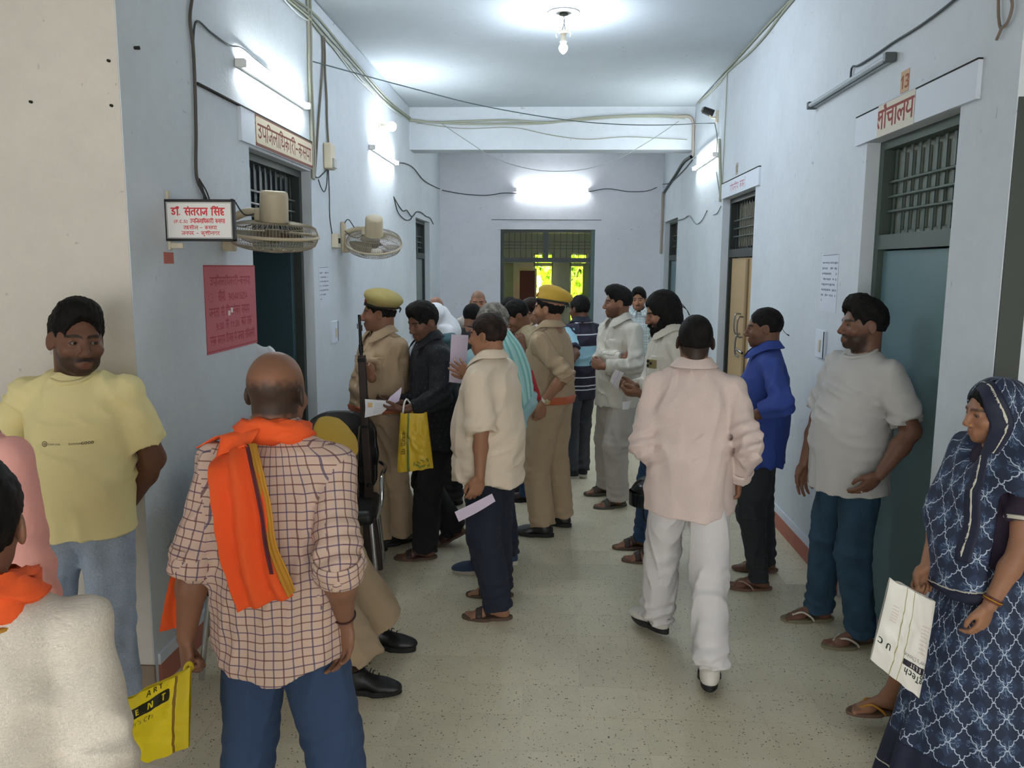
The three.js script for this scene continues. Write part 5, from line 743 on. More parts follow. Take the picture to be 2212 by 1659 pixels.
const sariT = canvasTex(1024, 1024, (x, w) => {
  x.fillStyle = '#222c44'; x.fillRect(0, 0, w, w); x.lineCap = 'round'; const n = 4, s = w / n;
  for (let i = -1; i <= n; i++) for (let j = -1; j <= n; j++) {
    x.save(); x.translate((i + 0.5) * s, (j + 0.5) * s); x.fillStyle = (i + j) % 2 ? '#2c3c58' : '#26324c'; x.beginPath(); x.moveTo(0, -s / 2); x.lineTo(s / 2, 0); x.lineTo(0, s / 2); x.lineTo(-s / 2, 0); x.fill();
    x.strokeStyle = '#7f93ad'; x.lineWidth = 5; for (let k = 0; k < 9; k++) { const a = k * 0.7; x.beginPath(); x.moveTo(18 * Math.cos(a), 18 * Math.sin(a)); x.quadraticCurveTo(46 * Math.cos(a + 0.3), 46 * Math.sin(a + 0.3), (62 + 14 * (k % 3)) * Math.cos(a), (62 + 14 * (k % 3)) * Math.sin(a)); x.stroke(); }
    x.strokeStyle = '#5f7592'; for (let k = 0; k < 26; k++) { const a = rnd() * 6.28, r = 20 + rnd() * 80; x.beginPath(); x.arc(r * Math.cos(a), r * Math.sin(a), 4 + 9 * rnd(), 0, 3.5); x.stroke(); }
    x.strokeStyle = '#b9c4d2'; x.lineWidth = 8; for (const q of [1, -1]) { x.beginPath(); for (let t = 0; t <= 24; t++) { const u = t / 24 - 0.5; x.lineTo(u * s + 9 * Math.sin(t * 1.57), q * u * s * 1 + (-s / 2) * 0 + 9 * Math.cos(t * 1.57)); } x.stroke(); }
    x.restore();
  }
}, [0.42, 0.42]);
const linen = (c, s, a = 0.1) => new THREE.MeshStandardMaterial({ color: 0xffffff, map: slub(c, a, s), roughness: 0.92, bumpMap: weave, bumpScale: 0.0009 });
const denim = (c, s) => new THREE.MeshStandardMaterial({ color: 0xffffff, map: slub(c, 0.22, s), roughness: 0.9, bumpMap: weave, bumpScale: 0.0008 });
const C = {
  check: new THREE.MeshStandardMaterial({ map: checkT, roughness: 0.9, bumpMap: weave, bumpScale: 0.0006 }), plaid: new THREE.MeshStandardMaterial({ map: plaidT, roughness: 0.9 }), dots: new THREE.MeshStandardMaterial({ map: dotT, roughness: 0.85 }), polo: new THREE.MeshStandardMaterial({ map: poloT, roughness: 0.9 }), stripe: new THREE.MeshStandardMaterial({ map: stripeT, roughness: 0.9 }), sari: new THREE.MeshStandardMaterial({ map: sariT, roughness: 0.8 }),
  yellow: cloth(0xefe2a6), pink: cloth(0xf0aea4), kurta: linen([205, 196, 183], 61, 0.13), cream: linen([229, 212, 190], 66, 0.04), blush: linen([214, 195, 187], 71, 0.045), oat: linen([198, 193, 181], 76, 0.05), white: cloth(0xdcdde2), blue: cloth(0x2d448f), gray: cloth(0xb9b6b2), khaki: cloth(0xaa9478), khakiDark: cloth(0x907a62), aqua: cloth(0x9fc6cc), olive: cloth(0x9d8f70), teal: cloth(0x3f5f66), offWhite: cloth(0xd2cecd), stone: cloth(0xb3aca2),
  navy: cloth(0x1c2233), black: cloth(0x121214), charcoal: cloth(0x24262a), jean: denim([42, 66, 98], 81), jeanPale: denim([158, 172, 190], 86), jeanTeal: denim([34, 62, 82], 91), pantBlue: cloth(0x2f4465), plum: cloth(0x2c2034),
  orange: cloth(0xff6428, 0.8), gold: cloth(0xc98f2a, 0.6), beret: cloth(0xbd9a3e, 0.95), beretPale: cloth(0x9c8f58, 0.95), bandBlack: std(0x15130f, 0.7), belt: std(0xb35a36, 0.5), leather: std(0x141517, 0.42), brownLeather: std(0x33231f, 0.55), greySandal: std(0x4a463f, 0.7), rubberBrown: std(0x59463a, 0.8), offShoe: std(0xcfc9bf, 0.6), blueShoe: std(0x2c3a52, 0.8), veil: cloth(0xe2e5ea), veilNavy: cloth(0x161c34, 0.7), silver: std(0xc9c4b4, 0.5),
};
function patchOf(F, where, grow, cell = 0.006, lay) { const P = new Field(); P.ops = F.ops; P.region = where; P.lo = F.lo; P.hi = F.hi; P.amp = F.amp + grow; P.bend = (x, y, z) => (F.bend ? F.bend(x, y, z) : 0) - grow; return meshOf(P, cell, { lay }); }
const zone = (M, x0, x1, y0, y1, z0, z1, s) => within(M, (x, y, z) => Math.max(x0 - x, x - x1, y0 - y, y - y1, z0 - z, z - z1), s);
const bareShirt = (R, g) => shirtOf(R, g);
function buttons(R, S, ys, put, m = mats.white) { const F = shirtOf(R, S), out = []; for (const y of ys) { for (let z = 0.26; z > 0.03; z -= 0.003) { const p = pt(R.C, 0.004, y, z); if (evalOps(F.ops, ...p) + (F.bend ? F.bend(...p) : 0) < 0.001) { out.push(new THREE.SphereGeometry(0.006, 10, 6).scale(1, 1, 0.5).applyMatrix4(mul(TR(...p), EU(0, 0, 0)))); break; } } } if (out.length) put('button', joined(out), m); }
function placket(R, S, put, m) { const F = shirtOf(R, S); put('placket', patchOf(F, zone(R.C, -0.017, 0.017, 0.7, 1.43, 0.02, 0.4, R.s), 0.004, 0.007), m ?? S.mat); }
function pocketOn(R, S, put, x, m) { const F = shirtOf(R, S); put('pocket', patchOf(F, zone(R.C, x - 0.055, x + 0.055, 1.19, 1.31, 0.02, 0.4, R.s), 0.004, 0.007), m ?? S.mat); }
function uniform(R, S, put) {
  const F = shirtOf(R, S); placket(R, S, put); for (const x of [-0.09, 0.09]) { put('pocket', patchOf(F, zone(R.C, x - 0.058, x + 0.058, 1.17, 1.29, 0.02, 0.4, R.s), 0.005, 0.007), S.mat); put('pocket_flap', patchOf(F, zone(R.C, x - 0.061, x + 0.061, 1.265, 1.31, 0.02, 0.4, R.s), 0.01, 0.007), S.mat); }
  for (const i of [0, 1]) { const q = i ? -1 : 1; put('epaulette', patchOf(F, zone(R.C, q > 0 ? 0.085 : -0.175, q > 0 ? 0.175 : -0.085, 1.36, 1.6, -0.03, 0.025, R.s), 0.008, 0.007), C.khakiDark); }
  buttons(R, S, [1.34, 1.25, 1.16, 1.07], put, std(0x6e5a40, 0.5));
}
function beretOf(R, put, m, tilt = 0.2, band = C.bandBlack, badge = true) {
  const B = mul(R.H, EU(-0.12, 0, tilt * 0.5), TR(0, 0, 0)), F = new Field(); F.add(within(B, ell(0, 0.075, -0.012, 0.086, 0.06, 0.104), R.hs), 0.02); F.add(within(mul(B, TR(-0.02 * Math.sign(tilt), 0.108, -0.024), EU(-0.12, 0, tilt)), ell(0, 0, 0, 0.105, 0.05, 0.122), R.hs), 0.03); F.and(within(B, (x, y, z) => 0.056 - y, R.hs), 0.006); F.reach([pt(R.H, 0, 0.09, 0), 0.2]);
  F.amp = 0.004; F.bend = (x, y, z) => 0.004 * fnoise(x * 24, y * 30, z * 24); const b = put('beret', meshOf(F, 0.0055, { lay: (x, y, z) => ({ p: 0, u: x, v: y + z, w: 0 }) }), m);
  const rows = []; for (let i = 0; i <= 40; i++) { const a = i / 40 * 6.2832; rows.push([0.048, 0.062].map((y) => pt(B, Math.sin(a) * 0.0895, y, -0.012 + Math.cos(a) * 0.1075))); } put('hat_band', sheet(rows, 0.005), band, b);
  put('ribbon', joined([tube([pt(B, 0, 0.06, -0.118), pt(B, 0.01, 0.045, -0.13), pt(B, 0.016, 0.028, -0.128)], 0.004, 10, 5), tube([pt(B, 0, 0.06, -0.118), pt(B, -0.014, 0.05, -0.132), pt(B, -0.022, 0.034, -0.13)], 0.004, 10, 5)]), band, b);
  if (badge) { put('badge', new THREE.SphereGeometry(0.017, 16, 10).scale(1, 1.15, 0.35).applyMatrix4(mul(B, TR(0.04, 0.085, 0.082), EU(-0.3, 0.5, 0), M4().makeScale(R.s, R.s, R.s))), std(0x8c2f22, 0.5), b); }
}
function watchOf(R, put, i, m, band) { const L = R.limbs[i], u = unit([L.wr[0] - L.el[0], L.wr[1] - L.el[1], L.wr[2] - L.el[2]]); const w = put('watch', cuffOf(R, L, 1.93, 0.031 * R.s, 0.016, 0.004), band); const c = add3(mix3(L.el, L.wr, 0.9), L.pn, -0.032 * R.s); const q = new THREE.Quaternion().setFromUnitVectors(new THREE.Vector3(0, 1, 0), new THREE.Vector3(...L.pn).negate()); put('watch_face', cyl(0.018, 0.019, 0.008, 22).applyQuaternion(q).translate(...c), m, w); }
function braceletOf(R, put, i, t, m, n = 1, name = 'bangle') { for (let k = 0; k < n; k++) { const L = R.limbs[i], c = mix3(L.el, L.wr, t + k * 0.025), u = unit([L.wr[0] - L.el[0], L.wr[1] - L.el[1], L.wr[2] - L.el[2]]), q = new THREE.Quaternion().setFromUnitVectors(new THREE.Vector3(0, 0, 1), new THREE.Vector3(...u)); put(name, new THREE.TorusGeometry(0.0325 * R.s, 0.0028, 8, 32).applyQuaternion(q).translate(...c), m); } }
const loc = (R, rows) => rows.map((r) => r.map((p) => R.loc(p)));
function between(L, Rr, n, wave = 0, k = 2, ph = 0, dirW = [0, 0, 1]) { // rows of cloth between a left and a right edge (world points)
  const a = new THREE.CatmullRomCurve3(L.map((p) => new THREE.Vector3(...p))), b = new THREE.CatmullRomCurve3(Rr.map((p) => new THREE.Vector3(...p))), rows = [];
  for (let i = 0; i <= n; i++) { const p = a.getPoint(i / n), q = b.getPoint(i / n), row = []; for (let j = 0; j <= 14; j++) { const t = j / 14, w = wave * (Math.sin(t * k * 6.2832 + ph + i * 0.05) + 0.4 * fnoise(t * 9, i * 0.35, ph)); row.push([p.x + (q.x - p.x) * t + dirW[0] * w, p.y + (q.y - p.y) * t + dirW[1] * w, p.z + (q.z - p.z) * t + dirW[2] * w]); } rows.push(row); }
  return rows;
}
function neckScarf(R, r = 0.085, y = 1.445, h = 0.06, wave = 0.006) { const rows = []; for (let i = 0; i <= 60; i++) { const a = i / 60 * 6.2832, c = Math.cos(a), s = Math.sin(a), row = []; for (let j = 0; j <= 16; j++) { const t = j / 16 * 6.2832, rr = r + 0.026 * Math.cos(t) + wave * Math.sin(a * 3 + t * 5), yy = y + h * 0.5 * Math.sin(t) - 0.02 * c + wave * Math.sin(a * 7 + t * 4); row.push(pt(R.C, s * rr * 1.08, yy, c * rr + 0.0)); } rows.push(row); } return sheet(rows, 0.003); }
// ---------------------------------------------------------------- the people, nearest first
person({ label: 'black-haired man in a cream kurta with an orange scarf, cropped at lower left', at: [-0.92, -1.2], yaw: 3.5, h: 1.545, skin: 'brown', head: [0.05, 0.05, 0.05], girth: 0.98, shoulders: 0.98, arms: [{ to: [-1.05, 0.85, -1.35], pole: [-0.3, -0.5, 1] }, { to: [-0.72, 0.85, -1.38], pole: [0.2, -0.5, 1] }], shirt: { name: 'kurta', mat: C.kurta, sleeve: 'long', hem: 0.55, flare: 0.2, loose: 0.026, sleeveLoose: 0.018, fold: 0.007, seed: 4, rib: false, cell: 0.007, seamFront: true }, pants: { mat: C.white, loose: 0.03, hemR: 0.07 }, hair: { t: 0.014, nape: -0.075 }, shoes: { kind: 'slipper', mat: C.brownLeather },
  extras: (R, put) => { put('scarf', neckScarf(R, 0.082, 1.452, 0.085, 0.007), C.orange); put('scarf_border', tube(Array.from({ length: 30 }, (_, i) => { const a = i / 30 * 6.2832; return pt(R.C, Math.sin(a) * 0.116, 1.405 - 0.02 * Math.cos(a), Math.cos(a) * 0.108); }), 0.0045, 90, 6, true), C.gold); } });
person({ label: 'person in a pink shirt cut off by the left edge in front of yellow shirt', at: [-1.53, -1.95], yaw: 3.05, h: 1.69, skin: 'brown', girth: 1.12, shirt: { mat: C.pink, sleeve: 'long', hem: 0.78, fold: 0.006, seed: 7, collar: true, loose: 0.026 }, pants: { mat: C.charcoal }, hair: { t: 0.012 }, shoes: { kind: 'slipper', mat: C.brownLeather }, fine: 1.3 });
{ // the man with the checked shirt and orange scarf
  const w = person({ label: 'balding man in a checked shirt with an orange scarf, seen from behind', at: [-0.765, -2.2], yaw: 3.1, h: 1.612, skin: 'brown', girth: 1.1, belly: 0.02, shoulders: 1.03, armW: 1.12, head: [0.08, -0.06, 0], headSize: 1.04, handSize: 1.02, face: { ring: 0.88, hairTone: [0.022, 0.018, 0.016] },
    arms: [{ to: [-1.012, 0.811, -2.12], pole: [-0.25, 0, 1], dir: [0.05, -1, 0.12], palm: [0.7, 0, -0.6], curl: 1.25, thumb: 0.9 }, { to: [-0.57, 0.86, -2.16], pole: [0.25, 0, 1], dir: [-0.05, -1, 0.08], palm: [-0.5, 0.1, 0.9], curl: 0.45, thumb: 0.25, spread: 0.3 }], legs: [{ to: [-0.93, 0, -2.22] }, { to: [-0.6, 0, -2.2] }],
    shirt: { mat: C.check, sleeve: 'long', sleeveTo: 0.1, hem: 0.765, curve: 0.035, backDrop: 0.0, flare: 0.1, loose: 0.024, sleeveLoose: 0.02, fold: 0.005, seed: 12, cell: 0.0062, collar: true, seamFront: true, rolled: true, cuffAt: 1.17, cuffW: 0.075 }, pants: { mat: C.pantBlue, loose: 0.022, hemR: 0.09, seed: 3, cell: 0.0075 }, shoes: { kind: 'sandal', mat: C.brownLeather },
    extras: (R, put) => {
      put('scarf', neckScarf(R, 0.08, 1.462, 0.07, 0.005), C.orange);
      const fall = between([[-0.897, 1.336, -2.12], [-0.883, 1.324, -2.04], [-0.862, 1.237, -2], [-0.851, 1.125, -2], [-0.834, 1.037, -2], [-0.815, 0.942, -2.01]], [[-0.79, 1.39, -2.06], [-0.751, 1.344, -2.02], [-0.721, 1.252, -2], [-0.711, 1.128, -2], [-0.692, 1.028, -2], [-0.671, 0.985, -2.02]], 44, 0.017, 2.1, 0.6);
      const up = between([[-1.0, 1.335, -2.22], [-0.885, 1.388, -2.12], [-0.889, 1.341, -2.1]], [[-0.89, 1.38, -2.24], [-0.772, 1.415, -2.1], [-0.788, 1.381, -2.07]], 14, 0.006, 1.4, 0.6);
      const s = put('scarf_end', joined([sheet(loc(R, fall), 0.004), sheet(loc(R, up), 0.004)]), C.orange);
      put('scarf_border', sheet(loc(R, between([[-0.785, 1.386, -2.05], [-0.754, 1.337, -2], [-0.73, 1.244, -1.985], [-0.718, 1.133, -1.985], [-0.696, 1.059, -1.985], [-0.676, 0.991, -2]], [[-0.763, 1.39, -2.045], [-0.732, 1.343, -1.995], [-0.707, 1.248, -1.98], [-0.695, 1.138, -1.98], [-0.667, 1.067, -1.98], [-0.653, 1.013, -1.99]], 30, 0.002, 2)), 0.004), C.gold, s);
      put('scarf_edge', sheet(loc(R, between([[-0.79, 1.384, -2.045], [-0.759, 1.339, -1.992], [-0.736, 1.244, -1.975], [-0.724, 1.134, -1.975], [-0.714, 1.061, -1.98]], [[-0.783, 1.387, -2.045], [-0.752, 1.339, -1.992], [-0.729, 1.247, -1.975], [-0.716, 1.137, -1.975], [-0.706, 1.061, -1.98]], 24, 0.002, 1)), 0.004), std(0x5a1f2a, 0.8), s);
      put('scarf_front_end', sheet(loc(R, between([[-1.0, 1.33, -2.26], [-1.05, 1.2, -2.4], [-1.189, 0.878, -2.42], [-1.238, 0.687, -2.42]], [[-0.9, 1.35, -2.3], [-0.93, 1.2, -2.44], [-1.111, 0.872, -2.44], [-1.135, 0.69, -2.44]], 26, 0.008, 1.5)), 0.004), C.orange);
      braceletOf(R, put, 1, 0.92, std(0x3a1a18, 0.7), 1, 'wrist_thread');
    } });
}
{ // yellow T-shirt
  person({ label: 'stocky man in a pale yellow T-shirt leaning on the cream pier', at: [-1.795, -2.97], yaw: 0.16, h: 1.69, skin: 'dark', girth: 1.14, belly: 0.025, shoulders: 1.08, armW: 1.2, neckW: 1.12, head: [0.06, 0.62, -0.05], headSize: 1.13, face: { gaze: 0.45, stubble: 0.75, moustache: 0.85, crop: 0.0, jaw: 1.12, nose: 1.1 },
    arms: [{ to: [-1.692, 0.893, -3.13], pole: [1, 0.1, 0.05], dir: [-1, -0.35, -0.1], palm: [0, 0.2, -1], curl: 0.5 }, { to: [-2.0, 0.98, -3.13], pole: [-1, 0, 0], dir: [1, -0.2, 0], palm: [0, 0, -1] }], legs: [{ to: [-1.66, 0, -2.9] }, { to: [-1.94, 0, -2.86] }],
    shirt: { mat: C.yellow, sleeve: 'short', sleeveTo: 0.72, hem: 0.835, loose: 0.012, sleeveLoose: 0.022, fold: 0.005, seed: 21, flare: 0.02, cell: 0.0065, collarW: 1.04, extras: (R, put) => { const F = shirtOf(R, { sleeve: 'short', sleeveTo: 0.72, hem: 0.835, loose: 0.012, sleeveLoose: 0.022, fold: 0.005, seed: 21, flare: 0.02 }); const eC = R.C.clone().invert(), v = new THREE.Vector3(); put('print', patchOf(F, zone(R.C, -0.075, 0.105, 1.193, 1.222, 0.03, 0.4, R.s), 0.0012, 0.006, (x, y, z) => { v.set(x, y, z).applyMatrix4(eC); return { p: 0, u: (v.x + 0.075) / 0.18, v: (v.y - 1.193) / 0.029, w: 0 }; }), new THREE.MeshStandardMaterial({ roughness: 0.9, transparent: true, map: canvasTex(720, 116, (x, w, h) => { x.clearRect(0, 0, w, h); x.strokeStyle = x.fillStyle = '#4f4a3c'; x.lineWidth = 9; x.beginPath(); x.arc(62, 56, 36, 0, 7); x.stroke(); x.beginPath(); x.arc(66, 58, 15, 0, 7); x.stroke(); x.font = '44px sans-serif'; x.fillText('Love Live', 110, 72); x.fillText('Summer', 400, 72); x.font = 'bold 54px sans-serif'; x.fillText('GOOD', 560, 76); }) })); } }, pants: { mat: C.jeanPale, loose: 0.014, hemR: 0.08, seed: 5, waist: 1.0 }, hair: { t: 0.016, top: 0.014, nape: -0.01, line: 0.002, fade: 0.006 } });
}
{ // gray T-shirt
  const arm = [{ to: [1.517, 0.913, -3.72], pole: [1, 0.1, 0.3], dir: [-0.55, -0.8, -0.3], palm: [-0.4, 0.1, -0.9], curl: 0.3, thumb: 0.3 }, { to: [1.3, 0.86, -4.12], pole: [0, -0.2, -1], dir: [0, -1, 0] }];
  person({ label: 'man in a grey T-shirt and jeans leaning on the grey-green door frame', at: [1.49, -4.0], yaw: -1.22, h: 1.7, skin: 'dark', girth: 1.08, belly: 0.035, shoulders: 1.02, armW: 1.12, neckW: 1.1, head: [0.02, -0.28, 0], lean: [-0.06, 0, 0], headSize: 1.02, face: { stubble: 0.8, moustache: 0.85, jaw: 1.08, gaze: -0.1 }, arms: arm, legs: [{ to: [1.559, 0, -3.908], turn: -1.3 }, { to: [1.445, 0, -4.191], turn: -1.5 }],
    shirt: { mat: C.gray, sleeve: 'short', sleeveTo: 0.85, hem: 0.775, loose: 0.02, sleeveLoose: 0.024, fold: 0.006, seed: 33, flare: 0.06, curve: 0 }, pants: { mat: C.jeanTeal, loose: 0.016, hemR: 0.068, seed: 6, stack: 1 }, hair: { t: 0.016, top: 0.024, nape: -0.02, line: 0.002, rough: 0.004, fade: 0.008 }, shoes: { kind: 'slipper', mat: std(0x7b735a, 0.8), strapMat: std(0xb9b6a8, 0.5) }, extras: (R, put) => { put('ring', new THREE.SphereGeometry(0.005, 10, 8).translate(...add3(R.limbs[0].wr, R.limbs[0].fd, 0.115)), C.silver); } });
}
// blue shirt
person({ label: 'man in a royal blue shirt standing by the right wall, arms folded', at: [1.23, -4.68], yaw: -1.72, h: 1.63, skin: 'dark', head: [0.06, -0.08, 0], face: { crop: 0.0, stubble: 0.35 }, arms: [{ to: [1.078, 1.031, -4.45], pole: [0.15, -0.7, 1], dir: [-0.5, 0.1, -0.9], palm: [0, 0, -1], curl: 0.7 }, { to: [1.068, 1.078, -4.55], pole: [-0.3, -0.6, -1], dir: [0.1, 0, 1], curl: 0.6 }], legs: [{ to: [1.229, -0, -4.594], turn: -1.6 }, { to: [1.339, 0, -4.879], turn: -1.7 }],
  shirt: { mat: C.blue, sleeve: 'long', sleeveTo: 0.5, hem: 0.765, loose: 0.02, fold: 0.006, seed: 41, collar: true, flare: 0.02 }, pants: { mat: C.charcoal, loose: 0.018, hemR: 0.062, seed: 8, stack: 1 }, hair: { t: 0.006, nape: -0.05, rough: 0.002 }, shoes: { kind: 'slipper', mat: std(0x6b4f41, 0.8), strapMat: std(0x9a7f70, 0.6) }, extras: (R, put) => put('hair_wisp', joined([0, 1, 2].map((i) => tube([pt(R.H, 0.004 * i, 0.0, -0.1), pt(R.H, 0.005 * i, -0.03, -0.118), pt(R.H, 0.01 * i, -0.05 + 0.004 * i, -0.14)], 0.0013, 10, 4))), mats.hairPlain) });
{ // walking man
  const S = { mat: C.blush, sleeve: 'long', sleeveTo: 0.97, hem: 0.765, loose: 0.032, sleeveLoose: 0.02, cuffR: 0.053, fold: 0.007, seed: 52, collar: true, flare: 0.1, curve: 0.008, cell: 0.0068, seamFront: true, swing: -0.03, rolled: true, cuffAt: 1.98, cuffW: 0.06 };
  person({ label: 'man in a beige-pink shirt and white trousers walking away from the camera', at: [0.645, -3.66], yaw: 3.0, h: 1.64, skin: 'brown', girth: 1.06, shoulders: 1.05, head: [0.0, 0.08, 0.02], headSize: 1.02, face: { crop: 0.9, recede: -0.15 }, arms: [{ to: [0.481, 0.967, -3.86], pole: [-0.35, -0.4, 1], dir: [0.5, 0.1, -0.9], palm: [0.7, -0.2, 0], curl: 0.9 }, { to: [0.866, 0.908, -3.66], pole: [0.2, 0.1, 1], dir: [0.02, -1, -0.05], palm: [-1, 0, -0.2], curl: 0.75, thumb: 0.5 }], legs: [{ to: [0.558, 0, -3.95], turn: 3.75, pole: [-0.2, 0, -1] }, { to: [0.721, 0, -3.41], turn: 2.95, lift: 0.01, pitch: 0.08 }],
    shirt: S, pants: { mat: C.offWhite, loose: 0.02, hemR: 0.085, hemUp: 0.045, seed: 9, stack: 1.3, fold: 0.008, cell: 0.0075 }, hair: { t: 0.005, nape: -0.045, rough: 0.0015 }, shoes: { kind: 'shoe', mat: C.offShoe, soleMat: mats.rubber, laceMat: std(0x777270, 0.8), mark: (R, L, put) => { for (const q of [1, -1]) put('logo', tube([pt(L.F, q * 0.038, 0.05, -0.012), pt(L.F, q * 0.0395, 0.035, 0.0), pt(L.F, q * 0.04, 0.052, 0.006), pt(L.F, q * 0.041, 0.036, 0.018), pt(L.F, q * 0.0435, 0.05, 0.03)], 0.0022, 20, 5), mats.black); } } });
}
{ // bearded man
  const S = { mat: C.oat, sleeve: 'long', sleeveTo: 0.93, hem: 0.75, loose: 0.026, fold: 0.007, seed: 61, collar: true, flare: 0.08 };
  person({ label: 'long-haired man with a bushy black beard reading papers, in a cream shirt', at: [0.735, -5.08], yaw: -1.38, h: 1.71, skin: 'brown', head: [0.3, -0.12, 0], girth: 1.02, face: { stubble: 0.9, moustache: 0.9, brow: 1, gazeUp: -0.4 }, arms: [{ to: [0.546, 1.102, -4.82], pole: [0.6, -1, 0.4], dir: [-1, 0.1, -0.05], palm: [0.1, 0.8, -0.5], curl: 0.85, thumb: 0.6 }, { to: [0.528, 1.117, -5.02], pole: [0.4, -1, -0.6], dir: [-1, 0.1, 0.1], palm: [0.1, 0.8, 0.5], curl: 0.85, thumb: 0.6 }], legs: [{ to: [0.675, 0, -5.012], turn: -1.45 }, { to: [0.631, -0, -5.251], turn: -1.5 }],
    shirt: { ...S, extras: (R, put) => { placket(R, S, put); pocketOn(R, S, put, 0.09); } }, pants: { mat: C.jean, loose: 0.014, hemR: 0.062, seed: 10, stack: 1 }, hair: { t: 0.02, long: 0.012, line: 0.0, side: -0.006, rough: 0.004 }, shoes: { kind: 'sandal', mat: C.rubberBrown, strapMat: C.brownLeather, heel: true },
    extras: (R, put) => { const F = new Field(), a = (f, k = 0.02) => F.add(within(R.H, f, R.hs), k); a(ell(0, -0.1, 0.058, 0.052, 0.05, 0.05)); a(ell(0, -0.15, 0.062, 0.04, 0.05, 0.036)); for (const q of [1, -1]) { a(ell(q * 0.05, -0.06, 0.028, 0.024, 0.05, 0.035)); a(rc([q * 0.004, -0.052, 0.1], [q * 0.03, -0.07, 0.086], 0.008, 0.009), 0.01); } F.cut(within(R.H, ell(0, -0.066, 0.112, 0.02, 0.006, 0.02), R.hs), 0.004); F.cut(within(R.H, ell(0, -0.01, 0.1, 0.06, 0.034, 0.05), R.hs), 0.01); F.reach([pt(R.H, 0, -0.1, 0.05), 0.16]); F.amp = 0.006; F.bend = (x, y, z) => -0.006 * (fnoise(x * 90, y * 35, z * 90) + 0.6 * fnoise(x * 200, y * 70, z * 200)); put('beard', meshOf(F, 0.0045), mats.hairPlain); put('hair_wisp', joined([0, 1, 2].map((i) => tube([pt(R.H, 0.03, 0.05 - 0.02 * i, -0.11), pt(R.H, 0.035, -0.02, -0.14), pt(R.H, 0.03 + 0.01 * i, -0.06, -0.148)], 0.0016, 10, 4))), mats.hairPlain); } });
}
{ // arms folded
  const S = { mat: C.oat, sleeve: 'long', sleeveTo: 0.86, hem: 0.79, loose: 0.024, fold: 0.008, seed: 71, collar: true, flare: 0.04, collarW: 1.05 };
  person({ label: 'young man in pale shirt and trousers with folded arms and grey sandals', at: [0.53, -6.3], yaw: -1.0, h: 1.7, skin: 'brown', head: [0.02, -0.5, 0], face: { stubble: 0.55, moustache: 0.5 }, arms: [{ to: [0.39, 1.12, -6.02], pole: [0.9, -0.7, 0.5], dir: [-0.8, 0.25, -0.6], palm: [0, 0, -1], curl: 0.8 }, { to: [0.565, 1.174, -6.08], pole: [-1, -0.8, -0.1], dir: [0.7, 0.4, 0.1], palm: [0, 0, -1], curl: 0.7 }], legs: [{ to: [0.541, 0, -6.198], turn: -1.15 }, { to: [0.485, 0, -6.535], turn: -1.35 }],
    shirt: { ...S, extras: (R, put) => { placket(R, S, put); pocketOn(R, S, put, 0.09); } }, pants: { mat: C.stone, loose: 0.03, hemR: 0.088, seed: 11 }, hair: { t: 0.013, top: 0.014, nape: -0.02, line: 0.006, fade: 0.006 }, shoes: { kind: 'sandal', mat: C.greySandal, heel: true }, fine: 1.15 });
}
{ // police officer with the rifle
  const S = { mat: C.khaki, sleeve: 'long', sleeveTo: 0.25, hem: 0.9, tuck: true, loose: 0.018, fold: 0.008, seed: 81, collar: true, collarW: 1.08, rolled: true, cuffAt: 1.25, cuffW: 0.06 };
  person({ label: 'police officer in khaki and a beret holding an upright rifle, facing left', at: [-1.08, -5.17], yaw: -0.75, h: 1.665, skin: 'brown', girth: 1.2, belly: 0.04, shoulders: 1.06, neckW: 1.15, head: [0.0, -0.72, 0], headSize: 1.04, face: { moustache: 0.4, nose: 1.25, brow: 0.9, hairTone: [0.03, 0.027, 0.025], stubble: 0.2 }, arms: [{ to: [-0.96, 0.93, -5.42] }, { to: [-1.022, 1.118, -4.65], pole: [-0.8, -0.8, -0.2], dir: [-0.45, 0.75, 0.2], palm: [0.1, 0.3, -1], curl: 1.15, thumb: 0.9 }], legs: [{ to: [-0.972, 0, -5.256], turn: -0.9 }, { to: [-1.098, -0, -4.964], turn: -1.0 }],
    shirt: { ...S, extras: (R, put) => uniform(R, S, put) }, pants: { mat: C.khaki, loose: 0.026, hemR: 0.1, hemUp: 0.04, seed: 13, front: 0.02, belt: (R) => patchOf(shirtOf(R, S), zone(R.P, -0.26, 0.26, 0.95, 0.992, -1, 1, R.s), 0.009, 0.008), beltMat: C.belt, beltLabel: 'reddish leather belt' }, hair: { t: 0.008, nape: -0.05, cover: 0.05 }, shoes: { kind: 'shoe', mat: C.leather }, extras: (R, put) => { beretOf(R, put, C.beretPale, -0.16); braceletOf(R, put, 1, 0.93, std(0xa89a70, 0.6), 2, 'wrist_thread'); } });
}
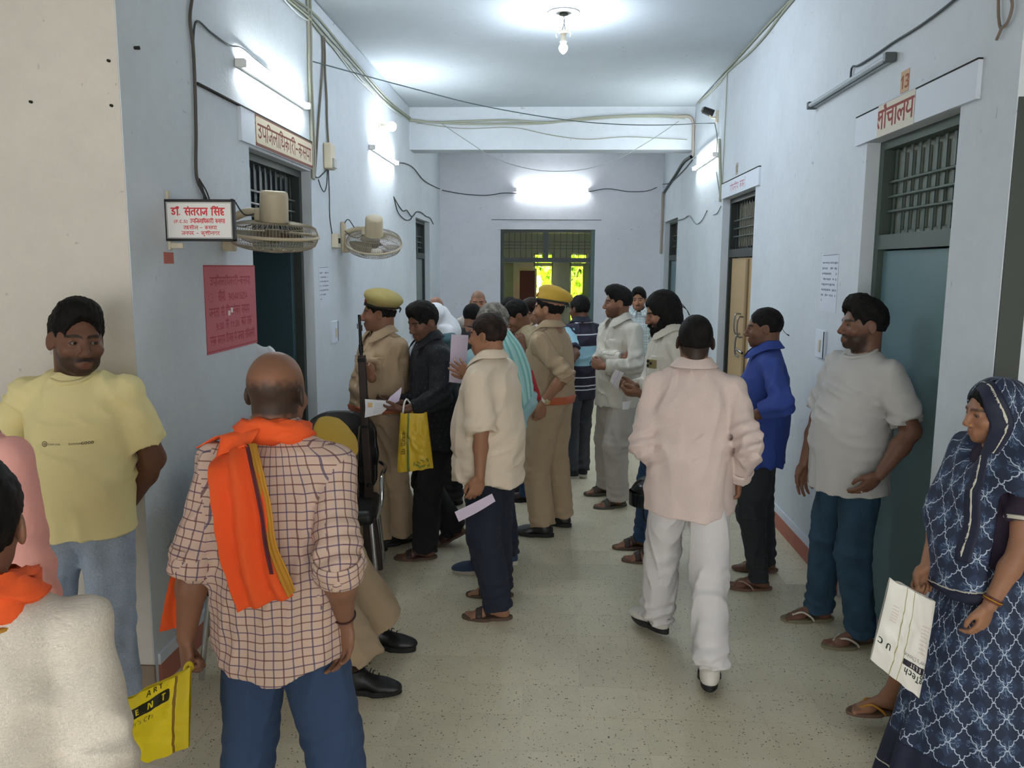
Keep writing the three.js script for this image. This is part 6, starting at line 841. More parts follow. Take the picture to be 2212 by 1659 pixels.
{ // police officer seen from behind
  const S = { mat: C.khaki, sleeve: 'long', sleeveTo: 0.12, hem: 0.9, tuck: true, loose: 0.018, sleeveLoose: 0.011, fold: 0.008, seed: 91, collar: true, rolled: true, cuffAt: 1.14, cuffW: 0.07 };
  person({ label: 'police officer with mustard beret and orange belt, back to the camera', at: [-0.0, -5.5], yaw: -2.05, h: 1.69, skin: 'mid', girth: 1.12, belly: 0.035, shoulders: 1.02, head: [0.0, 0.12, 0], face: { stubble: 0.5, moustache: 0.7 }, arms: [{ to: [-0.045, 0.963, -5.26], pole: [0.9, -0.2, 0.4], dir: [-0.15, -1, 0.05], palm: [-0.6, 0, -0.8], curl: 0.9, thumb: 0.6 }, { to: [-0.28, 0.95, -5.6], pole: [-0.5, -0.5, -0.5], dir: [-0.6, 0, 0.4] }], legs: [{ to: [-0.036, -0, -5.452], turn: -1.75 }, { to: [0.095, 0, -5.685], turn: -2.0 }],
    shirt: { ...S, extras: (R, put) => uniform(R, S, put) }, pants: { mat: C.khaki, loose: 0.026, hemR: 0.085, hemUp: 0.045, seed: 14, belt: (R) => patchOf(shirtOf(R, S), zone(R.P, -0.26, 0.26, 0.948, 1.0, -1, 1, R.s), 0.009, 0.008), beltMat: C.belt, beltLabel: 'orange leather belt' }, hair: { t: 0.01, nape: -0.06, cover: 0.05 }, shoes: { kind: 'shoe', mat: C.leather }, extras: (R, put) => { beretOf(R, put, C.beret, 0.2); watchOf(R, put, 0, std(0xc9b48a, 0.3, { metalness: 0.5 }), C.silver); } });
}
{ // seated police officer
  const S = { mat: C.khaki, sleeve: 'long', sleeveTo: 0.3, hem: 0.9, tuck: true, loose: 0.02, fold: 0.008, seed: 95, collar: true };
  person({ label: 'seated police officer in a mustard beret, black boots stretched to the right', at: [-1.2, -3.55], yaw: 1.5, pelvis: [-1.38, 0.53, -3.55], h: 1.68, lean: [0.62, 0.1, 0], head: [0.5, -0.3, 0], skin: 'dark', girth: 1.12, arms: [{ to: [-1.1, 0.62, -3.75], pole: [-0.6, -1, -0.4], dir: [1, -0.2, 0] }, { to: [-1.1, 0.62, -3.42], pole: [-0.6, -1, 0.5], dir: [1, -0.2, 0] }], legs: [{ to: [-0.83, 0, -3.74], turn: 1.45, pole: [0.5, 1, -0.1] }, { to: [-0.83, 0, -3.31], turn: 1.55, pole: [0.5, 1, 0.1] }],
    shirt: S, pants: { mat: C.khaki, loose: 0.034, hemR: 0.155, hemUp: 0.085, seed: 15, waist: 1.02, floor: 0.02 }, hair: { t: 0.012, nape: -0.06, cover: 0.05 }, shoes: { kind: 'shoe', mat: C.leather, hi: 0.06, sole: 0, laceMat: C.leather }, extras: (R, put) => beretOf(R, put, C.beret, 0.2, C.bandBlack, false) });
}
{ // black shirt
  const S = { mat: C.dots, sleeve: 'long', sleeveTo: 0.72, hem: 0.76, loose: 0.024, fold: 0.008, seed: 101, collar: true, collarW: 1.06 };
  person({ label: 'man in a black dotted shirt looking down at papers in his hands', at: [-0.715, -5.03], yaw: -1.08, h: 1.64, skin: 'dark', lean: [0.1, 0, 0], head: [0.2, 0.3, -0.06], face: { stubble: 0.3, moustache: 0.3, gazeUp: -0.5 }, arms: [{ to: [-0.858, 1.007, -4.7], pole: [1, -0.7, 0.1], dir: [-1, 0.12, 0.05], palm: [0.05, 0.9, -0.3], curl: 0.35, thumb: 0.5 }, { to: [-0.944, 0.98, -4.95], pole: [0.3, -1, -0.6], dir: [-1, 0.2, 0.2], palm: [0, 0.7, 0.6], curl: 0.5 }], legs: [{ to: [-0.782, 0, -4.968], turn: -1.35 }, { to: [-0.637, 0, -5.241], turn: -1.3, lift: 0.05, pitch: 0.4 }],
    shirt: { ...S, extras: (R, put) => placket(R, S, put) }, pants: { mat: C.black, loose: 0.024, hemR: 0.085, seed: 16, stack: 0.6 }, hair: { t: 0.014, top: 0.01, nape: -0.05, line: -0.012, rough: 0.004 }, shoes: { kind: 'sandal', mat: C.rubberBrown, strapMat: C.brownLeather } });
}
{ // cream short-sleeved shirt
  const S = { mat: C.cream, sleeve: 'short', sleeveTo: 1, hem: 0.755, loose: 0.026, sleeveLoose: 0.03, fold: 0.006, seed: 111, collar: true, flare: 0.1, curve: 0.03 };
  person({ label: 'man in a cream short-sleeved shirt and navy trousers holding a folded paper', at: [-0.31, -4.2], yaw: -1.95, h: 1.61, skin: 'mid', girth: 1.14, belly: 0.03, head: [0.04, 0.02, 0], face: { moustache: 0.5, hairTone: [0.03, 0.02, 0.018] }, arms: [{ to: [-0.341, 0.751, -3.94], pole: [0.6, -0.1, 0.6], dir: [-0.28, -0.95, 0.05], palm: [-0.3, 0.1, -0.9], curl: [0.5, 0.6, 0.75, 0.85], thumb: 0.4 }, { to: [-0.416, 1.254, -4.42], pole: [-0.6, -1, 0], dir: [-0.85, 0.5, 0.1], palm: [-0.2, 0.2, -0.9], curl: 0.35, spread: 0.9, thumb: 0.1 }], legs: [{ to: [-0.258, 0, -4.098], turn: -1.52 }, { to: [-0.266, 0, -4.393], turn: -1.6 }],
    shirt: S, pants: { mat: C.navy, loose: 0.024, hemR: 0.075, seed: 17, stack: 1 }, hair: { t: 0.008, nape: -0.05, mat: mats.hairBrown, line: 0.002 }, shoes: { kind: 'sandal', mat: C.rubberBrown, strapMat: C.brownLeather } });
}
person({ label: 'grey-haired man in an aqua shirt with a towel on his shoulder', at: [-0.33, -4.86], yaw: -2.35, h: 1.625, skin: 'brown', head: [0.1, 0.2, 0], headSize: 1.02, face: { hairTone: [0.12, 0.11, 0.1], stubble: 0.3 }, legs: [{ to: [-0.387, 0, -4.738], turn: -1.6 }, { to: [-0.255, 0, -4.919], turn: -1.9 }], arms: [{ to: [-0.42, 0.95, -4.72], pole: [0.5, -0.5, 0.5] }, {}], shirt: { mat: C.aqua, sleeve: 'long', hem: 0.76, loose: 0.026, fold: 0.007, seed: 121, collar: true }, pants: { mat: C.navy, loose: 0.02, seed: 18 }, hair: { t: 0.017, mat: mats.hairGray, rough: 0.005, nape: -0.06 }, shoes: { kind: 'shoe', mat: C.blueShoe, soleMat: std(0xb9b2a4, 0.8) },
  extras: (R, put) => put('towel', joined([sheet(loc(R, between([[-0.29, 1.455, -4.68], [-0.253, 1.37, -4.6], [-0.2, 1.182, -4.62], [-0.174, 1.014, -4.66]], [[-0.243, 1.489, -4.7], [-0.166, 1.397, -4.66], [-0.112, 1.256, -4.68], [-0.096, 1.114, -4.72]], 24, 0.008, 2.5, 1)), 0.005)]), std(0xa9d4d4, 0.95, { map: canvasTex(128, 128, (x, w) => { x.fillStyle = '#ffffff'; x.fillRect(0, 0, w, w); x.fillStyle = '#b7dcd8'; x.fillRect(20, 0, 20, w); x.fillRect(70, 0, 14, w); x.fillRect(100, 0, 12, w); }) })) });
person({ label: 'man with a white cloth over his head bending forward in the crowd', at: [-0.77, -6.25], yaw: -1.2, h: 1.6, lean: [0.16, 0, 0], skin: 'dark', head: [0.5, -0.1, 0], face: { stubble: 0.6 }, shirt: { mat: C.teal, sleeve: 'long', hem: 0.66, loose: 0.026, fold: 0.007, seed: 131, flare: 0.12 }, pants: { mat: C.black, seed: 19 }, shoes: { kind: 'shoe', mat: C.leather }, fine: 1.25, arms: [{ to: [-0.92, 1.0, -6.0], pole: [0.5, -1, 0] }, {}],
  extras: (R, put) => { const F = new Field(); F.add(within(R.H, ell(0, 0.032, -0.016, 0.09, 0.1, 0.108), R.hs), 0.03); F.add(rc(pt(R.H, 0, -0.02, -0.06), pt(R.C, 0, 1.44, -0.05), 0.085, 0.1), 0.05); F.add(rc(pt(R.C, 0.1, 1.42, -0.02), pt(R.C, -0.1, 1.42, -0.02), 0.07, 0.07), 0.05); F.cut(within(R.H, ell(0, -0.055, 0.115, 0.072, 0.13, 0.085), R.hs), 0.01); F.reach([pt(R.H, 0, 0, 0), 0.2], [pt(R.C, 0, 1.42, 0), 0.25]); F.amp = 0.005; F.bend = (x, y, z) => 0.005 * Math.sin((x + z) * 60 + y * 40 + 4 * fnoise(x * 9, y * 9, z * 9)); put('head_cloth', meshOf(F, 0.0065, { lay: (x, y, z) => ({ p: 0, u: x + z, v: y, w: 0 }) }), C.veil); } });
person({ label: 'bald man in a white shirt looking down at the back left', at: [-1.12, -7.85], yaw: 0.35, h: 1.57, skin: 'brown', head: [0.35, 0.1, 0], face: { brow: 0.5, stubble: 0.15 }, shirt: { mat: C.white, sleeve: 'long', hem: 0.75, seed: 141, collar: true }, pants: { mat: C.charcoal }, fine: 1.5, arms: [{ to: [-0.95, 1.1, -7.6], pole: [0.5, -1, 0], dir: [-0.3, 1, 0.3] }, {}] });
person({ label: 'man with a shaved head facing the camera above the crowd', at: [-0.72, -8.1], yaw: 0.1, h: 1.61, skin: 'mid', head: [0.1, 0, 0], headSize: 1.03, face: { crop: 0.45, stubble: 0.1 }, shirt: { mat: C.stone, sleeve: 'long', hem: 0.75, seed: 151, collar: true }, pants: { mat: C.charcoal }, fine: 1.5 });
person({ label: 'dark-haired person half hidden behind the grey-haired man', at: [-0.72, -7.25], yaw: 2.4, h: 1.52, skin: 'brown', head: [0.25, 0, 0], shirt: { mat: C.charcoal, sleeve: 'long', hem: 0.75, seed: 161 }, pants: { mat: C.black }, hair: { t: 0.014 }, fine: 1.6 });
person({ label: 'young man in an olive T-shirt resting chin on hand, head bowed', at: [-0.13, -6.2], yaw: -1.35, h: 1.63, lean: [0.14, 0, 0], skin: 'brown', head: [0.42, 0, 0], arms: [{ to: [-0.206, 1.255, -5.98], pole: [0.2, -1, 0.3], dir: [-0.3, 0.9, 0], curl: 1.0 }, {}], legs: [{ to: [-0.166, 0, -6.381], turn: -1.4 }, {}], shirt: { mat: C.olive, sleeve: 'short', hem: 0.79, seed: 171 }, pants: { mat: C.jean, seed: 20 }, hair: { t: 0.012, nape: -0.03 }, shoes: { kind: 'shoe', mat: C.brownLeather }, fine: 1.15 });
person({ label: 'man in a pinkish shirt looking down between the grey head and the doorway', at: [-0.36, -7.65], yaw: -0.2, h: 1.57, skin: 'dark', head: [0.32, -0.1, 0], face: { stubble: 0.3 }, arms: [{ to: [-0.3, 1.2, -7.3], pole: [0.5, -1, 0], dir: [-0.3, 1, 0.2] }, {}], shirt: { mat: linen([214, 186, 182], 77, 0.06), sleeve: 'long', hem: 0.75, seed: 181, collar: true }, pants: { mat: C.charcoal }, hair: { t: 0.014, top: 0.008 }, fine: 1.35 });
person({ label: 'dark-haired man in a striped white shirt behind the mustard beret', at: [-0.11, -6.7], yaw: -0.75, h: 1.6, skin: 'mid', head: [0.28, -0.1, 0], shirt: { mat: C.stripe, sleeve: 'long', hem: 0.75, seed: 191, collar: true }, pants: { mat: C.charcoal }, hair: { t: 0.013, top: 0.008, mat: mats.hairBrown }, fine: 1.35 });
person({ label: 'man in a sky-blue and dark striped polo behind the police officer', at: [0.27, -7.2], yaw: -2.45, h: 1.6, skin: 'dark', head: [0.12, 0.1, 0], arms: [{ to: [0.1, 0.98, -6.75], pole: [0.8, -0.3, 0.4] }, { to: [0.36, 1.0, -7.15], pole: [0.8, -0.3, 0.2] }], legs: [{ to: [0.189, 0, -6.861], turn: -1.7 }, { to: [0.292, 0, -7.088], turn: -2.6 }], shirt: { mat: C.polo, sleeve: 'short', sleeveTo: 0.8, hem: 0.74, seed: 201, collar: true, collarMat: C.navy }, pants: { mat: cloth(0x3a3d42), loose: 0.016, hemR: 0.07, seed: 21 }, hair: { t: 0.014, nape: -0.08 }, shoes: { kind: 'shoe', mat: C.charcoal, soleMat: std(0xb9b2a6, 0.8) }, fine: 1.15 });
person({ label: 'man in a black top and jeans standing beyond the end doorway', at: [0.72, -14.2], yaw: 1.3, h: 1.6, skin: 'deep', lean: [0.18, 0, 0], head: [0.3, 0, 0], shirt: { mat: C.black, sleeve: 'long', hem: 0.82, seed: 211, rib: false }, pants: { mat: C.jean }, hair: { t: 0.014 }, fine: 1.7 });
person({ label: 'young man in a plaid shirt facing the camera by the right wall', at: [0.92, -8.6], yaw: -0.1, h: 1.63, skin: 'mid', head: [0.04, -0.15, 0], face: { stubble: 0.4, moustache: 0.5 }, shirt: { mat: C.plaid, sleeve: 'long', hem: 0.76, seed: 221, collar: true }, pants: { mat: C.charcoal }, hair: { t: 0.014, top: 0.016 }, fine: 1.3 });
person({ label: 'person in white standing inside the dark left doorway', at: [-1.935, -4.97], yaw: 0.25, h: 1.6, skin: 'brown', head: [0.1, 0, 0], shirt: { mat: C.white, sleeve: 'long', hem: 0.75, seed: 231, collar: true }, pants: { mat: C.charcoal }, hair: { t: 0.013 }, fine: 1.6 });
{ // woman in the printed sari
  const o = { label: 'woman in a navy printed sari with a veil over her hair, right edge', at: [1.55, -2.84], yaw: -1.42, h: 1.47, skin: 'mid', head: [0.1, -0.12, 0], headSize: 1.04, girth: 1.04, face: { jaw: 0.92, nose: 0.95, brow: 0.7, gazeUp: -0.2 }, arms: [{ to: [1.459, 0.753, -2.63], pole: [0.8, 0.1, 0.5], dir: [-0.3, -0.95, 0.05], palm: [-0.5, 0, -0.8], curl: 0.55, thumb: 0.4 }, { to: [1.36, 0.791, -2.87], pole: [0.2, -0.5, -1], dir: [-0.3, -0.9, 0.15], palm: [0, 0.2, 1], curl: 1.1, thumb: 0.8 }], legs: [{ to: [1.46, 0, -2.7], turn: -1.5 }, { to: [1.386, 0, -3.197], turn: -1.5 }],
    shirt: { name: 'blouse', mat: C.plum, sleeve: 'short', sleeveTo: 0.62, hem: 0.9, tuck: true, loose: 0.008, sleeveLoose: 0.014, fold: 0.003, seed: 300, rib: false }, hair: { t: 0.012, line: -0.006, nape: -0.07, rough: 0.003, bun: true }, shoes: { kind: 'slipper', mat: std(0x6b5140, 0.8), strapMat: C.gold } };
  const w = person(o), R = w.R, s = R.s, cx = R.loc([1.5, 0, -2.8]);
  // draped skirt
  const K = new Field(); K.add((x, y, z) => { const u = clamp(y / (0.92 * s)), a = Math.atan2(x - cx[0] * (1 - u), z - cx[2] * (1 - u)), rx = 0.255 - 0.09 * u, rz = 0.27 - 0.135 * u, X = (x - cx[0] * (1 - u)) / rx, Z = (z - cx[2] * (1 - u)) / rz, f = (1 - u) * (0.05 * Math.sin(a * 11 + 2.5 * u) + 0.03 * Math.sin(a * 17 + 1)) + 0.012 * fnoise(x * 8, y * 3, z * 8); return Math.max((Math.hypot(X, Z) - 1 - f) * 0.13, y - 0.98 * s, 0.022 + 0.012 * Math.sin(a * 5) - y); }, 0.02); K.reach([[0, 0, 0], 0.42], [[0, 0.98 * s, 0], 0.3]);
  const layK = (x, y, z) => { const a = Math.atan2(-(x - cx[0]), -(z - cx[2])); return { p: 0, u: a * 0.24, v: y, w: 2 * Math.PI * 0.24 }; };
  const skirt = w.put('sari_skirt', meshOf(K, 0.0085, { lay: layK }), C.sari), band = (F, y0, y1, g, c) => patchOf(F, (x, y) => Math.max(y0 - y, y - y1), g, c);
  w.put('border', band(K, 0, 0.185, 0.003, 0.0085), C.veilNavy, skirt); w.put('border_line', band(K, 0.05, 0.058, 0.005, 0.006), C.silver, skirt);
  // the loose end over head, shoulders and chest
  const fe = ell(0, -0.045, 0.105, 0.086, 0.145, 0.118), fd = rc([0, -0.05, 0.11], [0.02, -0.3, 0.3], 0.085, 0.1), FC = (x, y, z) => smin(fe(x, y, z), fd(x, y, z), 0.02);
  const V = new Field(), put = (M, f, k) => V.add(within(M, f, s), k);
  V.add(within(R.H, ell(0, 0.03, -0.022, 0.094, 0.102, 0.112), R.hs), 0.02); V.add(within(R.H, ell(0, -0.08, -0.05, 0.1, 0.12, 0.085), R.hs), 0.04); put(R.C, ell(0, 1.27, 0.0, 0.195, 0.21, 0.145), 0.08);
  for (let i = 0; i < 2; i++) { const A = R.limbs[i]; V.add(rc(R.neck, A.sh, 0.075 * s, 0.078 * s), 0.06); V.add(rc(A.sh, mix3(A.sh, A.el, i ? 0.95 : 0.3), 0.078 * s, (i ? 0.085 : 0.075) * s), 0.05); }
  put(R.P, column(0.0, 0.02, 0.2, 0.17, 0.86, 1.25, 0.2), 0.08);
  V.cut(within(R.H, FC, R.hs), 0.01); V.cut(capped(mix3(R.limbs[0].sh, R.limbs[0].el, 0.3), add3(R.limbs[0].el, [0, -0.3, 0]), 0.085 * s, 0.11 * s), 0.02);
  V.and(within(R.P, (x, y, z) => 0.885 + 0.1 * x - 0.05 * Math.sin(z * 6) - y, s), 0.004);
  V.reach([pt(R.H, 0, 0, 0), 0.2], [pt(R.C, 0, 1.25, 0), 0.34], [pt(R.P, 0, 0.88, 0), 0.32], [R.limbs[1].el, 0.12]);
  V.amp = 0.01; V.bend = (x, y, z) => -0.007 * (1 - 2.4 * Math.abs(fnoise(x * 9 + y * 4, y * 4, z * 9))) - 0.004 * fnoise(x * 16, y * 7, z * 16);
  const e = R.H.clone().invert(), v = new THREE.Vector3(), veil = w.put('sari_veil', meshOf(V, 0.0075, { lay: (x, y, z) => ({ p: 0, u: Math.atan2(-x, -z) * 0.2, v: y, w: 2 * Math.PI * 0.2 }) }), C.sari);
  const edge = (d) => (x, y, z) => { v.set(x, y, z).applyMatrix4(e); return Math.max(fe(v.x, v.y, v.z) * R.hs - d, -v.y - 0.13, -v.x - 0.01); };
  const eP = R.C.clone().invert(), u = new THREE.Vector3(), strip = (x, y, z) => { u.set(x, y, z).applyMatrix4(eP); return Math.max(Math.abs(u.x - 0.075 - 0.12 * (1.3 - u.y) + 0.9 * (1.3 - u.y) ** 2 * 0) - 0.032, u.y - 1.44, -u.z, 1.0 - u.y); }, hem = (x, y, z) => { u.set(x, y, z).applyMatrix4(R.P.clone().invert()); return u.y - 0.885 - 0.1 * u.x + 0.05 * Math.sin(u.z * 6) - 0.03; };
  const Pinv = R.P.clone().invert(), hemF = (x, y, z) => { u.set(x, y, z).applyMatrix4(Pinv); return u.y - (0.885 + 0.1 * u.x - 0.05 * Math.sin(u.z * 6)) - 0.035; };
  w.put('border', patchOf(V, (x, y, z) => Math.min(edge(0.052)(x, y, z), strip(x, y, z), hemF(x, y, z)), 0.004, 0.0065), C.veilNavy, veil);
  w.put('border_line', patchOf(V, (x, y, z) => Math.min(Math.max(edge(0.041)(x, y, z), 0.034 - fe(v.x, v.y, v.z) * R.hs), Math.max(Math.abs((u.set(x, y, z).applyMatrix4(eP), u.x - 0.075 - 0.12 * (1.3 - u.y))) - 0.005, u.y - 1.42, 1.02 - u.y, -u.z), Math.abs(hemF(x, y, z) - 0.004) - 0.0035), 0.006, 0.0055), C.silver, veil);
  braceletOf(R, w.put, 0, 0.87, std(0x5b2f33, 0.35), 1); braceletOf(R, w.put, 0, 0.9, C.gold, 1); braceletOf(R, w.put, 0, 0.93, std(0x6d3b2a, 0.35), 1);
  w.put('nose_pin', new THREE.SphereGeometry(0.0035, 10, 8).translate(...pt(R.H, 0.0205, -0.034, 0.099)), C.gold);
  w.put('sleeve_trim', cuffOf(R, R.limbs[0], 0.62, 0.062 * s, 0.012, 0.004), C.silver);
}
// ---------------------------------------------------------------- things held or worn loose
function thingMesh(name, label, cat, parts, grp) { const g = group(name, tag(label, cat, grp)); for (const [n, geo, m] of parts) mesh(n, geo, m, g); return g; }
// a stuffed bag between four world corners (top left, top right, bottom right, bottom left)
function bagGeo(c, thick, seedN, pinch = 0.25) {
  const rows = (side) => { const R = []; for (let i = 0; i <= 22; i++) { const v = i / 22, row = []; for (let j = 0; j <= 20; j++) { const u = j / 20, a = mix3(c[0], c[1], u), b = mix3(c[3], c[2], u), p = mix3(a, b, v), e = Math.sin(Math.PI * clamp(u * 0.98 + 0.01)) ** 0.5 * (pinch + (1 - pinch) * Math.sin(Math.PI * clamp(v * 0.9 + 0.08)) ** 0.6), n = fnoise(u * 5 + seedN, v * 6, seedN) * 0.35 + 0.35 * (1 - 2.5 * Math.abs(fnoise(u * 9 + v * 4, v * 7 - u * 3, seedN + 3))); row.push([p[0], p[1] + 0.004 * fnoise(u * 7, v * 7, 2), p[2] + side * thick * (0.5 * e + 0.3 * n * e) + 0.0015 * side]); } R.push(row); } return R; };
  return [sheet(rows(1), 0.0012), sheet(rows(-1), 0.0012)];
}
const flipV = (g) => { const u = g.attributes.uv; for (let i = 0; i < u.count; i++) u.setY(i, 1 - u.getY(i)); return g; };
const glossy = (map, r = 0.4) => std(0xffffff, r, { map });
{
  const c = [[-1.197, 0.618, -2.12], [-0.955, 0.779, -2.02], [-0.972, 0.547, -2.02], [-1.238, 0.393, -2.12]], [f, b] = bagGeo(c, 0.05, 3);
  const t = canvasTex(700, 800, (x, w, h) => { x.fillStyle = '#d8c21c'; x.fillRect(0, 0, w, h); x.save(); x.translate(120, 40); x.rotate(-0.1); x.fillStyle = '#20200f'; x.font = 'bold 70px sans-serif'; x.fillText('A R T', 150, 40); x.beginPath(); x.roundRect(-40, 78, 430, 120, 24); x.fill(); x.fillStyle = '#d8c21c'; x.font = 'bold 92px sans-serif'; x.fillText('E', 30, 170); x.fillText('N', 160, 170); x.fillText('T', 300, 170); x.fillStyle = '#2a2a12'; x.font = '78px sans-serif'; x.fillText("er's Ch", -20, 300); x.restore(); x.fillStyle = '#7a5a10'; x.fillRect(560, 0, 26, h); x.globalAlpha = 0.25; x.fillStyle = '#8c7a10'; x.fillRect(590, 0, 110, h); });
  thingMesh('carry_bag', 'bright yellow plastic bag with black print hanging from the checked-shirt man', 'bag', [['front', flipV(f), glossy(t)], ['back', b, std(0xd0b91e, 0.4)], ['handle', joined([tube([[-0.988, 0.749, -2.05], [-0.987, 0.76, -2.06], [-0.976, 0.768, -2.06], [-0.965, 0.755, -2.05]], 0.006, 12)]), std(0xd0b91e, 0.4)]]);
}
{
  const c = [[-0.868, 0.998, -4.66], [-0.715, 1.006, -4.66], [-0.679, 0.674, -4.66], [-0.894, 0.642, -4.66]], [f, b] = bagGeo(c, 0.1, 8);
  const t = canvasTex(400, 640, (x, w, h) => { x.fillStyle = '#d9b532'; x.fillRect(0, 0, w, h); x.fillStyle = '#6d7a3a'; x.fillRect(118, 0, 30, h); x.globalAlpha = 0.6; for (let i = 0; i < 9; i++) { x.beginPath(); x.ellipse(190 + 180 * rnd(), 520 + 90 * rnd(), 26, 12, rnd() * 3, 0, 7); x.fill(); } x.globalAlpha = 1; x.save(); x.translate(60, 190); x.rotate(Math.PI / 2); brush(x, 'kwpa pa', 0, -26, 44, 250, '#6a5a22', 0.2); x.restore(); });
  thingMesh('carry_bag', 'yellow woven bag with green stripe hanging from the black-shirt man', 'bag', [['front', flipV(f), glossy(t, 0.5)], ['back', b, std(0xcaa62e, 0.5)], ['handle', tube([[-0.857, 0.976, -4.66], [-0.851, 1.05, -4.68], [-0.841, 1.074, -4.7], [-0.828, 1.054, -4.72], [-0.804, 1.027, -4.72], [-0.773, 0.987, -4.68]], 0.0055, 20), mats.white]]);
}
{
  const c = [[1.134, 0.833, -2.64], [1.287, 0.76, -2.64], [1.26, 0.417, -2.64], [1.09, 0.548, -2.64]], [f, b] = bagGeo(c, 0.05, 15);
  const t = canvasTex(640, 960, (x, w, h) => { x.fillStyle = '#dedbd3'; x.fillRect(0, 0, w, h); x.fillStyle = '#97925a'; x.fillRect(220, 0, 10, h); x.fillRect(320, 0, 9, h); x.save(); x.translate(w, h); x.rotate(Math.PI); x.fillStyle = '#22302a'; x.font = 'bold 96px sans-serif'; x.fillText('gTech', 2, 190); x.fillStyle = '#201c2a'; x.fillRect(8, 215, 300, 66); x.fillStyle = '#dedbd3'; x.font = 'bold 56px sans-serif'; x.fillText('E L I T', 54, 268); x.fillStyle = '#4a4a4a'; x.font = '58px sans-serif'; x.fillText("ner's Choice", 0, 348); x.fillStyle = '#22302a'; x.font = 'bold 96px sans-serif'; x.fillText('U C', 470, 310); x.fillStyle = '#b8807c'; x.font = '30px sans-serif'; for (let i = 0; i < 8; i++) { x.fillText('lorem'.replace(/./g, '=') + '==', 40, 430 + i * 38); if (i < 6) x.fillText('=====', 470, 560 + i * 36); } x.restore(); });
  thingMesh('carry_bag', 'white printed plastic bag held upside down by the woman in the sari', 'bag', [['front', flipV(f), glossy(t)], ['back', b, std(0xd8d6ce, 0.4)]]);
}
{
  const c = [[-0.171, 1.226, -5], [-0.108, 1.215, -5], [-0.049, 1.036, -5], [-0.158, 1.006, -5]], [f, b] = bagGeo(c, 0.08, 21);
  thingMesh('cloth_bag', 'red bag beside the grey-haired man in front of the officer', 'bag', [['front', f, std(0xa8232b, 0.7)], ['back', b, std(0x8c1e26, 0.7)], ['strap', tube([[-0.166, 1.22, -5], [-0.188, 1.297, -4.98], [-0.199, 1.363, -4.95]], 0.008, 10), std(0x8c1e26, 0.7)]]);
}
function leafOf(L, Rr, n = 14, wave = 0.002) { return sheet(between(L, Rr, n, wave, 0.5), 0.0008); }
{
  const t = canvasTex(300, 400, (x, w, h) => { x.fillStyle = '#e8e8ee'; x.fillRect(0, 0, w, h); x.fillStyle = '#e0b98a'; x.fillRect(30, 200, 60, 120); x.fillStyle = '#9aa4b8'; for (let i = 0; i < 10; i++) x.fillRect(120, 60 + i * 28, 90 + 60 * rnd(), 5); });
  thingMesh('paper_bundle', 'white printed papers in the hands of the black-shirt man', 'papers', [['sheet', leafOf([[-1.065, 1.087, -4.6], [-1.061, 1.04, -4.59], [-1.063, 0.982, -4.58]], [[-0.932, 1.062, -4.7], [-0.948, 1.026, -4.68], [-0.982, 0.991, -4.66]]), std(0xffffff, 0.7, { map: t })], ['sheet', leafOf([[-0.89, 1.127, -4.82], [-0.892, 1.091, -4.8], [-0.9, 1.049, -4.78]], [[-0.96, 1.067, -4.8], [-0.979, 1.031, -4.78], [-0.992, 0.995, -4.76]]), mats.lilacPaper]]);
  thingMesh('folded_paper', 'long folded white paper in the cream-shirt man\'s lowered hand', 'paper', [['sheet', joined([leafOf([[-0.464, 0.641, -3.9], [-0.372, 0.688, -3.9], [-0.278, 0.739, -3.9]], [[-0.443, 0.591, -3.9], [-0.351, 0.641, -3.9], [-0.261, 0.7, -3.9]], 10, 0.001), leafOf([[-0.462, 0.637, -3.905], [-0.372, 0.684, -3.906], [-0.28, 0.736, -3.905]], [[-0.444, 0.592, -3.905], [-0.351, 0.641, -3.906], [-0.264, 0.7, -3.905]], 10, 0.001)]), mats.lilacPaper]]);
  thingMesh('paper_sheet', 'tall lilac sheet of paper held up near the cream-shirt man\'s raised hand', 'paper', [['sheet', leafOf([[-0.562, 1.467, -4.6], [-0.57, 1.327, -4.6], [-0.579, 1.19, -4.62]], [[-0.468, 1.459, -4.64], [-0.479, 1.323, -4.64], [-0.492, 1.175, -4.66]], 12, 0.002), mats.lilacPaper]]);
  thingMesh('paper_bundle', 'curved sheaf of papers in the bearded man\'s hands', 'papers', [0, 1, 2].map((i) => ['sheet', leafOf([[0.393, 1.245, -4.86], [0.371, 1.205, -4.86], [0.361, 1.172, -4.86]].map((p) => add3(p, [0.004 * i, -0.002 * i, -0.004 * i])), [[0.435, 1.218, -4.9], [0.414, 1.172, -4.9], [0.402, 1.116, -4.9]].map((p) => add3(p, [0.006 * i, 0, -0.004 * i])), 10, 0.003), i === 1 ? mats.lilacPaper : mats.paper]));
  thingMesh('paper_sheet', 'white paper hanging below the bearded man\'s hands', 'paper', [['sheet', leafOf([[0.442, 1.042, -4.9], [0.441, 0.994, -4.9]], [[0.497, 1.046, -4.92], [0.482, 0.994, -4.92]], 8, 0.002), mats.paper]]);
}
{ // phone in the bearded man's chest pocket
  const p = [0.606, 1.281, -4.86], g = group('mobile_phone', tag('gold phone with three lenses in the bearded man\'s chest pocket', 'phone'), p, -0.75); mesh('body', rbox(0.068, 0.055, 0.009, 0.004), std(0x8f8158, 0.35, { metalness: 0.4 }), g);
  for (const [x, y] of [[-0.024, 0.014], [-0.024, -0.012], [-0.004, 0.002]]) mesh('lens', cyl(0.0085, 0.0085, 0.005, 18).rotateX(Math.PI / 2).translate(x, y, 0.006), mats.black, g);
}
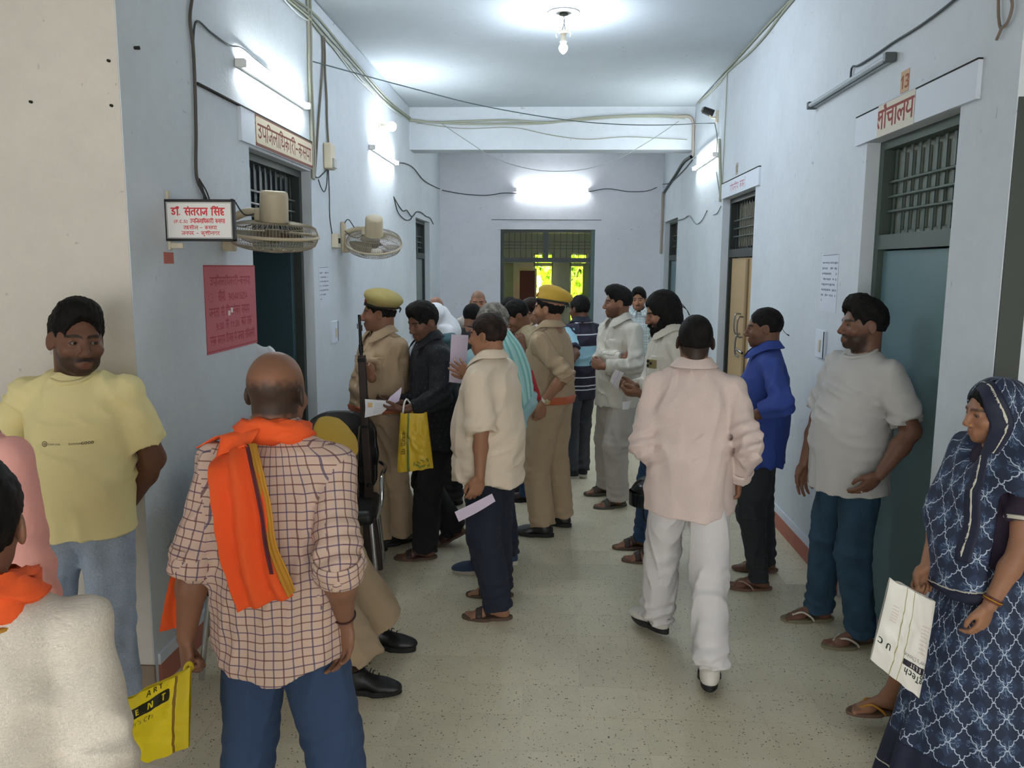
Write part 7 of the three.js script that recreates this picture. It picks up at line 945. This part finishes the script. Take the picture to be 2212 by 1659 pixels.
{ // helmet hanging at the bearded man's side
  const p = [0.618, 0.508, -4.72], g = group('helmet', tag('glossy black helmet hanging beside the bearded man', 'helmet'), p, -1.3), F = new Field(); F.add(ell(0, 0, 0, 0.118, 0.128, 0.14), 0.02); F.cut(ell(0, -0.11, 0.04, 0.1, 0.1, 0.13), 0.02); F.cut(ell(0, 0.0, 0.16, 0.085, 0.045, 0.06), 0.01); F.reach([[0, 0, 0], 0.17]);
  mesh('shell', meshOf(F, 0.006), std(0x0b0c0d, 0.15), g); const rows = []; for (let i = 0; i <= 8; i++) { const row = []; for (let j = 0; j <= 20; j++) { const a = (j / 20 - 0.5) * 2.3, y = 0.035 - 0.08 * i / 8; row.push([Math.sin(a) * 0.12, y, Math.cos(a) * 0.141]); } rows.push(row); } mesh('visor', sheet(rows, 0.003), std(0x1c2124, 0.1), g); mesh('strap', tube([[0.09, -0.05, 0.02], [0.05, -0.15, 0.03], [-0.05, -0.15, 0.03], [-0.09, -0.05, 0.02]], 0.006, 16), mats.black, g); mesh('trim', tube([[0.1, -0.075, 0.06], [0.118, -0.06, 0], [0.1, -0.07, -0.07], [0, -0.075, -0.12], [-0.1, -0.07, -0.07], [-0.118, -0.06, 0], [-0.1, -0.075, 0.06]], 0.005, 30), mats.rubber, g);
}
{ // rifle standing butt down
  const top = [-1.109, 1.568, -4.68], b0 = [-1.066, -0, -4.71], bot = [b0[0], 0.01, b0[2]], d = new THREE.Vector3(top[0] - bot[0], top[1] - bot[1], top[2] - bot[2]), L = d.length(), g = group('rifle', tag('old wooden rifle held upright by the police officer', 'rifle'), bot); g.quaternion.setFromUnitVectors(new THREE.Vector3(0, 1, 0), d.normalize());
  const wood = std(0x2b1d17, 0.5), metal = std(0x1b1c1f, 0.4, { metalness: 0.6 }), sh = (pts, dz) => { const q = new THREE.ExtrudeGeometry(new THREE.Shape(pts.map((p) => new THREE.Vector2(...p))), { depth: dz, bevelEnabled: true, bevelThickness: 0.006, bevelSize: 0.005, bevelSegments: 2 }); return q.translate(0, 0, -dz / 2); }, k = L / 1.42;
  mesh('stock', sh([[-0.045, 0], [0.06, 0.012], [0.045, 0.2], [0.022, 0.36], [0.024, 0.5], [0.02, 1.2], [-0.012, 1.2], [-0.014, 0.5], [-0.02, 0.4], [-0.034, 0.28]].map(([x, y]) => [x, y * k]), 0.026), wood, g);
  mesh('barrel', joined([cyl(0.0085, 0.01, 0.3 * k, 14, 0.002, 1.27 * k, 0), cyl(0.0125, 0.0125, 0.05, 14, 0.002, 1.24 * k, 0)]), metal, g); mesh('front_sight', joined([rbox(0.02, 0.035, 0.02, 0.003, 0.006, 1.35 * k, 0), rbox(0.004, 0.03, 0.004, 0.001, -0.012, 1.36 * k, 0)]), metal, g); mesh('band', joined([rbox(0.045, 0.022, 0.042, 0.004, 0.004, 1.18 * k, 0), rbox(0.045, 0.018, 0.042, 0.004, 0.004, 0.82 * k, 0)]), metal, g);
  mesh('trigger_guard', tube([[-0.016, 0.46 * k, 0], [-0.05, 0.45 * k, 0], [-0.052, 0.4 * k, 0], [-0.024, 0.37 * k, 0]], 0.004, 16), metal, g); mesh('bolt', joined([tube([[0.02, 0.5 * k, 0.015], [0.02, 0.5 * k, 0.045]], 0.006, 6), new THREE.SphereGeometry(0.011, 12, 8).translate(0.02, 0.5 * k, 0.05)]), metal, g); mesh('magazine', rbox(0.05, 0.09 * k, 0.022, 0.005, -0.03, 0.55 * k, 0), metal, g);
  mesh('sling', sheet(Array.from({ length: 20 }, (_, i) => { const t = i / 19, y = (0.2 + 0.62 * t) * k, x = -0.03 - 0.03 * Math.sin(t * 3.14); return [[x, y, 0.018], [x, y, -0.018]]; }), 0.004), std(0x7a6a58, 0.8), g);
}
// black office chairs along the left wall
function officeChair(label, pos, turn) {
  const g = group('office_chair', tag(label, 'chair', 'black office chairs by the left wall'), pos, turn), M = std(0x121314, 0.45), chrome = std(0xc0c2c4, 0.15, { metalness: 0.9 });
  const F = new Field(); F.add((x, y, z) => { const a = x / 0.23, b = (y - 0.7) / 0.27; return Math.max((Math.pow(Math.abs(a) ** 3 + Math.abs(b) ** 3, 1 / 3) - 1) * 0.2, Math.abs(z + 0.24 - 0.25 * x * x * 4 + 0.08 * (y - 0.7)) - 0.03); }); F.reach([[0, 0.7, -0.22], 0.36]); F.amp = 0.004; F.bend = (x, y) => 0.004 * Math.cos(y * 40); mesh('backrest', meshOf(F, 0.012), M, g);
  mesh('seat', rbox(0.48, 0.09, 0.46, 0.04, 0, 0.43, 0.02), M, g);
  for (const s of [-1, 1]) mesh('arm', joined([tube([[s * 0.25, 0.42, 0.18], [s * 0.28, 0.52, 0.2], [s * 0.28, 0.645, 0.15], [s * 0.28, 0.65, -0.1], [s * 0.24, 0.65, -0.22]], 0.013, 26, 8)]), chrome, g);
  for (const s of [-1, 1]) for (const q of [-1, 1]) mesh('leg', tube([[s * 0.22, 0.4, q * 0.18], [s * 0.25, 0.015, q * 0.22]], 0.013, 4, 8), chrome, g);
}
officeChair('black office chair with chrome arms standing empty behind the seated officer', [-1.25, 0, -4.62], 0.12);
officeChair('black office chair under the seated police officer', [-1.3, 0, -3.58], 1.5);
renderer.render(scene, camera);
